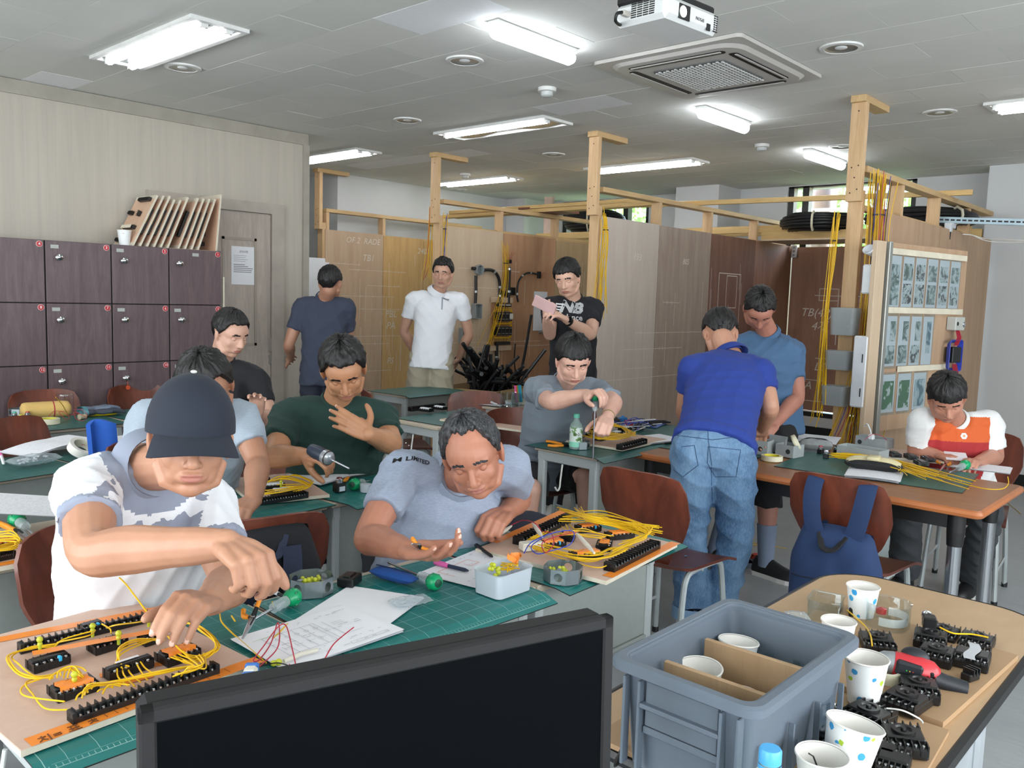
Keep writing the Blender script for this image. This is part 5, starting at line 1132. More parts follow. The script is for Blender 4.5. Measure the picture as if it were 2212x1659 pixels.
def shoe(root, ri, ankle, d, mu, msl, L=.275, nm='shoe', z0=0.0):
    d = Vector((d[0], d[1], 0)).normalized(); F = ri @ frame(Vector((ankle.x, ankle.y, z0)), d, (0, 0, 1)); m = MB(); xs = [-.075, -.06, -.02, .04, .10, .15, .185, .20]; hs = [.05, .085, .10, .085, .062, .05, .038, .02]; ws = [.022, .033, .036, .04, .047, .046, .035, .012]; vs = []
    for x, h, w_ in zip(xs, hs, ws):
        for k in range(14): a = 2*PI*k/14; vs.append((x, w_*math.cos(a), .022+max(0, math.sin(a))*h if math.sin(a) > 0 else .022))
    m.add(vs, [tuple(range(14))[::-1], tuple(range(98, 112))]+[(i*14+k, i*14+(k+1) % 14, (i+1)*14+(k+1) % 14, (i+1)*14+k) for i in range(7) for k in range(14)], 0, F)
    o = obj(nm, m, mu, root, smooth=1.0)
    so_ = [(x, w_*1.05) for x, w_ in zip(xs, ws)]+[(x, -w_*1.05) for x, w_ in list(zip(xs, ws))[::-1]]
    obj('sole', MB().prism(so_, 0, .024, M=F), msl, o); return o
def D(a, b): return (Vector(b)-Vector(a)).normalized()
# ---------------------------------------------------------------- the cast
dn = Vector((0, 0, -1)); cam_to = lambda p: (CAM-p).normalized()
def lens(nm, S, E, W_):
    for s, e, w_ in zip(S, E, W_):
        if e is not None: print(nm, 'upper %.2f fore %.2f' % ((s-e).length, (e-w_).length), 'shoulders %.2f' % (S[0]-S[1]).length)
def cap_fn(HF, root):
    navy = fabric('navy cap cloth', '1B2230'); m = MB(); c = (0, -.014, .034); vs = []
    prof = [(math.sin(t)*1.0, math.cos(t)) for t in [PI/2*i/10 for i in range(11)]]
    m.lathe([(0, 1.32)]+[(r*1.0, z*1.32) for r, z in prof[1:]]+[(1.0, -.14), (.965, -.14), (.965, 0)], 40, M=HF @ mx(c, (.08, 0, 0), (.093, .111, .088)))
    obj('cap_crown', m, navy, root, smooth=1.0)
    def bill(u, v): a = (u-.5)*2.0; r0 = Vector((math.sin(a)*.088, math.cos(a)*.104, .028)); ext = .072*math.cos(a*.78)**.6; return r0+Vector((math.sin(a)*ext*.35, ext, -.010-.012*v-.028*(math.sin(a))**2))*v
    obj('cap_brim', MB().grid(lambda u, v: bill(u, v), 18, 6, thick=.003, M=HF @ mx((0, -.012, .004))), navy, root, smooth=1.0)
    obj('cap_button', MB().ell((0, -.014, .153), (.007, .007, .004), M=HF), mat('pale cap button', 'C9CDC8', .5), root)
# P1 white polo, navy cap
H = J(412, 955, 1.84); Nk = J(318, 1010, 1.99); pel = J(272, 1470, 2.2); S = (J(188, 1052, 1.90), J(440, 1085, 2.10)); E = (J(200, 1192, 1.68), J(500, 1258, 1.92)); Wr = (J(488, 1176, 1.56), J(452, 1300, 1.72))
lens('P1', S, E, Wr)
pliersP = J(566, 1262, 1.49)
wsh = fabric('white polo cloth', 'E3E6EB', .02); greyc = fabric('grey blue cuff', '8E96A8'); gpr = N('grey abstract print'); f_ = gpr.noise(gpr.co((1, 1, .6)), 26, 1, .3); gpr = gpr.out(gpr.ramp(f_, [(.49, rgb('DDE0E6')), (.51, rgb('8B91A2'))], 'CONSTANT'), Roughness=.85)
s0, e0, s1, e1 = S[0], E[0], S[1], E[1]
def cuff(s, e, f, w_=.05):
    s, e = np.array(s), np.array(e); L = np.linalg.norm(e-s); d = (e-s)/L
    def fn(c): t = (c-s) @ d; r = np.linalg.norm((c-s)-np.outer(t, d), axis=1); return (t > f*L-w_) & (t < f*L+.03) & (r < .085)
    return fn
yk = lambda c: (np.linalg.norm(c-np.array(Nk), axis=1) < .118)
chest = lambda c: ((c @ np.array(_r)-np.array(Nk) @ np.array(_r)) > -.02) & ((c @ np.array(_r)-np.array(Nk) @ np.array(_r)) < .13) & (np.linalg.norm(c-np.array(Nk), axis=1) < .23) & (np.linalg.norm(c-np.array(Nk), axis=1) > .13) & (c[:, 2] > .86)
hd = D(Wr[0], J(562, 1218, 1.49)); 
P1 = person('man in a white polo and navy cap wiring the nearest board with orange pliers', None, 'B88A70', wsh, None, [greyc, gpr], [(chest, 2), (yk, 1), (cuff(s0, e0, .60, .02), 1), (cuff(s1, e1, .60, .02), 1)], vox=.0034, svox=.007, face=D(H, J(455, 1110, 1.36)), hup=(.1, .1, 1), H=H, Nk=Nk, pel=pel, S=S, E=E, Wr=Wr,
    hands=[dict(Wr=Wr[0], d=hd, palm=(D(Wr[0], J(470, 1330, 1.62))), s=1, per=[(58, 50, 30), (62, 54, 34), (66, 58, 36), (70, 60, 36)], thumb=(20, -5), ti=.3, sc=1.04),
           dict(Wr=Wr[1], d=D(Wr[1], J(398, 1300, 1.60)), palm=(D(Vector((0, 0, 0)), (-.1, .25, -1))), s=-1, per=[(38, 30, 16), (42, 32, 16), (44, 34, 16), (46, 34, 16)], spread=-1.5, thumb=(15, 5), sc=1.04)],
    lat_h=(1, .15, 0), sleeve=.60, collar='polo', collar_m=greyc, girth=1.08, armk=1.1, cap=cap_fn, fold=.004, seed=11, sw=1.0)
pant(P1[0], P1[1], pel, (1, .1, 0), [(Vector((.62, 1.72, .50)), Vector((.60, 1.78, .09))), (Vector((.92, 1.74, .50)), Vector((.94, 1.80, .09)))], fabric('dark grey trousers', '3A3C42'))
for x in (.60, .94): shoe(P1[0], P1[1], Vector((x, 1.78, 0)), (0, -1), blkp, MT['white wire'])
# P2 light grey polo, greying hair
H = J(1022, 985, 2.36); Nk = J(985, 1030, 2.56); pel = Vector((1.76, 2.00, .50)); S = (J(868, 1020, 2.50), J(1098, 1010, 2.62)); E = (J(796, 1160, 2.33), J(1122, 1075, 2.82)); Wr = (J(880, 1188, 2.12), J(1092, 1108, 2.60))
lens('P2', S, E, Wr)
hg = fabric('heather grey polo', '8791A3', .05, heather=.5)
P2 = person('man with receding grey hair in a light grey polo holding small pliers', None, 'AC765F', hg, hairg, vox=.0038, svox=.008, face=D(H, J(1000, 1230, 1.95)), hup=(0, .3, 1), H=H, Nk=Nk, pel=pel, S=S, E=E, Wr=Wr,
    hands=[dict(Wr=Wr[0], d=D(Wr[0], J(930, 1200, 2.06)), palm=(.1, -.2, 1), s=-1, per=[(28, 40, 25), (22, 28, 18), (16, 20, 12), (12, 16, 10)], spread=9, thumb=(-15, 15), sc=1.06),
           dict(Wr=Wr[1], d=D(Wr[1], J(1058, 1130, 2.50)), palm=(-.1, .2, -1), s=-1, curl=(55, 75, 40), thumb=(10, 0), sc=1.04)],
    lat_h=(1, .1, 0), belly=.015, sleeve=.62, girth=1.06, collar='polo', fold=.005, seed=5, hairkw=dict(front=.098, thick=.75))
pant(P2[0], P2[1], pel, (1, .1, 0), [(Vector((1.48, 1.76, .50)), Vector((1.46, 1.82, .09))), (Vector((1.76, 1.78, .50)), Vector((1.78, 1.84, .09)))], MT['dark grey trousers'])
for x in (1.46, 1.78): shoe(P2[0], P2[1], Vector((x, 1.82, 0)), (0, -1), blkp, MT['white wire'])
# P4 pale blue grey tee behind the man in white
H = J(448, 838, 2.86); Nk = J(425, 880, 3.02); pel = Vector((1.52, 3.06, .50)); S = (J(320, 905, 2.98), J(522, 905, 3.04)); E = (J(285, 1005, 2.92), J(557, 1000, 2.95)); Wr = (J(370, 1060, 2.72), J(548, 1080, 2.72))
lens('P4', S, E, Wr)
P4 = person('man in a pale blue grey tee bowed behind the man in the navy cap', None, 'A87B62', fabric('pale blue grey tee', '98A5B2', .05, heather=.3), hairm, face=D(H, J(480, 1060, 2.5)), hup=(0, .4, 1), H=H, Nk=Nk, pel=pel, S=S, E=E, Wr=Wr, vox=.005, svox=.009,
    hands=[dict(Wr=Wr[0], d=D(Wr[0], J(420, 1080, 2.66)), palm=(0, .1, -1), s=1, curl=(45, 50, 30)), dict(Wr=Wr[1], d=D(Wr[1], J(520, 1100, 2.64)), palm=(0, .1, -1), s=-1, curl=(45, 50, 30))], lat_h=(1, 0, 0), seed=7, girth=1.04, hairkw=dict(thick=1.5))
pant(P4[0], P4[1], pel, (1, 0, 0), [(Vector((1.36, 2.86, .50)), Vector((1.35, 2.9, .09))), (Vector((1.56, 2.86, .50)), Vector((1.58, 2.9, .09)))], MT['dark grey trousers'], seed=9)
# P3 black tee
H = J(498, 722, 4.35); Nk = J(478, 775, 4.48); pel = J(468, 960, 4.62); pel.z = .50; S = (J(402, 812, 4.46), J(556, 820, 4.48)); E = (J(385, 900, 4.35), J(583, 905, 4.45)); Wr = (J(440, 950, 4.15), J(556, 893, 4.26))
lens('P3', S, E, Wr)
P3 = person('man in a black tee with a raised hand in front of the lockers', None, 'C79E8A', fabric('black tee', '14161B'), hairm, face=(.15, -.9, -.35), H=H, Nk=Nk, pel=pel, S=S, E=E, Wr=Wr, vox=.0055, svox=.010,
    hands=[dict(Wr=Wr[1], d=D(Wr[1], J(556, 868, 4.22)), palm=cam_to(Wr[1]), s=-1, curl=(25, 35, 25), spread=12, thumb=(0, 5)), dict(Wr=Wr[0], d=D(Wr[0], J(470, 955, 4.05)), palm=(0, .1, -1), s=1)], lat_h=(1, 0, 0), seed=8, girth=1.0)
pant(P3[0], P3[1], pel, (1, 0, 0), [(pel+Vector((-.1, -.42, 0)), pel+Vector((-.1, -.38, -.41))), (pel+Vector((.1, -.42, 0)), pel+Vector((.1, -.38, -.41)))], MT['dark grey trousers'], seed=10)
# P5 dark green tee with drill
H = J(742, 800, 3.36); Nk = J(728, 868, 3.50); pel = J(715, 1090, 3.62); pel.z = .50; S = (J(622, 905, 3.46), J(822, 905, 3.54)); E = (J(590, 985, 3.22), J(846, 958, 3.40)); Wr = (J(662, 985, 3.10), J(796, 938, 3.22))
lens('P5', S, E, Wr)
P5 = person('man in a dark green tee holding a small power screwdriver, other hand on his chest', None, 'B0805F', fabric('dark green tee', '16352F', .1), hairm, face=D(H, J(760, 1010, 3.0)), hup=(0, .2, 1), H=H, Nk=Nk, pel=pel, S=S, E=E, Wr=Wr, vox=.0042, svox=.009,
    hands=[dict(Wr=Wr[0], d=D(Wr[0], J(690, 985, 3.06)), palm=D((0, 0, 0), (.35, .3, -.8)), s=-1, per=[(50, 55, 30), (55, 60, 35), (58, 62, 35), (60, 65, 35)], thumb=(35, 0), ti=.2),
           dict(Wr=Wr[1], d=D(Wr[1], J(750, 912, 3.22)), palm=(.3, .9, -.1), s=-1, per=[(12, 12, 8), (14, 14, 8), (16, 16, 8), (18, 18, 10)], spread=5, thumb=(0, -25))], lat_h=(1, .1, 0), seed=21, girth=1.2, belly=.02, hairkw=dict(thick=1.2, tuft=.006), sleeve=.66, hk=1.04)
pant(P5[0], P5[1], pel, (1, .1, 0), [(pel+Vector((-.12, -.42, 0)), pel+Vector((-.12, -.38, -.41))), (pel+Vector((.12, -.42, 0)), pel+Vector((.12, -.38, -.41)))], MT['dark grey trousers'], seed=12)
# P6 navy tee seen from behind
H = J(713, 612, 6.22); base = J(700, 700, 6.25); pel = Vector((base.x, base.y, .93)); Nk = Vector((pel.x+.02, pel.y+.02, 1.435)); R_ = Vector((.78, -.62, 0)); S = (Nk-R_*.165+V(0, 0, -.06), Nk+R_*.165+V(0, 0, -.06)); E = (S[0]+V(-.06, .02, -.28)-R_*.03, S[1]+V(.02, .05, -.28)+R_*.02); Wr = (E[0]+V(.13, .18, -.12), E[1]+V(-.10, .18, -.12))
P6 = person('man in a navy tee seen from behind at the left booth', None, 'A87D66', fabric('navy tee', '343B4D', .08), hairm, face=(.75, .62, -.1), H=H, Nk=Nk, pel=pel, S=S, E=E, Wr=Wr, vox=.007, svox=.011, hands=[dict(Wr=Wr[0], d=(.4, .8, 0), palm=(.5, -.2, -.5), s=1), dict(Wr=Wr[1], d=(-.3, .9, 0), palm=(-.5, -.2, -.5), s=-1)], seed=31, hem=.14, hairkw=dict(back=-.05))
pant(P6[0], P6[1], pel, R_, [(pel-R_*.09+V(0, 0, -.44), pel-R_*.10+V(0, 0, -.86)), (pel+R_*.09+V(0, 0, -.44), pel+R_*.10+V(0, 0, -.86))], fabric('navy trousers', '272C3B'), r=(.088, .075, .068, .065))
for s in (-1, 1): shoe(P6[0], P6[1], pel+R_*.10*s, (.6, .75), blkp, blkp)
# P7 white polo standing, hands behind
H = J(957, 592, 6.85); base = J(932, 760, 6.95); pel = Vector((base.x, base.y, .98)); Nk = J(945, 634, 6.95); Nk.z = 1.50; R_ = _r.copy(); R_.z = 0; R_.normalize(); S = (Nk-R_*.195+V(0, 0, -.055), Nk+R_*.195+V(0, 0, -.055)); bk_ = Vector((.70, .70, 0)); E = (S[0]-R_*.08+V(0, 0, -.26)+bk_*.06, S[1]+R_*.07+V(0, 0, -.27)+bk_*.06); Wr = (E[0]+R_*.10+V(0, 0, -.22)+bk_*.10, E[1]-R_*.08+V(0, 0, -.22)+bk_*.10)
lens('P7', S, E, Wr)
P7 = person('man in a white polo and khaki shorts standing with hands behind his back', None, 'C39A84', fabric('bright white polo', 'E4E8EE', .02), hairm, face=(-.8, -.55, -.15), H=H, Nk=Nk, pel=pel, S=S, E=E, Wr=Wr, vox=.0065, svox=.010, hands=[dict(Wr=Wr[0], d=(R_+V(0, 0, -.9)), palm=-R_, s=1), dict(Wr=Wr[1], d=(-R_+V(0, 0, -.9)), palm=R_, s=-1)], seed=41, hem=.10, sleeve=.58, collar='polo', fold=.004, hairkw=dict(tuft=.006))
kh = fabric('khaki shorts', 'A8A08C', .06); pant(P7[0], P7[1], pel, R_, [(pel-R_*.1+V(-.02, 0, -.46), pel-R_*.11+V(0, 0, -.90)), (pel+R_*.1+V(-.02, 0, -.46), pel+R_*.11+V(0, 0, -.90))], kh, hipr=(.150, .112), waist=.0, r=(.098, .102, .1, .1), end=-.06, name='shorts', fold=.009)
bareleg(P7[0], P7[1], [(pel-R_*.1+V(0, 0, -.38), pel-R_*.11+V(0, 0, -.90)), (pel+R_*.1+V(0, 0, -.38), pel+R_*.11+V(0, 0, -.90))], 'C39A84')
for s in (-1, 1): shoe(P7[0], P7[1], pel+R_*.11*s, (-.6, -.7), MT['white wire'], MT['white wire'])
# P8 black printed tee, phone
H = J(1226, 603, 5.62); base = J(1238, 800, 5.75); pel = Vector((base.x, base.y, .97)); Nk = J(1238, 648, 5.74); R8 = (R_*.92+Vector((.25, .25, 0))).normalized(); S = (Nk-R8*.165+V(0, 0, -.05), Nk+R8*.165+V(0, 0, -.05)); E = (J(1188, 722, 5.60), J(1276, 722, 5.58)); Wr = (J(1180, 692, 5.36), J(1222, 690, 5.34))
lens('P8', S, E, Wr)
blk8 = fabric('black printed tee', '12141B')
P8 = person('man in a black printed tee looking at a pink phone', None, 'D0A994', blk8, hairm, face=D(H, J(1175, 660, 5.2)), hup=(.2, .2, 1), H=H, Nk=Nk, pel=pel, S=S, E=E, Wr=Wr, vox=.0055, svox=.009, hands=[dict(Wr=Wr[0], d=D(Wr[0], J(1176, 668, 5.28)), palm=R8+V(-.2, -.2, .1), s=1, curl=(45, 55, 30)), dict(Wr=Wr[1], d=D(Wr[1], J(1190, 668, 5.26)), palm=-R8+V(0, 0, -.2), s=-1, curl=(30, 40, 25))], seed=51, hem=.12, sleeve=.62, hairkw=dict(front=.055, thick=1.6))
pant(P8[0], P8[1], pel, R8, [(pel-R8*.09+V(0, 0, -.46), pel-R8*.11+V(0, 0, -.89)), (pel+R8*.09+V(0, 0, -.46), pel+R8*.11+V(0, 0, -.89))], fabric('black trousers', '1A1B20'), r=(.088, .075, .068, .065))
for s in (-1, 1): shoe(P8[0], P8[1], pel+R8*.11*s, (-.8, -.5), MT['white wire'], MT['white wire'])
# P9 grey sweatshirt with tall screwdriver
H = J(1238, 780, 4.15); Nk = J(1222, 826, 4.32); pel = Vector((3.60, 3.02, .52)); S = (J(1158, 842, 4.26), J(1292, 848, 4.34)); E = (J(1190, 868, 3.98), J(1326, 868, 4.08)); Wr = (J(1268, 852, 3.86), J(1312, 903, 3.92))
lens('P9', S, E, Wr)
P9 = person('young man in a grey sweatshirt pressing a tall green screwdriver on his board', None, 'D2A896', fabric('grey sweatshirt', '76818C', .05, heather=.25), hairm, face=D(H, J(1290, 930, 3.7)), hup=(.2, .3, 1), H=H, Nk=Nk, pel=pel, S=S, E=E, Wr=Wr, vox=.0048, svox=.009,
    hands=[dict(Wr=Wr[0], d=D(Wr[0], J(1292, 846, 3.80)), palm=(.1, .1, -1), s=-1, per=[(45, 55, 30), (55, 60, 30), (58, 60, 30), (60, 60, 30)], thumb=(20, 0)), dict(Wr=Wr[1], d=D(Wr[1], J(1304, 922, 3.82)), palm=(-.1, .3, -1), s=-1, curl=(58, 75, 40), thumb=(15, 0))], lat_h=(.9, -.3, 0), seed=61, sleeve=.8, girth=1.05, hem=.06, hairkw=dict(thick=1.5, front=.05), fold=.007)
k9 = [(Vector((3.22, 2.78, .52)), Vector((3.20, 2.84, .09))), (Vector((3.60, 2.72, .54)), Vector((3.66, 2.70, .09)))]
pant(P9[0], P9[1], pel, (.95, -.2, 0), k9, fabric('black shorts', '17181B'), r=(.10, .095, .09, .09), end=-.12, name='shorts'); bareleg(P9[0], P9[1], k9, 'D2A896')
bareleg(P9[0], P9[1], [(pel.lerp(k9[0][0], .6), k9[0][0]), (pel.lerp(k9[1][0], .6), k9[1][0])], 'D2A896', 'knee')
for k_, a_ in k9: shoe(P9[0], P9[1], Vector((a_.x, a_.y, 0)), (-.2, -1), MT['white wire'], MT['white wire'])
# P10 royal blue polo and jeans from behind
pel = J(1541, 968, 3.80); R10 = Vector((.62, -.78, 0)); H = J(1556, 722, 4.34); Nk = J(1578, 772, 4.22); S = (J(1496, 798, 4.12), J(1644, 806, 4.10)); E = (J(1478, 885, 4.22), J(1664, 878, 4.02)); Wr = (J(1500, 940, 4.42), J(1648, 926, 4.22))
lens('P10', S, E, Wr)
roy = fabric('royal blue polo', '1F3888', .07)
P10 = person('man in a royal blue polo and jeans bending over the brown table, seen from behind', None, 'B98C74', roy, hairm, face=(.55, .35, -.75), hup=(.5, .4, .6), H=H, Nk=Nk, pel=pel, S=S, E=E, Wr=Wr, vox=.005, svox=.008,
    hands=[dict(Wr=Wr[0], d=D(Wr[0], Wr[0]+V(.5, .3, -.3)), palm=(0, 0, -1), s=-1, curl=(30, 30, 20)), dict(Wr=Wr[1], d=D(Wr[1], J(1640, 940, 4.3)), palm=(.1, .1, -1), s=1, curl=(40, 45, 30))], lat_h=R10, seed=71, sleeve=.55, girth=1.08, hem=-.035, collar='polo', fold=.004, hairkw=dict(back=-.06, thick=1.3), hk=1.02)
fa = (J(1495, 1272, 3.80), J(1556, 1270, 3.84)); fa[0].z = .12; fa[1].z = .12
kn = (pel-R10*.10+V(.03, .0, -.42), pel+R10*.11+V(.02, .0, -.42))
jn = pant(P10[0], P10[1], pel, R10, [(kn[0], fa[0]), (kn[1], fa[1])], denim_m, hipr=(.180, .135), waist=.02, up=(.25, .2, .95), r=(.105, .088, .08, .078), name='jeans', fold=.008, seed=14, vox=.007)
n = N('leather label'); lb_ = mat('tan leather patch', 'A9713F', .6)
PB = BVHTree.FromPolygons([(v.co+Vector((pel.x, pel.y, 0))) for v in jn.data.vertices], [p.vertices for p in jn.data.polygons])
def stamp(poly, px, py, bvh, m_, parent, ri, nm, w_, h_, rot=0, off=.002):
    "small flat print pressed on the cloth where the given line of sight meets it"
    dr = ray(px, py).normalized(); hit, nn, _, _ = bvh.ray_cast(CAM, dr)
    if hit is None: return None
    z = nn if nn.dot(dr) < 0 else -nn; xx = _r.copy(); xx = (xx-z*xx.dot(z)).normalized(); M = Matrix.Translation(hit) @ Matrix((xx, z.cross(xx), z)).transposed().to_4x4() @ Matrix.Rotation(rot, 4, 'Z')
    me = poly if isinstance(poly, bpy.types.Mesh) else MB().grid(lambda u, v: ((u-.5)*w_, (v-.5)*h_, 0), 6, 5).mesh(nm, m_)
    project_on(me, M, bvh, off); me.transform(ri); return obj(nm, me, None, parent)
def seg(nm, pts, bvh, m_, parent, ri, r=.0016):
    m = MB(); P = []
    for px, py in pts:
        dr = ray(px, py).normalized(); h_, _, _, _ = bvh.ray_cast(CAM, dr)
        if h_ is not None: P.append(ri @ (h_-dr*.001))
    if len(P) > 1: m.tube(P, r, 5); return obj(nm, m, m_, parent, smooth=1.0)
stamp(None, 1585, 917, PB, lb_, jn, P10[1], 'leather_patch', .075, .045, -.1); 
st_ = mat('dark denim stitching', '2F4A6B', .8)
for pts in ([(1472, 965), (1500, 962), (1508, 1005), (1475, 1030), (1455, 1015)], [(1530, 965), (1600, 972), (1590, 1030), (1545, 1030), (1528, 1000), (1530, 965)], [(1460, 940), (1500, 945), (1540, 950), (1580, 945), (1625, 955)], [(1528, 905), (1530, 950), (1538, 1010)], [(1536, 1010), (1538, 1060), (1540, 1120)]):
    P = [];
    for a, b in zip(pts, pts[1:]): P += [(a[0]+(b[0]-a[0])*k/8, a[1]+(b[1]-a[1])*k/8) for k in range(8)]
    seg('seam', P+[pts[-1]], PB, st_, jn, P10[1])
for a_, q in zip(fa, (0, 1)):
    shoe(P10[0], P10[1], Vector((a_.x, a_.y, 0)), (.75, .55), blkp, MT['white wire'])
    obj('jean_cuff', MB().lathe([(.083, 0), (.086, .0), (.086, .055), (.080, .055)], 20, M=P10[1] @ Matrix.Translation((a_.x, a_.y, .085))), fabric('pale denim cuff', '7E9DBD'), jn, smooth=1)
# P11 slate blue tee leaning on the far side
pel = J(1655, 985, 4.85); pel.z = .88; H = J(1640, 668, 4.66); Nk = J(1660, 722, 4.80); S = (J(1590, 752, 4.85), J(1712, 760, 4.80)); E = (J(1610, 850, 4.75), J(1722, 858, 4.72)); Wr = (J(1632, 915, 4.60), J(1672, 918, 4.52))
lens('P11', S, E, Wr)
P11 = person('man in a slate blue tee, black shorts and black clogs behind the brown table', None, 'B07A68', fabric('slate blue tee', '47678A', .1), hairm, face=D(H, J(1650, 930, 4.3)), hup=(0, 0, 1), H=H, Nk=Nk, pel=pel, S=S, E=E, Wr=Wr, vox=.0055, svox=.010,
    hands=[dict(Wr=Wr[0], d=D(Wr[0], J(1645, 935, 4.48)), palm=(0, 0, -1), s=1, curl=(40, 45, 25)), dict(Wr=Wr[1], d=D(Wr[1], J(1650, 935, 4.40)), palm=(-.5, .2, -.8), s=-1, curl=(35, 40, 25))], lat_h=(.65, -.75, 0), seed=81, girth=1.1, sleeve=.62, hem=.12)
l11 = (.65, -.75, 0); lv = Vector(l11).normalized(); a11 = [Vector((4.30, 2.30, .10)), J(1655, 1195, 4.66)]; a11[1].z = .10; k11 = [(pel-lv*.11+V(-.08, 0, -.40), a11[0]), (Vector((a11[1].x+.02, a11[1].y+.02, .50)), a11[1])]
pant(P11[0], P11[1], pel, l11, k11, MT['black shorts'], r=(.10, .09, .082, .08), end=.28, name='shorts'); bareleg(P11[0], P11[1], k11, 'A8796A')
for i, (k_, a_) in enumerate(k11):
    obj('sock', MB().tube([P11[1] @ k_.lerp(a_, .52), P11[1] @ k_.lerp(a_, .8), P11[1] @ a_, P11[1] @ (a_-V(0, 0, .04))], [.0545, .048, .042, .042], 16), fabric('grey sock', '76849A'), P11[0], smooth=1)
    shoe(P11[0], P11[1], Vector((a_.x, a_.y, 0)), (-.55, -.75) if i == 0 else (-.1, -1), mat('black clog', '16171A', .6), MT['white wire'])
# P12 white tee with orange and red blocks
H = J(2045, 862, 4.22); Nk = J(2062, 908, 4.38); pel = J(2072, 1070, 4.55); S = (J(1992, 908, 4.36), J(2136, 915, 4.40)); E = (J(1978, 975, 4.42), J(2150, 985, 4.40)); Wr = (J(2030, 984, 4.30), J(2112, 998, 4.18))
lens('P12', S, E, Wr)
axn = np.array((Nk-pel).normalized()); n0 = np.array(Nk)
def band_(lo, hi):
    def fn(c):
        t = (c-n0) @ axn; lt = (c-n0) @ np.array((S[1]-S[0]).normalized()); fr = (c-n0) @ np.array(D(pel, CAM)); return (c[:, 2] < lo) & (c[:, 2] > hi) & (np.abs(lt) < .150)
    return fn
P12 = person('young man in a white tee with orange and red colour blocks at the brown table', None, 'B98570', fabric('white block tee', 'DEE0E0', .02), hairm, [fabric('orange block', 'CC5E2C'), fabric('red block', 'A32C2F')], [(band_(.955, .83), 1), (band_(.83, .3), 2)], face=D(H, J(2070, 1010, 3.9)), hup=(0, .1, 1), H=H, Nk=Nk, pel=pel, S=S, E=E, Wr=Wr, vox=.0055, svox=.008,
    hands=[dict(Wr=Wr[0], d=D(Wr[0], J(2055, 990, 4.22)), palm=(0, 0, -1), s=1, curl=(45, 50, 25)), dict(Wr=Wr[1], d=D(Wr[1], J(2092, 996, 4.10)), palm=(0, 0, -1), s=-1, curl=(35, 40, 25))], lat_h=(.2, -1, 0), seed=91, sleeve=.80, girth=1.08, hairkw=dict(front=.045, thick=1.7))
k12 = [(Vector((4.50, 1.34, .50)), Vector((4.66, 1.38, .10))), (Vector((4.58, 1.00, .50)), Vector((4.85, 1.10, .10)))]
pant(P12[0], P12[1], pel, (.2, -1, 0), k12, fabric('dark grey jeans', '35393D', .12), r=(.095, .08, .078, .085))
for k_, a_ in k12: shoe(P12[0], P12[1], Vector((a_.x, a_.y, 0)), (-1, .1), blkp, MT['white wire'])
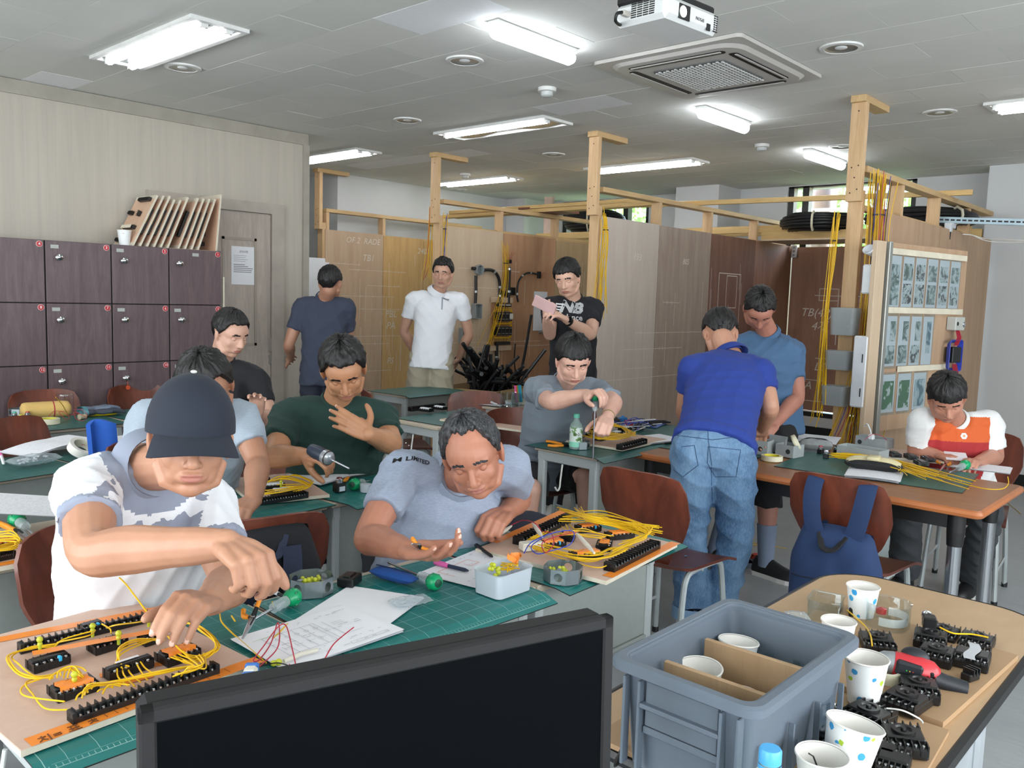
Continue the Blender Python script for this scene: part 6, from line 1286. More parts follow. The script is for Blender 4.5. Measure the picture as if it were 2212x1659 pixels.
# ================================================================ wiring boards
otape = mat('orange electrical tape', 'E8862A', .38, var=.08, scale=20, bump=.15, bscale=90); scrw = mat('zinc screw head', 'C9CDD0', .2, .95, var=.03)
bake = mat('black bakelite block', '121213', .35, var=.2, scale=30); cyan = mat('cyan tab', '2AA7D8', .4); beadm = clear('yellow green plastic bead', 'DDE24A', .55, .1, 'E6EC6A'); wpap = MT['white paper']
_s = MB().lathe([(0, 0), (.0032, 0), (.0032, .0022), (.0024, .003), (0, .003)], 10).box((0, 0, .0032), (.0045, .0008, .0004)); screw_me = _s.mesh('screw', scrw, .6)
class Bd:
    def __init__(s, fl, fr, bl, z, label, face, group=None, tape=otape, th=.012, tape_w=.035, rim=None, edges=True):
        A = at(*fl, z+th); B = at(*fr, z+th); C_ = at(*bl, z+th); x = (B-A); s.w = x.length; x.normalize(); y = Vector((-x.y, x.x, 0)); s.d = (C_-A).dot(y); s.z = z+th
        s.o = Vector((A.x, A.y, z)); s.t = thing('wiring_board', label, 'wiring board', M=Matrix.Translation(s.o) @ Matrix((x, y, Vector((0, 0, 1)))).transposed().to_4x4(), group=group); s.x = x; s.y = y; s.th = th; w, d = s.w, s.d
        obj('plywood_base', MB().rbox((w/2, d/2, th/2), (w, d, th), .001), face, s.t); obj('ply_edge', MB().box((w/2, .0002, th/2), (w*.999, .001, th*.9)).box((.0002, d/2, th/2), (.001, d, th*.9)).box((w-.0002, d/2, th/2), (.001, d, th*.9)), plyedge, s.t)
        if tape and tape_w: s.tp(tape, tape_w)
    def tp(s, tape, tw): pass
    def L(s, px, py, h=0): p = at(px, py, s.z+h)-s.o; return Vector((p.dot(s.x), p.dot(s.y), s.th+h))
    def strip(s, p0, p1, n, wd=.026, h=.019, screws=True, name='terminal_strip'):
        a, b = s.L(*p0, h), s.L(*p1, h); a.z = b.z = s.th; c = (a+b)/2; L_ = (b-a).length; ang = math.atan2(b.y-a.y, b.x-a.x); M = Matrix.Translation(c) @ Matrix.Rotation(ang, 4, 'Z')
        m = MB().rbox((0, 0, h*.3), (L_, wd, h*.6), .001).rbox((0, 0, h*.5), (L_, wd*.3, h), .001)
        for e in (-1, 1): m.rbox((e*(L_/2-.004), 0, h*.55), (.008, wd*1.05, h*1.1), .001)
        for i in range(n+1): x = -L_/2+.008+(L_-.016)*i/n; m.box((x, 0, h*.65), (.0018, wd*.96, h*1.1))
        o = obj(name, m, bake, s.t, M=M); 
        if screws:
            for i in range(n):
                x = -L_/2+.008+(L_-.016)*(i+.5)/n
                for yy in (-1, 1):
                    q = obj('screw', screw_me, None, o, loc=(x, yy*wd*.32, h*.6), rot=(0, 0, i*1.3+yy))
        return o
    def relay(s, px, py, w_=.05, d_=.042, h=.022, rz=0, tape=True, n=5, tab=False, tc=None, scr=True, rise=0):
        if s.t.name == 'wiring_board': w_ *= 1.15; d_ *= 1.12
        c = s.L(px, py, h*.6); c.z = s.th; M = Matrix.Translation(c) @ Matrix.Rotation(rz, 4, 'Z'); m = MB().rbox((0, 0, h*.35), (w_, d_, h*.7), .0015).rbox((0, 0, h*.5), (w_, d_*.52, h), .0015)
        for i in range(n+1):
            for e in (-1, 1): m.box((-w_/2+w_*i/n, e*d_*.38, h*.5), (.0015, d_*.24, h*.75))
        o = obj('relay_socket', m, bake, s.t, M=M)
        if scr:
            for i in range(n):
                for e in (-1, 1): obj('screw', screw_me, None, o, loc=(-w_/2+w_*(i+.5)/n, e*d_*.38, h*.7), rot=(0, 0, i))
        if tape:
            def tp(u, v):
                x = (u-.5)*w_*.82; y = (v-.5)*d_*.74; return (x+.002*math.sin(v*9), y, h+.0015+.0018*noise.noise(Vector((x*90, y*90, px)))-(.008 if abs(v-.5) > .47 else 0))
            obj('tape_label', MB().grid(tp, 10, 8), tc or otape, o, smooth=1)
            obj('tape_writing', MB().box((-.008, .003, h+.0045), (.008, .001, .0003), rz=.4).box((.004, .003, h+.0045), (.006, .001, .0003)).box((.012, -.004, h+.0045), (.001, .006, .0003)), PRT, o, kind='stuff')
        if tab: obj('cyan_tab', MB().rbox((w_*.22, -d_*.42, h*.75), (.006, .010, .010), .001), cyan, o)
        return o
    def tape(s, p0, p1, wd, h=0.0, m_=otape, name='orange_tape', sagpts=None):
        a, b = s.L(*p0, h), s.L(*p1, h); ang = math.atan2(b.y-a.y, b.x-a.x); L_ = (b-a).length; c = (a+b)/2
        obj(name, MB().grid(lambda u, v: ((u-.5)*L_, (v-.5)*wd, .0008+.0005*noise.noise(Vector((u*L_*70, v*6, px_seed)))), 24, 3), m_, s.t, M=Matrix.Translation(c) @ Matrix.Rotation(ang, 4, 'Z'), smooth=1)
    def wires(s, paths, r=.0016, m_=yel, name='yellow_wires', jit=.0):
        m = MB()
        for P in paths: m.tube(spline([s.L(p[0], p[1], p[2] if len(p) > 2 else .006)+Vector((jr.gauss(0, .002), jr.gauss(0, .002), jr.gauss(0, .003))) for p in P], 6), r, 6)
        return obj(name, m, m_, s.t, smooth=True, kind='stuff' if len(paths) > 1 else None)
    def bead(s, px, py, h=.02):
        c = s.L(px, py, h); o = obj('lamp_bead', MB().ell((0, 0, .010), .0062, nu=12, nv=8).ell((0, 0, .0005), .0050, nu=12, nv=8).tube([(0, 0, -.014), (0, 0, -.002)], .0034, 8), beadm, s.t, loc=c, smooth=True)
px_seed = 1.7; jr = random.Random(77)
pface = ply('pinkish board face', 'C3A493', 'D0B3A1', .15)
# --- nearest board
B1 = Bd((45, 1622), (560, 1432), (-20, 1375), .742, 'nearest wiring board with orange edge tape, being wired with yellow wire', pface)
B1.tape((60, 1605), (560, 1425), .034); B1.tape((-15, 1385), (360, 1312), .030)
B1.strip((150, 1540), (468, 1432), 20, .024, .018); B1.strip((40, 1392), (330, 1322), 20, .024, .018)
B1.relay(158, 1482, .062, .046, rz=-.05, n=6); B1.relay(104, 1425, .058, .036, tape=False, n=5, tab=True); B1.relay(232, 1388, .058, .036, tape=False, n=5, tab=True); B1.relay(384, 1410, .062, .046, n=6); B1.relay(322, 1376, .03, .03, tape=False, n=3); B1.relay(196, 1352, .035, .03, tape=False, n=3, tab=True)
fz = B1.relay(278, 1438, .075, .026, h=.024, tape=False, n=4); obj('white_label', MB().box((0, .006, .026), (.045, .006, .001)), wpap, fz)
B1.tape((70, 1412), (340, 1362), .024, .024); B1.tape((215, 1460), (420, 1420), .018, .001); B1.tape((250, 1480), (330, 1460), .015, .001)
for b in ((86, 1392), (200, 1362), (256, 1378), (161, 1468), (321, 1340)): B1.bead(*b, .026)
W1 = []
for k in range(4): W1.append([(118+k*2, 1398-k, .012), (60+k*4, 1405-k*3, .015), (18+k*3, 1420-k*3, .018), (28+k*3, 1450-k*2, .014), (60+k*4, 1470-k*2, .012), (110+k*5, 1462-k*3, .014)])
W1 += [[(140, 1520, .016), (60, 1500, .01), (52, 1475, .01), (100, 1462, .012)], [(148, 1535, .01), (98, 1532, .006), (70, 1500, .006), (52, 1478, .006), (85, 1464, .006)]]
for k in range(5): W1.append([(345+k*3, 1382-k, .016), (300-k*2, 1390-k*2, .03), (262-k*2, 1412-k*3, .03), (250+k*3, 1436-k*2, .02), (262+k*4, 1440, .02)])
for k in range(7): W1.append([(372+k*4, 1420-k*2, .018), (410+k*3, 1428-k*2, .02), (455+k*3, 1410-k*2, .028), (468-k*2, 1390-k*3, .034), (440-k*3, 1362-k*2, .036), (420-k*5, 1350-k, .03)])
for k in range(5): W1.append([(165+k*8, 1512-k*5, .02), (175+k*8, 1492-k*4, .03), (230+k*6, 1478-k*2, .022), (300+k*5, 1462-k, .022), (350+k*4, 1452-k, .022), (410+k*2, 1438, .022)])
for k in range(5): W1.append([(250+k*14, 1448-k*4, .015), (258+k*14, 1462-k*4, .012), (275+k*14, 1478-k*5, .018)])
for k in range(4): W1.append([(210+k*10, 1500-k*4, .016), (220+k*9, 1490-k*4, .02), (230+k*16, 1484-k*2, .018)])
for k in range(6): W1.append([(395+k*9, 1425-k*2, .02), (420+k*5, 1440, .03), (400+k*4, 1452-k*2, .03), (372+k*8, 1462-k*3, .022)])
for k in range(5): W1.append([(112+k*9, 1470-k*2, .024), (120+k*8, 1452-k*2, .03), (150+k*6, 1446-k, .03), (172+k*3, 1462-k*2, .028)])
W1 += [[(228, 1360, .02), (250, 1355, .03), (300, 1345, .03), (318, 1338, .03)], [(120, 1395, .02), (130, 1382, .03), (190, 1372, .03), (205, 1365, .02)], [(118, 1400, .02), (140, 1378, .03), (200, 1366, .03)], [(218, 1352, .02), (232, 1358, .028), (240, 1370, .02)]]
B1.wires(W1, .0016)
lw_ = thing('loose_wire', 'long yellow wire end rising from the board before the white polo', 'wire', at(415, 1425, .765)); o0 = lw_.location
obj('wire', MB().tube(spline([Vector(p)-o0 for p in (at(415, 1425, .775), at(380, 1395, .79), at(345, 1352, .83), at(318, 1322, .86), at(295, 1292, .88), at(272, 1262, .90), at(258, 1248, .905))], 6), .0016, 6), yel, lw_, smooth=True)
text('치= 표 ㅊ', .026, mat('faint ink', '6A3A12', .7), B1.t, Matrix.Translation(B1.L(150, 1577, .0018)) @ Matrix.Rotation(0, 4, 'Z'), 'name_writing', shear=.1)
m = MB()
for i in range(14): q = B1.L(205+i*22, 1552-i*8, .0018); m.box(q+Vector((0, 0, 0)), (.0008, .020, .0003))
obj('tape_ticks', m, MT['faint ink'], B1.t, kind='stuff')
# --- right front board
B2 = Bd((1310, 1255), (1463, 1174), (1062, 1172), .7405, 'finished wiring board with orange tape and yellow wires on the third front desk', pface)
B2.o; 
B2.tape((1312, 1246), (1460, 1172), .032); B2.tape((1066, 1172), (1218, 1104), .03)
B2.strip((1316, 1218), (1416, 1168), 16, .034, .022); B2.strip((1118, 1162), (1224, 1114), 16, .034, .022)
for (px, py, w_, tb) in ((1270, 1138, .075, 1), (1226, 1157, .05, 0), (1338, 1153, .085, 0), (1305, 1176, .06, 0), (1192, 1172, .075, 1), (1266, 1196, .09, 0)): B2.relay(px, py, w_, .045, rz=-.55 if w_ > .07 else .4, n=6, tab=bool(tb))
W2 = []
for k in range(7): W2.append([(1150+k*6, 1164-k*3, .02), (1135+k*2, 1172-k, .02), (1150+k*3, 1185-k*2, .02), (1210+k*4, 1200-k*2, .02), (1270+k*4, 1212-k*3, .02), (1320, 1202-k*3, .02), (1345+k*4, 1195-k*3, .02)])
for k in range(8): W2.append([(1205+k*3, 1125-k*2, .03), (1260+k*5, 1122-k*2, .04), (1330+k*4, 1128-k, .045), (1380+k*3, 1142-k, .045), (1395+k*2, 1158-k*2, .04), (1350+k*5, 1180-k*3, .03), (1318+k*4, 1198-k*4, .025)])
for k in range(6): W2.append([(1190+k*8, 1150-k*4, .022), (1205+k*7, 1158-k*3, .03), (1235+k*6, 1156-k*2, .03), (1270+k*5, 1160-k*2, .03), (1300+k*5, 1165-k*2, .03)])
W2 += [[(1140, 1180, .01), (1220, 1212, .01), (1290, 1228, .01), (1322, 1212, .02)], [(1200, 1190, .02), (1245, 1206, .03), (1310, 1206, .03), (1352, 1190, .03)]]
B2.wires(W2, .0017)
tr = random.Random(5)
t = thing('wire_bundle', 'loose bunch of cut yellow wires lying over the back of the right front board', 'wires', at(1290, 1120, .78)); m = MB()
for k in range(26):
    y0 = tr.uniform(-6, 10); m.tube(spline([at(1200+tr.uniform(0, 60), 1100+y0*.7+tr.uniform(-2, 6), .79)-t.location, at(1270, 1118+y0*.8, .80)-t.location, at(1330+tr.uniform(-10, 10), 1130+y0*.9, .785)-t.location, at(1372+tr.uniform(-20, 60), 1144+y0+tr.uniform(-4, 10), .77)-t.location], 4), .0015, 5)
obj('wire_strands', m, yel, t, smooth=True, kind='stuff')
wht_sl = mat('white heat shrink sleeve', 'D5D0C2', .5)
def lead(label, pts, z, m_, clips=()):
    P = [at(p[0], p[1], p[2]) for p in pts]; t = thing('test_lead', label, 'test lead', P[0]); obj('wire', MB().tube([q-P[0] for q in spline(P, 8)], .0016, 6), m_, t, smooth=True)
    for a, b, h in clips:
        A_, B_ = at(*a, h), at(*b, h); obj('clip_sleeve', MB().tube([A_-P[0], A_.lerp(B_, .25)-P[0], A_.lerp(B_, .7)-P[0], B_-P[0]], [.0025, .006, .0065, .003], 8), wht_sl, t, smooth=True)
lead('red test lead with white clip ends left of the right front board', [(1105, 1134, .78), (1130, 1124, .80), (1155, 1130, .82), (1168, 1145, .80)], 0, redw, [((1066, 1163), (1105, 1136), .775), ((1150, 1130), (1172, 1160), .805)])
lead('blue test lead looping over the right front board', [(1132, 1195, .78), (1150, 1170, .80), (1200, 1150, .82), (1238, 1148, .82), (1232, 1175, .80), (1190, 1190, .79), (1160, 1196, .785), (1148, 1180, .79), (1175, 1160, .80)], 0, bluew, [((1245, 1152), (1284, 1195), .80)])
lead('red test lead looping over the right front board', [(1168, 1148, .80), (1190, 1152, .81), (1196, 1175, .80), (1178, 1194, .79), (1172, 1172, .80), (1205, 1158, .81), (1245, 1150, .81)], 0, redw)
tag(obj('battery_holder', MB().rbox((0, 0, .012), (.07, .035, .024), .003), mat('cream plastic', 'D8D6C8', .5), None, loc=at(1148, 1187, .755), rot=(0, 0, -.4)), 'cream battery block between the white bin and the right front board', 'battery holder')
# --- second row board
B3 = Bd((545, 1085), (712, 1068), (530, 1030), .742, 'wiring board at the second row left of the papers', pface, tape_w=0)
B3.strip((548, 1080), (662, 1062), 18, .03, .02); 
for p in ((560, 1034, .07), (590, 1048, .08), (612, 1060, .09), (556, 1055, .06)): B3.relay(p[0], p[1], p[2], .045, n=6, tc=wpap)
B3.wires([[(560+k*6, 1046-k, .02), (600+k*4, 1034-k, .04), (640+k*2, 1038-k, .04), (668+k, 1052-k, .03), (640-k*5, 1062-k*2, .02)] for k in range(9)]+[[(548, 1070-k*2, .02), (600, 1066-k*2, .03), (655, 1056-k*2, .03)] for k in range(5)], .0018)
for p in ((570, 1023), (556, 1050), (607, 1046)): B3.bead(*p, .03)
# --- board of the seated man with the tall screwdriver
B4 = Bd((1345, 970), (1440, 948), (1190, 944), .742, 'wiring board under the tall green screwdriver', pface, tape_w=0)
B4.strip((1338, 962), (1392, 948), 10, .035, .024); B4.strip((1222, 930), (1262, 922), 8, .03, .022)
for p in ((1290, 928, .07), (1330, 935, .08), (1350, 925, .08), (1300, 945, .08), (1268, 936, .06)): B4.relay(p[0], p[1], p[2], .045, n=4, tc=wpap, scr=False)
B4.wires([[(1258+k*5, 940-k, .03), (1290, 945+(k % 3), .04), (1335+k, 948-k, .04), (1368-k*2, 938-k, .04), (1350-k*3, 924-k, .04), (1300-k*2, 920-k, .04), (1262+k*2, 932-k, .03)] for k in range(10)]+[[(1260+3*k, 928+k, .04), (1310, 932+2*k, .05), (1372, 940-k, .03)] for k in range(8)], .0022)
# --- left edge board
B5 = Bd((-60, 1236), (92, 1208), (-70, 1170), .742, 'wiring board cut off by the left edge in the second row', pface, tape_w=0)
B5.tape((-60, 1230), (92, 1203), .03); B5.strip((-30, 1200), (30, 1188), 12, .03, .02); B5.relay(8, 1172, .08, .045)
B5.wires([[(-20, 1150+k*3, .03), (20+k*2, 1148+k*3, .04), (46-k*2, 1165+k, .04), (30, 1185-k*2, .03), (-10, 1190-k, .03)] for k in range(8)], .0018)
# --- pale board behind the grey haired man
B6 = Bd((950, 905), (1130, 930), (858, 884), .74, 'pale practice board with black strips in front of the cardboard box', pface, tape_w=0)
B6.strip((885, 880), (958, 872), 16, .035, .025, screws=False)
for p in ((920, 884, .09), (950, 880, .09)): B6.relay(p[0], p[1], p[2], .05, tc=wpap, scr=False)
# --- board of the man in orange
B7 = Bd((1905, 985), (2040, 998), (1925, 968), .731, 'pale practice board with black sockets before the man in orange', pface, tape_w=0)
for p in ((1932, 980), (1968, 985), (2005, 990), (1990, 998), (2025, 982)): B7.relay(p[0], p[1], .08, .05, rz=-1.3, tape=False, scr=True, n=5)
# ================================================================ small things
green = mat('green handle plastic', '0E9A62', .28, var=.05); clearh = clear('clear acetate handle', 'DCE8EC', .30, .05); steel = mat('polished steel shaft', 'B9BEC4', .22, .95, var=.03)
def driver(label, tip, ball, zt, zb, ln=None, k=1.0):
    A_, B_ = at(*ball, zb), at(*tip, zt); d = (B_-A_); L_ = d.length; t = thing('screwdriver', label, 'screwdriver', M=Matrix.Translation(A_) @ d.to_track_quat('Z', 'X').to_matrix().to_4x4())
    h = obj('ball_grip', MB().lathe([(0, -.020*k), (.012*k, -.018*k), (.019*k, -.010*k), (.021*k, 0), (.0185*k, .012*k), (.013*k, .020*k), (.0, .021*k)], 20), green, t, smooth=True)
    for i in range(8): a = 2*PI*i/8; obj('grip_dimple', MB().ell((.0195*k*math.cos(a), .0195*k*math.sin(a), .002*k), (.003*k, .003*k, .006*k), nu=8, nv=6), mat('dark green dimple', '0B7A4E', .35), h, smooth=True)
    obj('end_cap', MB().lathe([(0, -.0206*k), (.010*k, -.0192*k), (.0105*k, -.0180*k)], 18), mat('dark green end', '0A3F2E', .4), h)
    obj('clear_handle', MB().lathe([(0, .019*k), (.012*k, .021*k), (.0135*k, .034*k), (.011*k, .042*k), (.0135*k, .052*k), (.0095*k, .060*k), (.012*k, .064*k), (0, .066*k)], 18), clearh, t, smooth=True)
    obj('shaft', MB().tube([(0, 0, .022*k), (0, 0, L_-.006), (0, 0, L_)], [.0032*k, .0032*k, .0018*k], 10), steel, t, smooth=True); return t
driver('green ball screwdriver between the blue pouch and the white bin', (838, 1215), (938, 1257), .748, .762, k=1.05)
driver('green ball screwdriver beside the octagonal box and pliers', (545, 1340), (632, 1290), .752, .764, k=1.05)
driver('green ball screwdriver among tools before the man in dark green', (800, 1038), (766, 1046), .75, .765, k=1.15)
driver('green ball screwdriver lying by the man in orange', (2050, 1022), (2085, 1004), .74, .757, k=1.2)
driver('green ball screwdriver at the left edge under the bent paper', (75, 1158), (36, 1122), .755, .775, k=1.2)
A_ = J(1286, 858, 3.82); driverT = thing('screwdriver', 'tall screwdriver held upright on the board by the seated man', 'screwdriver', M=Matrix.Translation(A_) @ Matrix.Rotation(PI, 4, 'X'))
zb_ = A_.z-.775; obj('ball_grip', MB().lathe([(0, -.02), (.014, -.016), (.019, 0), (.013, .016), (0, .018)], 18), green, driverT, smooth=True); obj('clear_handle', MB().lathe([(0, .015), (.012, .02), (.0125, .05), (.009, .062), (0, .064)], 16), clearh, driverT, smooth=True); obj('shaft', MB().tube([(0, 0, .05), (0, 0, zb_)], .004, 10), steel, driverT, smooth=True)
orgr = mat('orange rubber grip', 'E08A1E', .42, var=.06)
def pliers(label, pivot, g1, g2, nose, zs, k=1.0, M=None):
    P, A1, A2, Nn = [at(*q, z) for q, z in zip((pivot, g1, g2, nose), zs)]; t = thing('pliers', label, 'pliers', P)
    for A_ in (A1, A2):
        m_ = A_.lerp(P, .5)+((A_-(A1+A2)/2)*.18); obj('grip', MB().tube([q-P for q in spline([A_, A_.lerp(m_, .5)+((A_-(A1+A2)/2)*.12), m_, m_.lerp(P, .55)], 5)], [.0055*k]*6+[.0062*k]*5+[.0050*k]*5, 10), orgr, t, smooth=True)
        obj('arm', MB().tube([q-P for q in (m_.lerp(P, .5), P, P.lerp(Nn, .35))], [.0042*k, .0065*k, .005*k], 8), mat('black steel jaw', '2A2C2E', .35, .7), t, smooth=True)
    obj('pivot_bolt', MB().lathe([(0, -.006), (.005, -.006), (.005, .006), (0, .006)], 12), steel, t)
    for s in (-1, 1): obj('jaw', MB().tube([q-P for q in (P+Vector((.002*s, 0, .001*s)), P.lerp(Nn, .5)+Vector((.0025*s, 0, .001*s)), Nn+Vector((.0012*s, 0, 0)))], [.0058*k, .0042*k, .0016*k], 8), steel, t, smooth=True)
    return t
pliers('orange handled pliers held upright by the man in the white polo', (546, 1335), (574, 1250), (526, 1318), (524, 1380), (.79, .85, .78, .755))
pliers('orange handled strippers before the man in dark green', (756, 1026), (702, 1026), (736, 1040), (792, 1019), (.752, .755, .752, .752), 1.25)
pliers('orange handled cutters beside the green labelled bottle', (1226, 962), (1180, 953), (1184, 962), (1238, 960), (.75, .752, .75, .75), 1.3)
pliers('orange handled cutters at the right table by the green ball screwdriver', (2040, 1006), (2018, 992), (2052, 1000), (2030, 1018), (.745, .75, .745, .745), 1.2)
pliers('orange handled pliers at the left edge beside the green ball screwdriver', (44, 1150), (-5, 1128), (5, 1135), (66, 1165), (.76, .765, .76, .76), 1.3)
t = pliers('small orange handled cutters in the palm of the grey haired man', (905, 1180), (892, 1163), (930, 1190), (890, 1175), (.888, .905, .884, .902), .9)
# octagonal metal boxes
zinc = mat('galvanised box steel', '8D989C', .32, .75, var=.12, scale=14)
def octbox(label, px, py, k=1.0, beads=6, rz=0, z=.742):
    c = at(px, py, z); t = thing('metal_box', label, 'metal box', c, rz); R_, h = .052*k, .042*k; cs = [(R_*a, R_*b) for a, b in ((1, .42), (.42, 1), (-.42, 1), (-1, .42), (-1, -.42), (-.42, -1), (.42, -1), (1, -.42))]
    v = []
    for i in range(8):
        a, b = Vector(cs[i]), Vector(cs[(i+1) % 8])
    m = MB(); th = .0015
    for i in range(8):
        a = Vector((*cs[i], 0)); b = Vector((*cs[(i+1) % 8], 0)); L_ = (b-a).length; nn = Vector(((b-a).y, -(b-a).x, 0)).normalized(); big = L_ > .05*k*.75
        if i % 2 == 1 or True:
            # wall with a knocked out round hole on the wide sides
            if i % 2 == 1:
                c0 = (a+b)/2+Vector((0, 0, h*.5)); ux = (b-a).normalized(); ring = [c0+ux*(.0125*k*math.cos(q))+Vector((0, 0, .0125*k*math.sin(q))) for q in [2*PI*j/16 for j in range(16)]]
                def sq(q): cx_, sy_ = math.cos(q), math.sin(q); mm = max(abs(cx_)/(L_/2), abs(sy_)/(h/2)); return c0+ux*(cx_/mm)+Vector((0, 0, sy_/mm))
                outer = [sq(2*PI*j/16) for j in range(16)]; m.add(ring+outer, [(j, (j+1) % 16, 16+(j+1) % 16, 16+j) for j in range(16)])
            else: m.add([a, b, b+Vector((0, 0, h)), a+Vector((0, 0, h))], [(0, 1, 2, 3)])
    m.prism(cs, 0, .0015); obj('box_wall', m, zinc, t)
    for a in (0, PI): obj('lug', MB().box((R_*.80*math.cos(a), R_*.8*math.sin(a), h), (.014*k, .012*k, .0015)), zinc, t)
    rd = random.Random(int(px))
    for i in range(beads):
        x, y = rd.uniform(-.03, .03)*k, rd.uniform(-.03, .03)*k; z_ = .006+i*.0045*k; q = rd.uniform(0, 3); obj('lamp_bead', MB().ell((0, 0, 0), .0062*k, nu=10, nv=6).ell((.010*math.cos(q)*k, .010*math.sin(q)*k, .001), .0055*k, nu=10, nv=6), beadm, t, loc=(x, y, z_), smooth=True)
    return t
octbox('octagonal metal box of yellow beads behind the circuit drawings', 672, 1278, 1.0, 9, .3); octbox('octagonal metal box with round knockouts beside the white bin', 1216, 1252, .95, 7, .4); octbox('small octagonal metal box beside the green labelled bottle', 1253, 968, .9, 5, .2)
octbox('octagonal metal box on the back left desk before the lockers', 42, 897, .95, 4, .1)
# paper piles
def ppr(nm, m_lines=True, drawing=False):
    n = N(nm); s = n.sep(n.co()); 
    def st(ax, step, w_, off=0): f = n.math('FRACT', n.math('ADD', n.math('DIVIDE', n.math('ADD', s[ax], off), step), 50.3)); return n.math('LESS_THAN', f, w_/step)
    nz = n.noise(n.co((1, 1, 1)), 130, 2, .5); br = n.math('GREATER_THAN', nz, .52)
    a = n.math('MULTIPLY', st(1, .012, .0022), br); k = n.math('MULTIPLY', n.math('LESS_THAN', n.math('ABSOLUTE', s[0]), .11), n.math('LESS_THAN', n.math('ABSOLUTE', s[1]), .085))
    c = n.mix(n.math('MULTIPLY', n.math('MULTIPLY', a, k), .55), rgb('E6E8EE'), rgb('8A8D96')); return n.out(c, Roughness=.75)
lined = ppr('printed paper'); plain_p = mat('blank white paper', 'E6E8ED', .75, var=.015)
def sheetobj(label, c, rz, w=.297, d=.21, n_=1, bend=None, m_=None, name='paper_sheet', z=.7425, group=None, marks=None, tilt=0):
    p = at(c[0], c[1], z); t = thing(name, label, 'paper', p, rz, group)
    for i in range(n_):
        rd = random.Random(int(c[0])+i); fn = bend or (lambda u, v: .0)
        m = MB().grid(lambda u, v: ((u-.5)*w+i*.0012*(i % 3-1), (v-.5)*d, .0008+i*.0013+fn(u, v)*(1+.0*i)), 14, 10)
        obj('sheet', m, (m_ or lined) if i == n_-1 else plain_p, t, smooth=1, rot=(0, 0, rd.uniform(-.03, .03)*(i < n_-1)))
    return t
ink = mat('thin grey ink', '6F747E', .7); rink = mat('orange highlighter line', 'E2703A', .6); gink = mat('green ink', '8CC152', .6)
def lines2d(t, L_, m_=ink, w=.0008, z=.008, nm='circuit_drawing', fn=None):
    m = MB()
    for (a, b) in L_:
        A_, B_ = Vector(a), Vector(b); N_ = max(1, int((B_-A_).length/.02)); 
        for k in range(N_):
            p, q = A_.lerp(B_, k/N_), A_.lerp(B_, (k+1)/N_); d = (q-p); 
            if d.length < 1e-6: continue
            e = Vector((-d.y, d.x)).normalized()*w*.5; zz = lambda r: z+(fn(r) if fn else 0)
            m.add([(p.x-e.x, p.y-e.y, zz(p)), (q.x-e.x, q.y-e.y, zz(q)), (q.x+e.x, q.y+e.y, zz(q)), (p.x+e.x, p.y+e.y, zz(p))], [(0, 1, 2, 3)])
    return obj(nm, m, m_, t, kind='stuff')
rz0 = math.atan2(*(at(880, 1355, .745)-at(560, 1440, .745)).yx)
t = sheetobj('circuit drawing sheets spread before the monitor, topmost of the pile', (690, 1374), 0.0, .30, .215, 4, m_=plain_p)
circ = lambda x, y, r: [((x+r*math.cos(a), y+r*math.sin(a)), (x+r*math.cos(a+.7), y+r*math.sin(a+.7))) for a in [i*.7 for i in range(9)]]
L_ = [((-.11, .055), (.02, .055)), ((.02, .055), (.02, -.055)), ((-.11, -.055), (.02, -.055))]
for i in range(6): x = -.11+i*.024; L_ += [((x, .055), (x, -.055))]+circ(x, .03, .005)
for i in range(4): x = -.10+i*.03; L_ += [((x, -.02), (x+.015, -.02)), ((x, -.01), (x, -.03))]
L_ += [((.04, .05), (.04, -.04)), ((.04, -.04), (.09, -.04)), ((.05, .03), (.08, .03)), ((.05, .02), (.08, .02)), ((.02, -.085), (.12, -.085)), ((.02, -.095), (.12, -.095)), ((.02, -.085), (.02, -.095)), ((.12, -.085), (.12, -.095))]
lines2d(t, L_, z=.0072); lines2d(t, [((-.13, .055), (-.06, .057))], gink, .0012, .0075, 'green_line')
rd = random.Random(2); lines2d(t, [((x, y), (x+rd.uniform(.004, .012), y)) for x, y in [(rd.uniform(-.12, .12), rd.choice((-.07, -.065, .075, .08, .0, .01, -.09))) for _ in range(60)]], ink, .0012, .0073, 'printed_text')
sheetobj('second paper sheet fanned out behind the circuit drawings', (772, 1322), .42, .297, .21, 2, m_=plain_p)
rz1 = math.atan2(*(at(1130, 1225, .745)-at(960, 1282, .745)).yx)
t = sheetobj('marked circuit sheet beside the pink pen under the white bin', (1030, 1228), rz1+.15, .27, .20, 2, m_=plain_p)
lines2d(t, [((-.10, .0), (-.10, .06)), ((-.10, .06), (.04, .06)), ((.04, .06), (.04, .02)), ((.04, .02), (.0, .02)), ((.0, .02), (.0, .045)), ((-.02, -.06), (.06, -.02))], rink, .0014, .0042, 'orange_lines')
rd = random.Random(6); lines2d(t, [((x, y), (x+rd.uniform(.004, .012), y)) for x, y in [(rd.uniform(-.12, .12), rd.choice((-.07, -.05, .08, .0, -.03, .03))) for _ in range(40)]], ink, .0012, .0042, 'printed_text')
curl = lambda u, v: .03*max(0, .25-u)**1.0*2.2
sheetobj('open stapled papers before the man in dark green', (705, 1030), .18, .30, .22, 4, bend=lambda u, v: .012*math.sin(PI*u)+.03*max(0, .2-u))
sheetobj('thick curled paper pad on the third row desk at the left', (110, 975), .35, .34, .20, 6, bend=lambda u, v: .022*math.sin(PI*u*.9)+.05*max(0, u-.65)+.01, z=.745)
sheetobj('flat printed sheets beside the pale blue grey sleeve, third row', (250, 955), .1, .22, .28, 3)
sheetobj('bent paper sheet at the left edge above the green screwdriver', (55, 1118), .0, .22, .2, 2, bend=lambda u, v: .05*(1-u)+.03*v, z=.77)
sheetobj('stapled papers between the seated man and the blue polo', (1412, 950), -.2, .28, .20, 6, z=.744)
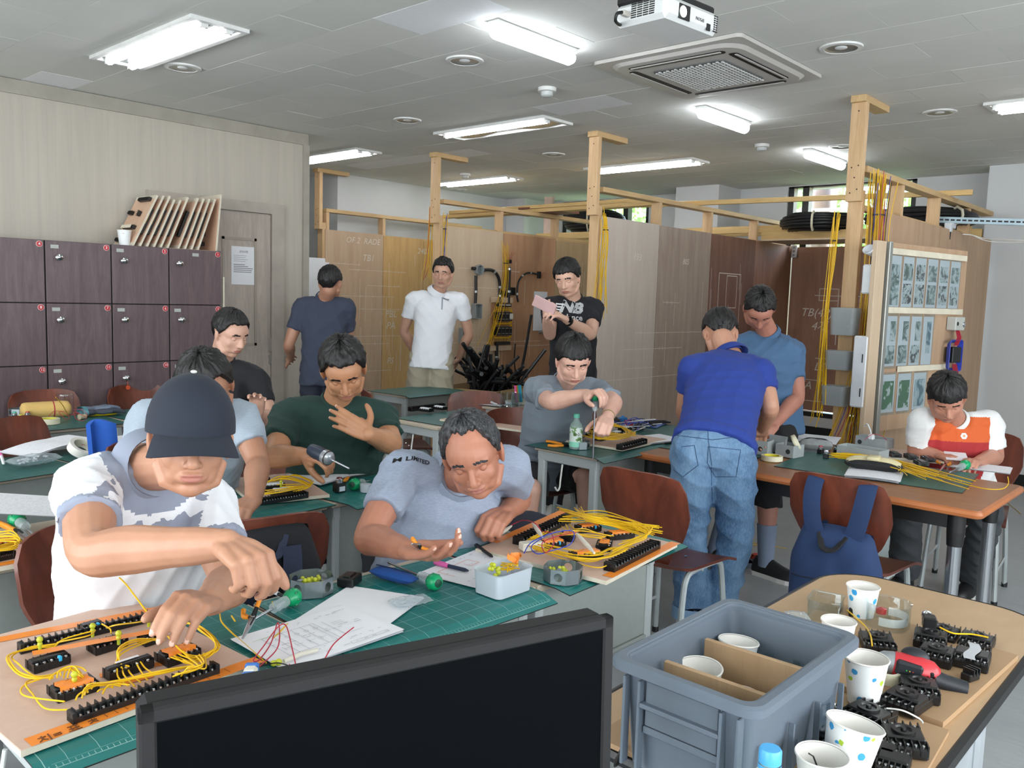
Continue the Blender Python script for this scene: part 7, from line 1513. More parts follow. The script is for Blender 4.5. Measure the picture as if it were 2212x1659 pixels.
sheetobj('printed sheets at the right end of the brown table', (2115, 1010), -1.4, .27, .20, 4, z=.733)
sheetobj('folded white papers under the beige and black pencil case', (1888, 1028), -1.33, .22, .24, 8, z=.7345, bend=lambda u, v: .004*math.sin(u*3))
sheetobj('white papers behind the grey junction boxes', (1755, 948), -1.3, .28, .30, 3, z=.733)
sheetobj('white sheet held by the man in orange', (2065, 990), -1.2, .10, .14, 1, z=.76, bend=lambda u, v: .02*v)
# white translucent bin with bits
frw = clear('milky bin plastic', 'DCE4EC', .62, .3, 'E4EAF0'); BC = at(1086, 1275, .743); rzb = math.atan2(*(at(1160, 1275, .743)-at(1060, 1310, .743)).yx)
t = thing('plastic_bin', 'milky white plastic bin with yellow wire scraps and orange tape', 'bin', BC, rzb); 
def tub(parent, l, w_, h, r, m_, taper=.92, th=.0016, nm='bin_shell', lip=.004):
    R4 = [rpoly(l*taper, w_*taper, r*.8, 5), rpoly(l, w_, r, 5), rpoly(l+lip, w_+lip, r, 5), rpoly(l-th*2, w_-th*2, r*.95, 5), rpoly(l*taper-th*2, w_*taper-th*2, r*.75, 5)]; Z = [0, h-.004, h, h-.001, th]; v = [(x, y, z) for P_, z in zip(R4, Z) for x, y in P_]; n_ = 24
    return obj(nm, MB().add(v, [tuple(range(n_))[::-1], tuple(range(4*n_, 5*n_))]+[(q*n_+k, q*n_+(k+1) % n_, (q+1)*n_+(k+1) % n_, (q+1)*n_+k) for q in range(4) for k in range(n_)]), m_, parent, smooth=.5)
tub(t, .135, .10, .062, .02, frw); obj('scraps', MB().ell((0, 0, .02), (.055, .04, .016), nu=14), mat('bluish contents', 'A9BACB', .7), t, kind='stuff')
for i in range(5): a = i*1.1; obj('lamp_bead', MB().ell((0, 0, 0), .0065, nu=10, nv=6).ell((.011*math.cos(a), .011*math.sin(a), .003), .0055, nu=10, nv=6), beadm, t, loc=(-.035+.012*(i % 3), -.005+.012*(i//2), .048+.005*i), smooth=True)
m = MB(); rd = random.Random(8)
for i in range(16): a = rd.uniform(0, 3.1); c = Vector((.02+rd.uniform(-.015, .02), rd.uniform(-.02, .02), .05+rd.uniform(0, .02))); d = Vector((math.cos(a), math.sin(a), rd.uniform(-.2, .2)))*.018; m.tube([c-d, c+d], .0016, 5)
obj('wire_scraps', m, yel, t, kind='stuff'); obj('orange_tape_scrap', MB().grid(lambda u, v: (.035+.03*u+.008*math.sin(v*6), -.01+.03*v, .05+.035*math.sin(u*2.2+v)+.006*math.sin(u*14)), 8, 6, thick=.0005), otape, t, smooth=1)
# pouch, bag, pens
def pillow(name, label, cat, c, rz, l, w_, h, m_, z=.743, seed=0, ex=.6):
    t = thing(name, label, cat, at(c[0], c[1], z), rz); 
    def f(u, v, top):
        x, y = (u-.5), (v-.5); e = max(0, 1-(2*abs(x))**3)*max(0, 1-(2*abs(y))**3); hh = h*e**ex*(1+.18*noise.noise(Vector((x*7+seed, y*6, 1)))); return (x*l, y*w_*(1-.12*(2*x)**4), h*.5+hh*.5*top)
    m = MB().grid(lambda u, v: f(u, v, 1), 24, 14).grid(lambda u, v: f(u, v, -1), 24, 14); obj('body', m, m_, t, smooth=1); return t
bp_ = fabric('blue mesh cloth', '164A93', .2, .6); t = pillow('pencil_pouch', 'blue zipped pencil pouch on the cutting mat', 'pouch', (850, 1254), math.atan2(*(at(905, 1268, .75)-at(800, 1240, .75)).yx), .145, .04, .03, bp_); obj('zip', MB().tube([(-.06, 0, .031), (0, .002, .032), (.06, 0, .031)], .0016, 6), mat('navy zip', '10264F', .5), t)
film2 = clear('crinkled clear bag', 'DDE8EE', .16, .08)
def bag(label, c, rz, l, w_, h=.012, z=.744, seed=1, stuff=0):
    t = thing('plastic_bag', label, 'plastic bag', at(c[0], c[1], z), rz)
    g = lambda u, v, s: ((u-.5)*l, (v-.5)*w_*(1+.1*math.sin(u*5)), .003+h*.5+s*h*.5*(math.sin(PI*u)*math.sin(PI*v))**.5+.004*noise.noise(Vector((u*9, v*9, seed))))
    obj('film', MB().grid(lambda u, v: g(u, v, 1), 18, 12).grid(lambda u, v: g(u, v, -1), 18, 12), film2, t, smooth=1)
    if stuff:
        m = MB(); rd = random.Random(seed)
        for i in range(stuff): m.ell((rd.uniform(-.35, .3)*l, rd.uniform(-.3, .3)*w_, h*.4+rd.uniform(0, .3)*h), (rd.uniform(.006, .014), .007, .005), rot=(0, 0, rd.uniform(0, 3)), nu=8, nv=6)
        obj('contents', m, mat('grey plugs', 'B9BCC4', .4), t, kind='stuff')
    return t
bag('empty crinkled zip bag beside the circuit drawings', (888, 1305), math.atan2(*(at(940, 1290, .75)-at(840, 1310, .75)).yx), .10, .065); bag('clear bag of grey fittings on the third row desk at the left', (75, 1005), .15, .20, .09, .045, seed=4, stuff=22); bag('small clear bag beside the tape rolls, third row', (195, 985), .4, .10, .07, .02, seed=9, stuff=8)
def pen(label, a, b, z, r, mats, caps=None, name='pen'):
    A_, B_ = at(*a, z), at(*b, z); d = B_-A_; L_ = d.length; t = thing(name, label, 'pen', M=Matrix.Translation(A_) @ d.to_track_quat('Z', 'X').to_matrix().to_4x4()); f = .42
    obj('cap', MB().lathe([(0, 0), (r*.8, 0), (r*1.15, .004), (r*1.15, L_*f), (0, L_*f)], 12), mats[0], t, smooth=.6); obj('barrel', MB().lathe([(r, L_*f), (r, L_-.012), (r*.4, L_), (0, L_)], 12), mats[1], t, smooth=.6); obj('clip', MB().box((r*1.3, 0, L_*.2), (.0015, .003, L_*.28)), mats[0], t)
pink = mat('pink plastic', 'E86BB4', .35); npl = mat('dark navy plastic', '24304A', .35)
pen('pink capped marker lying across the marked sheet', (938, 1215), (1012, 1233), .752, .0055, (pink, npl)); pen('black ballpoint pen at the back of the marked sheet', (1027, 1177), (1064, 1203), .752, .005, (blkp, blkp)); pen('white tagged pen beside the green ball screwdriver', (590, 1278), (618, 1290), .752, .0045, (wpap, blkp)); pen('black pen at the front edge of the beige table', (1352, 1612), (1328, 1655), .735, .0055, (blkp, blkp))
pen('pink and white marker at the left edge, third row', (0, 975), (8, 1002), .75, .006, (pink, wpap))
t = thing('eraser', 'white and blue eraser standing beside the nearest board', 'eraser', at(541, 1468, .745), .9); obj('white_body', MB().rbox((0, 0, .012), (.030, .026, .024), .006), mat('cream eraser', 'E6E6D8', .5), t, smooth=.6)
for s in (-1, 1): obj('blue_end', MB().rbox((s*.020, 0, .012), (.014, .0265, .0245), .006), mat('blue rubber', '3F78C8', .5), t, smooth=.6)
t = thing('voltage_tester', 'small white oval tester with red marks by the eraser', 'tester', at(606, 1456, .745), -.5); obj('body', MB().ell((0, 0, .006), (.024, .011, .006)), mat('white gloss plastic', 'E2E2E6', .3), t, smooth=True); obj('red_mark', MB().box((0, 0, .0123), (.018, .002, .0008)), redw, t)
def loose(label, pts, m_=redw, r=.0014, n_='loose_wire'):
    P = [at(*p) for p in pts]; t = thing(n_, label, 'wire', P[0]); obj('wire', MB().tube([q-P[0] for q in spline(P, 8)], r, 6), m_, t, smooth=True); return t
loose('red wire looped over the circuit drawings', [(625, 1435, .75), (640, 1450, .765), (632, 1405, .78), (618, 1352, .79), (600, 1355, .79), (570, 1395, .78), (548, 1425, .77), (560, 1425, .765), (585, 1390, .775), (600, 1345, .785), (604, 1375, .78), (596, 1405, .77), (560, 1440, .76)])
loose('red wire rising with a white sleeve at the right of the drawings', [(678, 1448, .75), (700, 1425, .765), (722, 1390, .785), (764, 1355, .80)]); loose('grey wire beside the small white tester', [(560, 1440, .75), (600, 1432, .76), (640, 1445, .755), (650, 1455, .75)], blackw)
loose('long yellow wire scrap between the board and the drawings', [(475, 1325, .745), (480, 1345, .747), (510, 1375, .746), (550, 1410, .746), (575, 1432, .746)], yel, .0018)
for p, q in (((500, 1330), (508, 1342)), ((590, 1380), (622, 1347)), ((588, 1300), (592, 1312))): loose('short yellow wire scrap near ('+('pliers)' if p[0] == 500 else 'red loops)' if p[1] == 1380 else 'screwdriver)'), [(*p, .746), ((p[0]+q[0])/2, (p[1]+q[1])/2, .748), (*q, .746)], yel, .0018)
t = thing('sleeved_wire_ends', 'white sleeved wire ends lying at the front of the drawings', 'wires', at(650, 1420, .75)); obj('sleeve', MB().tube([(-.04, .0, .004), (0, .002, .006), (.04, .0, .004)], .0045, 8), wht_sl, t, smooth=True); obj('lamp_bead', MB().ell((-.052, .0, .006), .007).ell((-.062, .002, .006), .0065), beadm, t, smooth=True)
tag(obj('black_socket', MB().rbox((0, 0, .012), (.06, .045, .024), .003).rbox((0, 0, .024), (.04, .02, .008), .002), bake, None, loc=at(755, 1262, .743), rot=(0, 0, .5)), 'black relay socket behind the drawings and the blue pouch', 'relay socket')
# ---- second row desk bits
t = thing('push_button', 'black push button block with a red lens, second row desk', 'push button', at(733, 1062, .743)); obj('body', MB().rbox((0, 0, .018), (.04, .036, .036), .003), bake, t); obj('label', MB().box((0, -.0185, .014), (.026, .001, .018)), mat('silver label', 'B9C2CC', .4), t); obj('collar', MB().lathe([(0, .036), (.014, .036), (.014, .048), (.011, .050), (0, .050)], 16), steel, t, smooth=.6); obj('lens', MB().lathe([(.011, .05), (.010, .055), (0, .057)], 16), mat('dark red lens', '6A3030', .2), t)
t = thing('plug', 'clear lidded jar cap near the grey sleeve, second row', 'jar', at(790, 1062, .743)); obj('jar', MB().lathe([(0, 0), (.02, 0), (.022, .03), (0, .032)], 16), frw, t, smooth=.6)
# bottle
t = thing('drink_bottle', 'clear drink bottle with mint cap and green floral label', 'bottle', at(1243, 969, .7425)); mint = mat('mint cap', '6FD3B4', .35)
obj('bottle_body', MB().lathe([(0, 0), (.029, 0), (.032, .006), (.032, .05), (.0305, .055), (.032, .06), (.032, .105), (.028, .125), (.015, .142), (.0125, .15), (.0125, .158), (0, .158)], 28), clear('bottle plastic', 'DCEFE8', .30, .04, 'E4F4EE'), t, smooth=.8)
lbm = N('floral label'); s_ = lbm.sep(lbm.co()); f_ = lbm.noise(lbm.co(), 38, 2, .5); lbm = lbm.out(lbm.mix(n_ := lbm.math('LESS_THAN', s_[2], .038), lbm.ramp(f_, [(.5, rgb('DCE8E2')), (.56, rgb('6E9A58')), (.66, rgb('4F6A3C'))], 'CONSTANT'), rgb('8ED9BF')), Roughness=.4)
obj('label', MB().lathe([(.0323, .012), (.0325, .014), (.0325, .108), (.0323, .11)], 28), lbm, t, smooth=.8); obj('cap', MB().lathe([(0, .178), (.015, .178), (.0155, .176), (.0155, .158), (0, .158)], 24), mint, t, smooth=.6)
text('옥수', .02, PRT, t, frame((-.0235, -.0235, .075), (.7, -.7, 0), (-.7, -.7, 0)), 'lettering')
# ---- brown table things
def opengrey(label, c, l, w_, h, rz, hole=None, z=.7345):
    t = thing('junction_box', label, 'junction box', at(*c, z), rz); gb = mat('light grey pvc', '9AA2A4', .45)
    for nm, cc, dd in (('wall', (0, -w_/2, h/2), (l, .003, h)), ('wall', (0, w_/2, h/2), (l, .003, h)), ('wall', (-l/2, 0, h/2), (.003, w_, h)), ('wall', (l/2, 0, h/2), (.003, w_, h)), ('bottom', (0, 0, .0015), (l, w_, .003))): obj(nm, MB().rbox(cc, dd, .001), gb, t)
    for (px, py, s_) in (hole or []): obj('cable_hole', MB().lathe([(.0, 0), (.0125, 0)], 16, M=mx((-l/2-.002, px, py), (0, -PI/2, 0))), mat('dark hole', '2A3030', .8), t)
    return t
opengrey('left small grey open box beside the jeans', (1648, 980), .085, .075, .072, .1, [(0, .03, 0)]); opengrey('grey open box with a round hole holding a tape roll', (1705, 985), .10, .10, .062, -.1, [(-.02, .03, 0)]); opengrey('long grey box nearest the yellow wires', (1862, 992), .10, .22, .062, -.12); opengrey('grey box with red and black wires behind the long grey box', (1888, 968), .09, .17, .062, -.12, [(0.06, .03, 0)])
tag(obj('box_lid', MB().rbox((0, 0, .045), (.016, .10, .09), .003), MT['light grey pvc'], None, loc=at(1677, 978, .7345), rot=(0, .15, -.1)), 'grey box lid standing between the two small grey boxes', 'box lid')
crm = mat('cream masking tape', 'DDD9BE', .6, var=.04)
def troll(label, c, z, R_=.05, r=.038, h=.024, rot=(0, 0, 0), inner='E3D83A', m_=None):
    t = thing('tape_roll', label, 'tape roll', at(*c, z), rot=rot); obj('tape', MB().lathe([(r, 0), (R_, 0), (R_, h), (r, h), (r, 0)], 32), m_ or crm, t, smooth=.5); obj('core', MB().lathe([(r-.0015, .0005), (r-.0002, .0005), (r-.0002, h+.0003), (r-.0015, h+.0003), (r-.0015, .0005)], 32), mat('core '+inner, inner, .6), t, smooth=.5); return t
troll('masking tape roll with yellow core on the green mat of the brown table', (1667, 994), .7345, .052, .038, .024)
troll('masking tape roll leaning in the grey box', (1715, 958), .80, .042, .033, .02, (1.1, .2, .5), 'DDD9BE')
troll('white tape roll with yellow labelled core, third row', (225, 987), .745, .055, .038, .02, (0, 0, 0), 'D9C93A', mat('white tape', 'E3E1D8', .5)); t = troll('thick white tape roll leaning on the paper pad, third row', (172, 975), .765, .055, .04, .035, (.5, .3, 0), 'D8D4C0', MT['white tape'])
text('3M', .012, redw, t, mx((0, 0, .036)))
troll('cream tape roll wrapped with loose ends on the back left desk', (105, 915), .742, .055, .04, .028, (0, 0, 0), 'D9D24A')
troll('white tape roll under the red cordless screwdriver', (1915, 1470), .742, .028, .022, .022, (0, 0, 0), 'E9E4DA')
# pencil cases
t = pillow('pencil_case', 'beige and black pencil case on folded papers', 'pencil case', (1886, 1015), -1.35, .25, .075, .05, fabric('black case cloth', '17181B'), z=.746, ex=.4); obj('beige_cover', MB().grid(lambda u, v: ((u-.5)*.235, -.032+.064*v, .064-.016*abs(2*v-1)**2-.02*abs(2*u-1)**4), 12, 5, thick=.002), mat('stained beige cloth', 'C9BF98', .8, var=.12, scale=15), t, smooth=1); obj('strap', MB().rbox((0, -.004, .058), (.055, .084, .016), .006), MT['stained beige cloth'], t, smooth=1)
t = pillow('pencil_case', 'clear and black zip case behind the brown table push buttons', 'pencil case', (1762, 972), -1.2, .17, .06, .06, mat('grey clear pouch', '8F9394', .3, var=.4, scale=12), z=.733, ex=.4); obj('zip_edge', MB().tube(spline([(-.08, 0, .03), (-.05, .0, .058), (0, 0, .062), (.05, 0, .058), (.08, 0, .03)], 5), .004, 8), blkp, t, smooth=True)
for i, (px, py, cc, lb, z) in enumerate(((1772, 980, 'A82030', 'red push button by the clear and black case', .733), (1784, 990, 'DADDE0', 'white push button by the clear and black case', .733), (1806, 980, '2A2A2A', 'black push button by the long grey box', .733), (20, 918, '129A7A', 'teal push button lying on the back left desk', .742), (32, 906, '1AA58A', 'small teal push button on the back left desk', .742), (60, 905, 'B32030', 'red push button on the back left desk', .742), (45, 912, 'C9C23A', 'olive push button on the back left desk', .742))):
    t = thing('push_button', lb, 'push button', at(px, py, z), .3*i); obj('body', MB().rbox((0, 0, .012), (.034, .026, .024), .003), bake, t); obj('collar', MB().lathe([(0, .024), (.013, .024), (.013, .034), (.010, .036), (0, .036)], 14), steel, t, smooth=.5); obj('lens', MB().lathe([(.010, .036), (.009, .042), (0, .043)], 14), mat('lens '+cc, cc, .25), t)
rd = random.Random(12); t = thing('wire_bundle', 'pile of cut yellow wires across the brown table', 'wires', at(1950, 1020, .76)); m = MB()
for k in range(46):
    y0 = rd.uniform(-12, 12); z0 = .745+rd.uniform(0, .03); x1 = 2000+rd.uniform(-60, 110); m.tube(spline([at(1795+rd.uniform(-5, 50), 984+y0*.5, z0)-t.location, at(1870, 990+y0*.6, z0+.006)-t.location, at(1940, 1004+y0*.8, z0)-t.location, at(x1, 1010+(x1-1940)*.24+y0, z0)-t.location], 4), .002, 5)
obj('wire_strands', m, yel, t, smooth=True, kind='stuff')
loose('single yellow wire curling off the right end of the brown table', [(2080, 1045, .74), (2130, 1056, .742), (2165, 1056, .745), (2178, 1045, .75), (2177, 1030, .77)], yel, .0022); loose('red wire arching from the grey box to a white plug', [(1868, 950, .80), (1885, 938, .83), (1905, 942, .82), (1916, 952, .80)])
t = thing('power_plug', 'white plug hooked above the grey box by the display board', 'plug', at(1882, 948, .80)); obj('plug_body', MB().rbox((0, 0, .01), (.03, .03, .03), .006), wpl, t, smooth=.6); obj('cord', MB().tube(spline([(0, 0, .02), (.0, .01, .05), (.01, .03, .075), (.03, .05, .06)], 5), .004, 8), wpl, t, smooth=True)
tag(obj('table_tape', MB().box((0, 0, 0), (.002, .05, .03)), crm, None, loc=(3.572, 2.02, .69)), 'piece of cream tape stuck under the brown table edge', 'tape')
# folder, phone and tools on the second bottle desk
t = thing('folder', 'blue folder behind the black sockets', 'folder', at(1395, 915, .742), .3); obj('cover', MB().rbox((0, 0, .004), (.30, .22, .007), .001), mat('periwinkle card', '5B6FB0', .6), t)
t = thing('phone', 'black phone lying on the blue folder', 'phone', at(1420, 913, .751), -.4); obj('case', MB().rbox((0, 0, .004), (.15, .075, .008), .003), blkp, t); obj('glass', MB().rbox((0, 0, .0083), (.14, .068, .001), .0004), scr, t)
for i, (px, py, c) in enumerate(((1345, 912, '2A6FB0'), (1358, 920, 'B03030'), (1330, 915, '1C1C1E'), (1380, 928, '1C1C1E'))):
    tag(obj('switch_block', MB().rbox((0, 0, .015), (.05, .04, .03), .003).ell((0, 0, .032), (.012, .012, .01)), mat('block '+c, c, .4), None, loc=at(px, py, .742), rot=(0, 0, i)), ['blue switch block', 'red switch block', 'left black switch block', 'right black switch block'][i]+' behind the board of the seated man', 'switch')
m = MB(); t = thing('tangled_wires', 'tangle of blue, black and white leads behind the seated man\'s board', 'wires', at(1372, 925, .76)); rd = random.Random(4)
for k in range(14): m.tube(spline([Vector((rd.uniform(-.16, .2), rd.uniform(-.1, .12), rd.uniform(0, .04))) for _ in range(4)], 6), .002, 5, mi=k % 3)
obj('leads', m, [bluew, blackw, whitew], t, smooth=True, kind='stuff')
# ---- paper cups
def cupmat(name, cols, sc=18, thr=.33, base='E6EAEA'):
    n = N(name); v = n.new('ShaderNodeTexVoronoi', i={'Scale': sc, 'Randomness': .9}); n.link(n.co((1, 1, 1)), v.inputs['Vector']); w_ = n.noise(n.co(), sc*4, 2, .6)
    d = n.math('ADD', v.outputs['Distance'], n.math('MULTIPLY', w_, .16)); k = n.math('LESS_THAN', d, thr); cc = n.ramp(n.sep(v.outputs['Color'])[0], [(0, rgb(base)), (.34, rgb(cols[0])), (.67, rgb(cols[1]))], 'CONSTANT')
    return n.out(n.mix(k, rgb(base), cc), Roughness=.5)
cup_in = mat('white cup paper', 'E4E2DC', .55, var=.02); fl1 = cupmat('blue and green flower print', ('3D9BD4', 'A9C93C'), 50, .43); fl2 = cupmat('small blue flower print', ('2F9AD6', '3FA7DB'), 46, .42); red_f = cupmat('red flower print', ('B8384A', 'C04A50'), 60, .22)
swirl = N('swirl print'); w_ = swirl.new('ShaderNodeTexWave', i={'Scale': 9.0, 'Distortion': 9.0}); swirl.link(swirl.co(), w_.inputs['Vector']); swirl = swirl.out(swirl.ramp(w_.outputs[1], [(.93, rgb('E6E2DD')), (.96, rgb('B3A6A2'))]), Roughness=.5)
def cup(label, p, m_, k=1.0, rot=(0, 0, 0), h=.085, rt=.038, rb=.027, nm='paper_cup'):
    t = thing(nm, label, 'cup', p, rot=rot); h, rt, rb = h*k, rt*k, rb*k
    obj('cup_wall', MB().lathe([(rb, 0), (rt, h)], 36), m_, t, smooth=True)
    obj('cup_lining', MB().lathe([(rt, h), (rt-.0012, h), (rb-.0008, .004), (0, .004)], 36), cup_in, t, smooth=.9); obj('rim', MB().lathe([(rt-.001, h-.001), (rt+.0016, h-.0016), (rt+.0022, h), (rt+.001, h+.002), (rt-.001, h+.001)], 36), cup_in, t, smooth=True); return t
def rim_(px, py, z, h): p = at(px, py, z+h); p.z = z; return p
cup('blue flowered paper cup at the far end of the beige table', rim_(1865, 1264, .73, .088), fl2); cup('blue and green flowered cup beside the bag of screws', rim_(1812, 1340, .73, .082), fl1, .95)
cup('blue and green flowered cup left of the red screwdriver', rim_(1872, 1420, .742, .09), fl1, 1.05); cup('large tilted flowered cup at the front right among black sockets', rim_(1828, 1568, .742, .095), fl1, 1.15, (.08, .18, 0))
t = cup('swirl printed cup holding a hex key behind the blue bottle cap', Vector((1.225, .458, .739)), swirl, 1.0); obj('hex_key', MB().tube([(.01, -.012, .015), (-.008, .010, .082), (-.016, .014, .088)], .0013, 6), blkp, t)
text('e-Life', .014, mat('maroon print', '7A3040', .6), t, frame((-.0235, -.0235, .035), (.7, -.7, 0), (-.7, -.7, 0)))
F_ = Matrix.Translation((1.297, .636, .745))
cup('plain white cup standing in the left compartment of the crate', F_ @ Vector((-.006, .068, .028)), cup_in, 1.05, (0, -.10, 0)); cup('squashed flowered cup in the far compartment of the crate', F_ @ Vector((.118, .066, .045)), fl1, .95, (0, .1, 0)); cup('short white cup in the middle compartment of the crate', F_ @ Vector((.0, .0, .028)), cup_in, 1.0, (0, .0, 0), h=.055, rt=.044)
cup('red flowered paper cup standing on the lockers', Vector((2.43, 5.72, 1.753)), red_f, 1.15)
# clear containers
clr = clear('clear packaging', 'EAF2F5', .10, .04)
def clearbox(label, p, l, w_, h, r=.02, rz=0, m_=None, M=None):
    t = thing('clear_container', label, 'container', p, rz); tub(t, l, w_, h, r, m_ or clr, .97, nm='clear_wall'); return t
t = clearbox('cut clear plastic box with a written paper tag', rim_(1785, 1290, .73, .062), .085, .075, .062, .012, .2); obj('paper_tag', MB().box((-.012, -.034, .032), (.03, .0006, .028)), cup_in, t); text('Z나D', .014, PRT, t, frame((-.002, -.0352, .034), (1, 0, 0), (0, -1, 0)))
t = clearbox('round cut clear bottle base with a white paper band', rim_(1921, 1300, .73, .07), .096, .096, .07, .043); obj('paper_band', MB().lathe([(.0446, .022), (.0446, .042)], 26, ang=3.6, M=mx((0, 0, 0), (0, 0, PI*.95))), cup_in, t)
obj('red_lens', MB().lathe([(0, 0), (.012, 0), (.012, .012), (0, .016)], 14, M=mx((-.022, .01, .045))), mat('red lens', 'B02A34', .2), t)
clearbox('clear tray in the right part of the crate', F_ @ Vector((.125, -.05, .028)), .11, .12, .05, .03, .3); clearbox('clear blister pack in the far corner of the crate', F_ @ Vector((.13, .0, .045)), .10, .07, .06, .02, -.4); clearbox('clear bowl against the middle divider of the crate', F_ @ Vector((-.01, -.08, .028)), .075, .055, .06, .025)
def screws(label, c, n_, r, seed, L_=.024):
    rd = random.Random(seed); t = thing('screw_pile', label, 'screws', c); m = MB()
    for i in range(n_):
        p = Vector((rd.gauss(0, r), rd.gauss(0, r), .004+rd.random()*.012)); d = Vector((rd.uniform(-1, 1), rd.uniform(-1, 1), rd.uniform(-.3, .5))).normalized()*L_*.5; m.tube([p-d, p+d*.85, p+d*.86, p+d], [.0008, .0018, .0038, .0038], 6)
    obj('screws', m, scrw, t, kind='stuff')
screws('silver screws in the left corner of the crate', F_ @ Vector((-.125, .045, .05)), 34, .016, 1); screws('silver screws at the near end of the crate', F_ @ Vector((-.125, -.07, .05)), 34, .014, 2); screws('loose screws spilling beside the clear tagged box', at(1772, 1375, .73), 46, .022, 3, .026)
bag('silver zip bag of screws behind the crate', (1722, 1352), .5, .10, .06, .025, .735, 12, 0); bag('clear zip bag lying in the left compartment of the crate', (1500, 1500), .4, .11, .08, .03, .76, 14)
# relay sockets on the plywood sheets
def socket(label, px, py, rz, w_=.088, d_=.068, h=.028, z=.742, tape=None, rnd=True):
    t = thing('relay_socket', label, 'relay socket', at(px, py, z+h*.5)-Vector((0, 0, h*.5)), rz, 'relay sockets on the beige table')
    obj('base', MB().rbox((0, 0, h*.36), (w_, d_, h*.72), .003).rbox((0, 0, h*.5), (w_*.52, d_*.96, h), .003), bake, t)
    if rnd: obj('socket_ring', MB().lathe([(.020, h), (.020, h+.004), (.014, h+.004), (.012, h+.001), (.005, h+.001), (.004, h+.006), (0, h+.006)], 20), bake, t, smooth=.5)
    for e in (-1, 1):
        for i in range(6): obj('fin', MB().box((e*w_*.38, -d_/2+d_*(i+.0)/5.5+.002, h*.62), (w_*.24, .0022, h*.62)), bake, t)
        for i in range(5): obj('screw', screw_me, None, t, loc=(e*w_*.40, -d_/2+d_*(i+.5)/5.5+.002, h*.72), rot=(0, 0, i))
    if tape: obj('silver_tape', MB().grid(lambda u, v: ((u-.5)*w_*1.3, (v-.5)*.022+.004*math.sin(u*8), h+.003-.03*max(0, u-.85)), 10, 3, thick=.0006), mat('dull silver tape', 'B9BDC2', .45), t, smooth=1)
SK = [(2110, 1385, .1, 'socket at the far right corner of the beige table', .73), (2035, 1368, .1, 'socket behind the clear bottle base, far edge', .73), (2010, 1378, .25, 'socket under the silver nosed push button', .742), (1895, 1368+18, .5, 'socket left of the red screwdriver tip', .742), (2025, 1412, .1, 'socket directly behind the red screwdriver body', .742), (2100, 1420, .15, 'socket with silver tape at the right end', .742), (1985, 1485, .4, 'socket with white labels in front of the red screwdriver', .742), (1958, 1512, -.1, 'square edged socket in front of the blue wire', .742), (1875, 1545, -.2, 'socket beside the crate near the large tilted cup', .74), (1950, 1595, .5, 'socket at the lower right corner of the near sheet', .74), (1775, 1590, -.1, 'socket with a green button beside the swirl cup', .74), (1900, 1625, .2, 'row of round screw terminals right of the large tilted cup', .74), (1930, 1648, .2, 'black barrier block at the bottom beside the black tube', .74)]
for i, (px, py, rz, lb, z) in enumerate(SK): socket('black relay '+lb, px, py, rz, z=z, tape=(i == 5), rnd=(i not in (5, 11, 12)), w_=.088 if i < 11 else .07, d_=.068 if i < 11 else .05)
for px, py, lb, z, cc in ((1845, 1330, 'push button with green lens beside the clear tagged box', .735, '1E6E4A'), (2005, 1352, 'push button with silver nose lying on black sockets', .768, 'C9CDD0'), (1795, 1560, 'push button with a green lens by the crate', .742, '1E7A58')):
    t = thing('push_button', lb, 'push button', at(px, py, z), .4); obj('body', MB().rbox((-.012, 0, .014), (.034, .028, .028), .003), bake, t); obj('collar', MB().lathe([(0, 0), (.014, 0), (.014, .008), (.011, .010), (.011, .022), (.0125, .022), (.0125, .026), (0, .026)], 16, M=mx((.006, 0, .014), (0, PI/2, 0))), chrome, t, smooth=.5); obj('lens', MB().lathe([(0, .030), (.011, .026)], 16, M=mx((.006, 0, .014), (0, PI/2, 0))), mat('lens '+cc, cc, .3), t)
loose('yellow wire snaking over the sockets behind the crate corner', [(1830, 1318, .76), (1850, 1335, .765), (1868, 1352, .765), (1880, 1372, .775), (1884, 1395, .775)], yel, .0018); loose('yellow wire leaving the silver nosed push button', [(2030, 1355, .78), (2060, 1368, .775), (2100, 1370, .77), (2135, 1377, .77)], yel, .0018); loose('blue wire lying under the red screwdriver handle', [(1980, 1458, .75), (2030, 1468, .748), (2075, 1482, .746)], bluew, .0022)
loose('white sleeve wire across the near sockets', [(1915, 1530, .77), (1950, 1535, .772), (1985, 1552, .76), (1994, 1562, .755)], whitew, .0016)
t = thing('black_tube', 'short black tube standing at the bottom edge', 'tube', at(1852, 1668, .74)); obj('tube_wall', MB().lathe([(.017, 0), (.017, .05), (.0135, .05), (.0135, 0), (.017, 0)], 24), blkp, t, smooth=.5)
t = thing('terminal_block', 'small black finned block by the tip of the blue wire', 'terminal block', at(2095, 1468, .742), -.3); obj('base', MB().rbox((0, 0, .008), (.035, .022, .016), .002), bake, t)
for i in range(3): obj('fin', MB().box((-.006+i*.010, 0, .018), (.003, .024, .014)), bake, t)
for s, p in enumerate(((2065, 1452), (2110, 1457))):
    pass
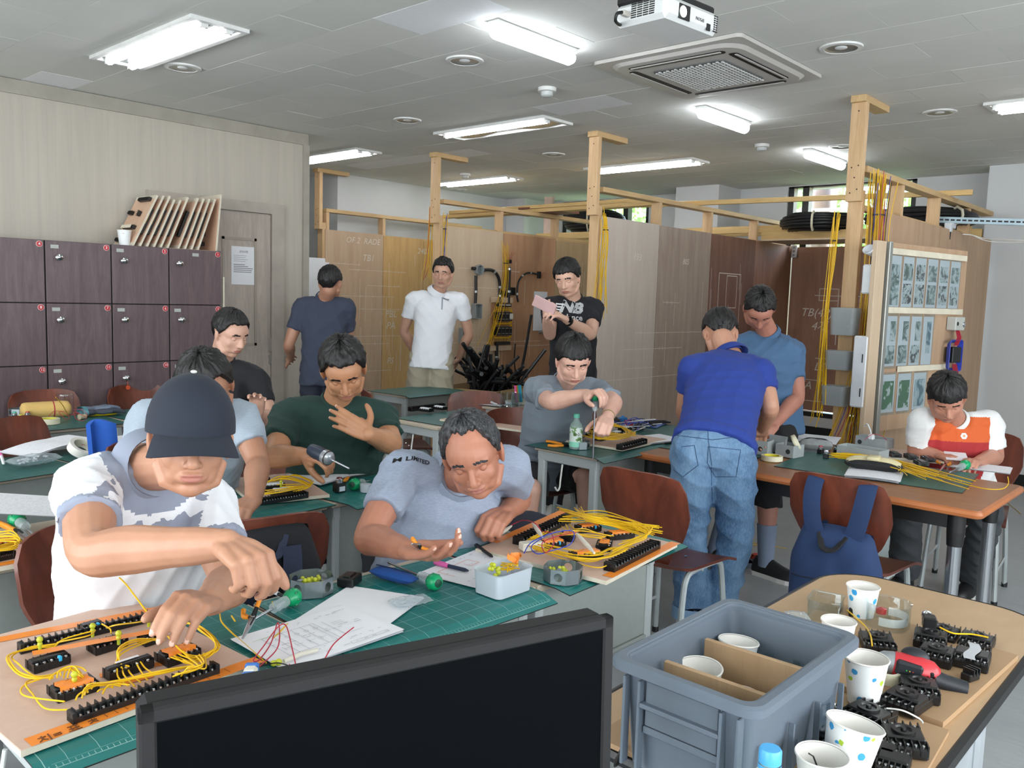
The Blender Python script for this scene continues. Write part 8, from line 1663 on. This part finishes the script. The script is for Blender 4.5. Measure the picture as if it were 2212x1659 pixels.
# red cordless screwdriver lying on its side
A_ = at(1905, 1425, .775); B_ = at(2060, 1470, .758); ax = (B_-A_).normalized(); M = frame(A_, ax, (0, 0, 1)); redp = mat('red tool body', 'C03038', .32); t = thing('cordless_screwdriver', 'red and black cordless screwdriver lying over the sockets', 'power tool', M=M)
obj('nose', MB().lathe([(0, -.012), (.012, -.010), (.019, .0), (.023, .018), (.023, .026), (0, .026)], 20, M=mx((0, 0, 0), (0, PI/2, 0))), mat('grey tool nose', 'A9AEB3', .3, .6), t, smooth=.6)
obj('body', MB().lathe([(0, .020), (.0245, .022), (.027, .045), (.029, .07), (.025, .095), (.015, .108), (0, .112)], 22, M=mx((0, 0, 0), (0, PI/2, 0))), redp, t, smooth=.7); obj('grip_panel', MB().rbox((.05, -.022, .004), (.05, .018, .030), .006), mat('dark rubber panel', '1C2128', .5), t, smooth=.5)
obj('motor_cap', MB().ell((.06, .014, .022), (.028, .018, .018)), MT['dark rubber panel'], t, smooth=True); obj('handle', MB().tube([(.085, -.006, -.004), (.12, -.004, -.008), (.16, 0, -.010)], [.019, .0165, .0155], 14), MT['dark rubber panel'], t, smooth=.6); obj('trigger', MB().rbox((.092, -.022, .005), (.008, .008, .014), .002), blkp, t)
for i, c in enumerate(('2FC24A', 'E0B92A', 'C83A2A')): obj('indicator', MB().ell((.045+i*.006, -.0312, .004), .0013, nu=8, nv=6), mat('dot '+c, c, .4), t)
# blue capped bottle at the bottom
t = thing('water_bottle', 'clear bottle with a sky blue cap at the bottom edge', 'bottle', Vector((1.068, .470, .742))); t.location.z = .742; sky = mat('sky blue cap', '4FA8E0', .35)
obj('bottle_body', MB().lathe([(0, 0), (.03, 0), (.032, .01), (.032, .08), (.026, .105), (.0125, .122), (.0125, .13), (0, .13)], 26), clear('bottle plastic'), t, smooth=.8); obj('cap', MB().lathe([(0, .150), (.0135, .150), (.0155, .147), (.0155, .130), (0, .13)], 26), sky, t, smooth=.6); obj('cap_band', MB().lathe([(.0158, .122), (.0158, .128)], 24), sky, t)
# ---- backpacks
def backpack(label, c, rz, w_, h, d_, m_, m2, straps=True):
    t = thing('backpack', label, 'backpack', c, rz)
    def f(u, v, s): x = (u-.5); z = (v-.5); e = (max(0, 1-(2*abs(x))**4)*max(0, 1-(2*abs(z))**5))**.5; return (s*d_*.5*e*(1+.12*noise.noise(Vector((x*5, z*5, 3)))), x*w_*(1-.9*max(0, v-.72)), v*h+.015*math.sin(u*PI)*(v > .9))
    obj('bag_body', MB().grid(lambda u, v: f(u, v, -1), 22, 26).grid(lambda u, v: f(u, v, .5), 22, 26), m_, t, smooth=1)
    obj('front_pocket', MB().grid(lambda u, v: (f(.12+u*.76, .06+v*.5, -1)[0]-.018*(math.sin(PI*u)*math.sin(PI*min(1, v*1.3+.05)))**.4, f(.12+u*.76, .06+v*.5, -1)[1], (.06+v*.5)*h), 14, 12), m_, t, smooth=1)
    obj('seam', MB().tube([(f(.08+.84*k/14, .60, -1)[0]-.002, f(.08+.84*k/14, .6, -1)[1], h*(.61-.04*k/14)) for k in range(15)], .0018, 5), m2, t)
    obj('top_loop', MB().tube(spline([(-.05, -.05, h*.97), (-.09, -.022, h*.87), (-.09, .022, h*.87), (-.05, .05, h*.97)], 6), .013, 6, flat=.4), m2, t, smooth=1)
    if straps:
        for s in (-1, 1): obj('shoulder_strap', MB().tube(spline([(-.035, s*.055, h*.88), (-.045, s*.085, h*1.05), (-.03, s*.10, h*1.26), (.012, s*.10, h*1.40), (.05, s*.09, h*1.28), (.06, s*.09, h)], 6), .036, 10, flat=.16, up=(1, 0, 0)), m_, t, smooth=1)
        for s in (-1, 1): obj('side_strap', MB().tube([(.03, s*w_*.48, .05), (.045, s*w_*.5, h*.5)], .009, 6, flat=.3), m2, t)
    else:
        for s in (-.18, .22): obj('webbing', MB().grid(lambda u, v: (f(.5+s+(u-.5)*.16, .02+v*.9, -1)[0]-.024, w_*(s+(u-.5)*.16), (.02+v*.9)*h), 3, 14, thick=.003), m2, t, smooth=1)
    return t
bkb = fabric('blue backpack cloth', '1B3259', .12); backpack('bright blue backpack hanging by its straps on the cherry chair', (3.27, 1.225, .16), .02, .36, .47, .16, bkb, fabric('black webbing', '16171B'))
backpack('black and navy backpack hung on the chair behind the polo man', (1.31, 2.16, .34), PI/2-.35, .34, .46, .16, fabric('black backpack cloth', '15171D', .2), fabric('navy webbing', '252C42'), False)
tag(obj('black_bag', MB().ell((0, 0, .2), (.22, .16, .22)), fabric('black bag cloth', '131417', .2), None, loc=(3.95, 5.35, 0), smooth=1), 'black bag slumped on the floor left of the man in white', 'bag')
tag(obj('dark_cloth', MB().grid(lambda u, v: ((u-.5)*.3, (v-.5)*.3, .05*math.sin(PI*u)*math.sin(PI*v)+.01*noise.noise(Vector((u*6, v*6, 2)))), 16, 16, thick=.004), fabric('dark navy cloth', '1F2233'), None, loc=at(1140, 1130, .47), smooth=1), 'dark navy cloth on a seat beside the grey haired man', 'cloth')
# ---- drill of the man in green
A_, B_ = J(690, 980, 3.03), J(742, 1006, 2.96); M = Matrix.Translation(A_) @ (B_-A_).to_track_quat('Z', 'Y').to_matrix().to_4x4(); t = thing('power_screwdriver', 'dark blue and silver power screwdriver in the hand of the man in green', 'power tool', M=M); L_ = (B_-A_).length
obj('body', MB().lathe([(0, -.05), (.022, -.045), (.026, -.01), (.025, .028), (0, .03)], 20), mat('dark blue tool body', '25303F', .45), t, smooth=.7); obj('chuck', MB().lathe([(.0255, .028), (.0265, .034), (.0265, .05), (.019, .060), (.010, .064), (0, .064)], 20), MT['grey tool nose'], t, smooth=.6); obj('collar', MB().lathe([(.0268, .046), (.0268, .052)], 20), blkp, t); obj('bit', MB().tube([(0, 0, .062), (0, 0, L_+.03)], .0035, 8), steel, t)
# ---- worn and held things
def bvh_of(ms, ri): T_ = ri.inverted().translation; return BVHTree.FromPolygons([v.co+T_ for v in ms.vertices], [p.vertices for p in ms.polygons])
wtp = mat('white shirt print', 'E6E8EA', .7)
b8 = bvh_of(P8[3], P8[1]); b7 = bvh_of(P7[3], P7[1]); b2_ = bvh_of(P2[3], P2[1]); b12 = bvh_of(P12[3], P12[1])
stamp(text_mesh('NB', .115, wtp, .0001, .35, .006), 1232, 664, b8, wtp, P8[4], P8[1], 'shirt_emblem', 0, 0)
for k in range(4): stamp(None, 1209-k*1.5, 657+k*6, b8, wtp, P8[4], P8[1], 'emblem_stripe', .06-.005*k, .009)
stamp(text_mesh('balance', .055, wtp, .0001, 0, .001), 1233, 686, b8, wtp, P8[4], P8[1], 'shirt_lettering', 0, 0)
stamp(text_mesh('PING', .022, PRT, .0001, .2, .0006), 963, 647, b7, PRT, P7[4], P7[1], 'shirt_lettering', 0, 0)
stamp(text_mesh('M LIMITED', .020, PRT, .0001, .2, .0005), 898, 992, b2_, PRT, P2[4], P2[1], 'shirt_lettering', 0, 0, .25)
stamp(None, 955, 655, b7, mat('grey placket shade', '8E96A4', .8), P7[4], P7[1], 'placket', .010, .11)
stamp(MB().lathe([(0, 0), (.018, 0)], 6).mesh('badge', wpap), 2082, 942, b12, wpap, P12[4], P12[1], 'round_badge', 0, 0); stamp(MB().lathe([(0, 0), (.006, 0)], 12).mesh('dot', otape), 2082, 942, b12, otape, P12[4], P12[1], 'badge_dot', 0, 0, off=.004)
def band_on(P, a, b, f, r, w_, m_, nm):
    p = a.lerp(b, f); d = (b-a).normalized(); obj(nm, MB().lathe([(r, -w_/2), (r+.002, -w_/2), (r+.002, w_/2), (r, w_/2)], 24, M=P[1] @ Matrix.Translation(p) @ d.to_track_quat('Z', 'Y').to_matrix().to_4x4()), m_, P[0], smooth=1)
E8, W8 = J(1276, 722, 5.58), J(1222, 690, 5.34); band_on(P8, E8, W8, .90, .030, .022, blkp, 'watch_strap'); p_ = E8.lerp(W8, .9); obj('watch_face', MB().rbox((0, 0, 0), (.036, .036, .012), .004), scr, P8[0], M=P8[1] @ Matrix.Translation(p_+cam_to(p_)*.030+V(0, 0, .008)) @ cam_to(p_).to_track_quat('Z', 'Y').to_matrix().to_4x4())
E9, W9 = J(1326, 868, 4.08), J(1312, 903, 3.92); band_on(P9, E9, W9, .86, .029, .006, mat('bracelet', '9A8F5A', .4, .6), 'bracelet')
po = J(1176, 659, 5.25); pz_ = D(po, P8[2].translation); py_ = (-_r*.9+_u*.35-pz_*(-_r*.9+_u*.35).dot(pz_)).normalized(); px_ = py_.cross(pz_); phM = Matrix.Translation(po) @ Matrix((px_, py_, pz_)).transposed().to_4x4(); t = thing('mobile_phone', 'pink phone held by the man in the black printed tee', 'phone', M=phM); obj('case', MB().rbox((0, 0, 0), (.078, .15, .009), .004), mat('pink phone case', 'CDA9A8', .4), t); obj('screen', MB().rbox((0, 0, .005), (.07, .14, .001), .0004), scr, t)
# ---- back left desk
t = thing('pouch', 'tan yellow cylindrical pouch with a red band', 'pouch', at(100, 885, .78), -.12); tanm = fabric('tan pouch cloth', 'D0AE68', .1); obj('pouch_body', MB().tube(spline([(-.13, 0, 0), (-.11, 0, 0), (-.06, 0, 0), (.06, 0, .0), (.11, 0, 0), (.13, 0, 0)], 3), [.005, .03, .042, .046, .047, .047, .047, .047, .047, .047, .047, .046, .045, .03, .02, .005], 18), tanm, t, smooth=1); obj('rubber_band', MB().lathe([(.0478, 0), (.0478, .006)], 18, M=mx((.03, 0, 0), (0, PI/2, 0))), redw, t)
t = thing('clear_bottle_part', 'ribbed clear bottle section standing behind the red wires', 'container', at(142, 895, .742), 0); obj('ribbed_wall', MB().lathe([(.042+(.004 if i % 2 else 0), .01*i) for i in range(13)], 26), clr, t, smooth=1)
glv = fabric('grey coated glove', '6F7C90', .12)
def glove(label, c, rz, m_):
    t = thing('work_glove', label, 'glove', at(*c, .765), rz); m = MB(); m.ell((0, 0, 0), (.055, .045, .016)); m.ell((-.07, 0, 0), (.04, .035, .018))
    for i in range(4): limb(m, [V(.03, -.033+i*.022, 0), V(.08, -.042+i*.028, .003), V(.115-.008*abs(i-1.5), -.05+i*.033, -.004)], [.012, .011, .009], 10)
    limb(m, [V(-.01, -.035, 0), V(.03, -.062, .006)], [.013, .010], 10); me = remesh(m, .004, 3, [m_]); obj('glove_body', me, None, t); obj('cuff', MB().lathe([(.034, 0), (.036, .03)], 18, M=mx((-.085, 0, 0), (0, -PI/2, 0), (.6, 1, 1))), mat('teal cuff', '5E94A0', .7), t)
glove('grey work glove lying on the back left desk', (212, 882), .25, glv); glove('darker glove underneath beside the yellow cutter', (222, 889), -.05, fabric('charcoal glove', '3A414D', .1))
pillow('utility_knife', 'yellow knife handle lying right of the red wires', 'knife', (215, 898), -.25, .19, .028, .018, mat('yellow tool plastic', 'E8D41C', .35), z=.742)
loose('red wire coil round a cork on the back left desk', [(160, 885, .80), (175, 885, .80), (188, 895, .78), (182, 908, .76), (165, 905, .76), (162, 890, .79), (185, 900, .77)]); loose('red and blue leads tangled before the ribbed clear bottle', [(105, 900, .76), (118, 888, .79), (140, 892, .78), (150, 902, .76), (142, 905, .76), (128, 890, .78), (150, 888, .78)], redw); loose('yellow wire standing in the ribbed clear bottle', [(120, 858, .90), (135, 875, .84), (146, 895, .76)], yel, .002)
t = thing('cork', 'pale cork stopper inside the red wire coil', 'cork', at(178, 900, .755), .3); obj('cork_body', MB().tube([(-.02, 0, 0), (.02, 0, 0)], [.016, .013], 12), mat('cork', 'B9AE93', .7), t)
socket('black relay block with a torn white sticker, back left desk', 42, 918, .2, .12, .07, .03, .742, rnd=False)
t = thing('blue_cloth', 'royal blue cloth pouch behind the white tape roll', 'cloth', at(215, 965, .80)); obj('cloth', MB().grid(lambda u, v: ((u-.5)*.11+.01*v, .02*math.sin(u*5), .10-.14*v+.02*math.sin(u*3.1)), 10, 10, thick=.02), fabric('royal blue cloth', '1E55B0'), t, smooth=1)
# ---- clutter desk beyond the grey haired man
clearbox('clear takeaway tub full of cut wires on the clutter desk', at(1100, 880, .742), .13, .10, .10, .03); t = clearbox('clear tub with coloured pens on the clutter desk', at(1122, 875, .742), .10, .09, .09, .02)
for i, c in enumerate(('D9489A', 'E05A3A', '3AA65A', '2F8FD0', '30A8B8')): obj('coloured_pen', MB().tube([(-.03+.014*i, 0, .02), (-.02+.014*i, .03, .135)], .006, 8), mat('pen '+c, c, .4), t)
screws('cut yellow wire scraps in the clear takeaway tub', at(1100, 880, .75), 10, .02, 5); sheetobj('white papers sliding off the clutter desk', (1070, 872), .3, .25, .2, 3, z=.743)
pen('white marker on the clutter desk', (1058, 868), (1075, 874), .76, .006, (wpap, wpap))
# ---- floor things
def sandal(label, c, rz): t = thing('slipper', label, 'slipper', at(*c, 0), rz); obj('sole', MB().prism([(x, y*(1-.25*(x < 0))) for x, y in rpoly(.27, .10, .048, 6)], 0, .028), mat('grey slipper sole', '6D7684', .6), t); obj('strap', MB().tube([(.04, -.05, .02), (.04, -.03, .06), (.04, .03, .06), (.04, .05, .02)], .022, 8, flat=.25), mat('orange red strap', 'C2402A', .6), t, smooth=1)
sandal('grey slipper with an orange strap beside the black clog', (1622, 1222), -.6); sandal('second slipper lying behind the jeans', (1596, 1212), .9)
for i, p in enumerate((((1560, 1168), (1700, 1185)), ((2150, 1070), (2205, 1110)), ((1690, 1235), (1770, 1250)), ((1560, 1180), (1640, 1178)))): A_, B_ = [at(*q, .003) for q in p]; loose(['long yellow wire scrap on the floor behind the jeans', 'yellow wire scrap on the floor at the right edge', 'yellow wire scrap on the floor by the backpack', 'short yellow wire scrap on the floor near the slipper'][i], [(*p[0], .003), ((p[0][0]+p[1][0])/2, (p[0][1]+p[1][1])/2-3, .003), (*p[1], .003)], yel, .002)
t = thing('grey_steel_step', 'small grey steel footrest under the middle desks', 'footrest', at(1085, 1120, .06)); obj('bar', MB().rbox((0, 0, 0), (.35, .05, .04), .004), legm, t); t.location.z = .03
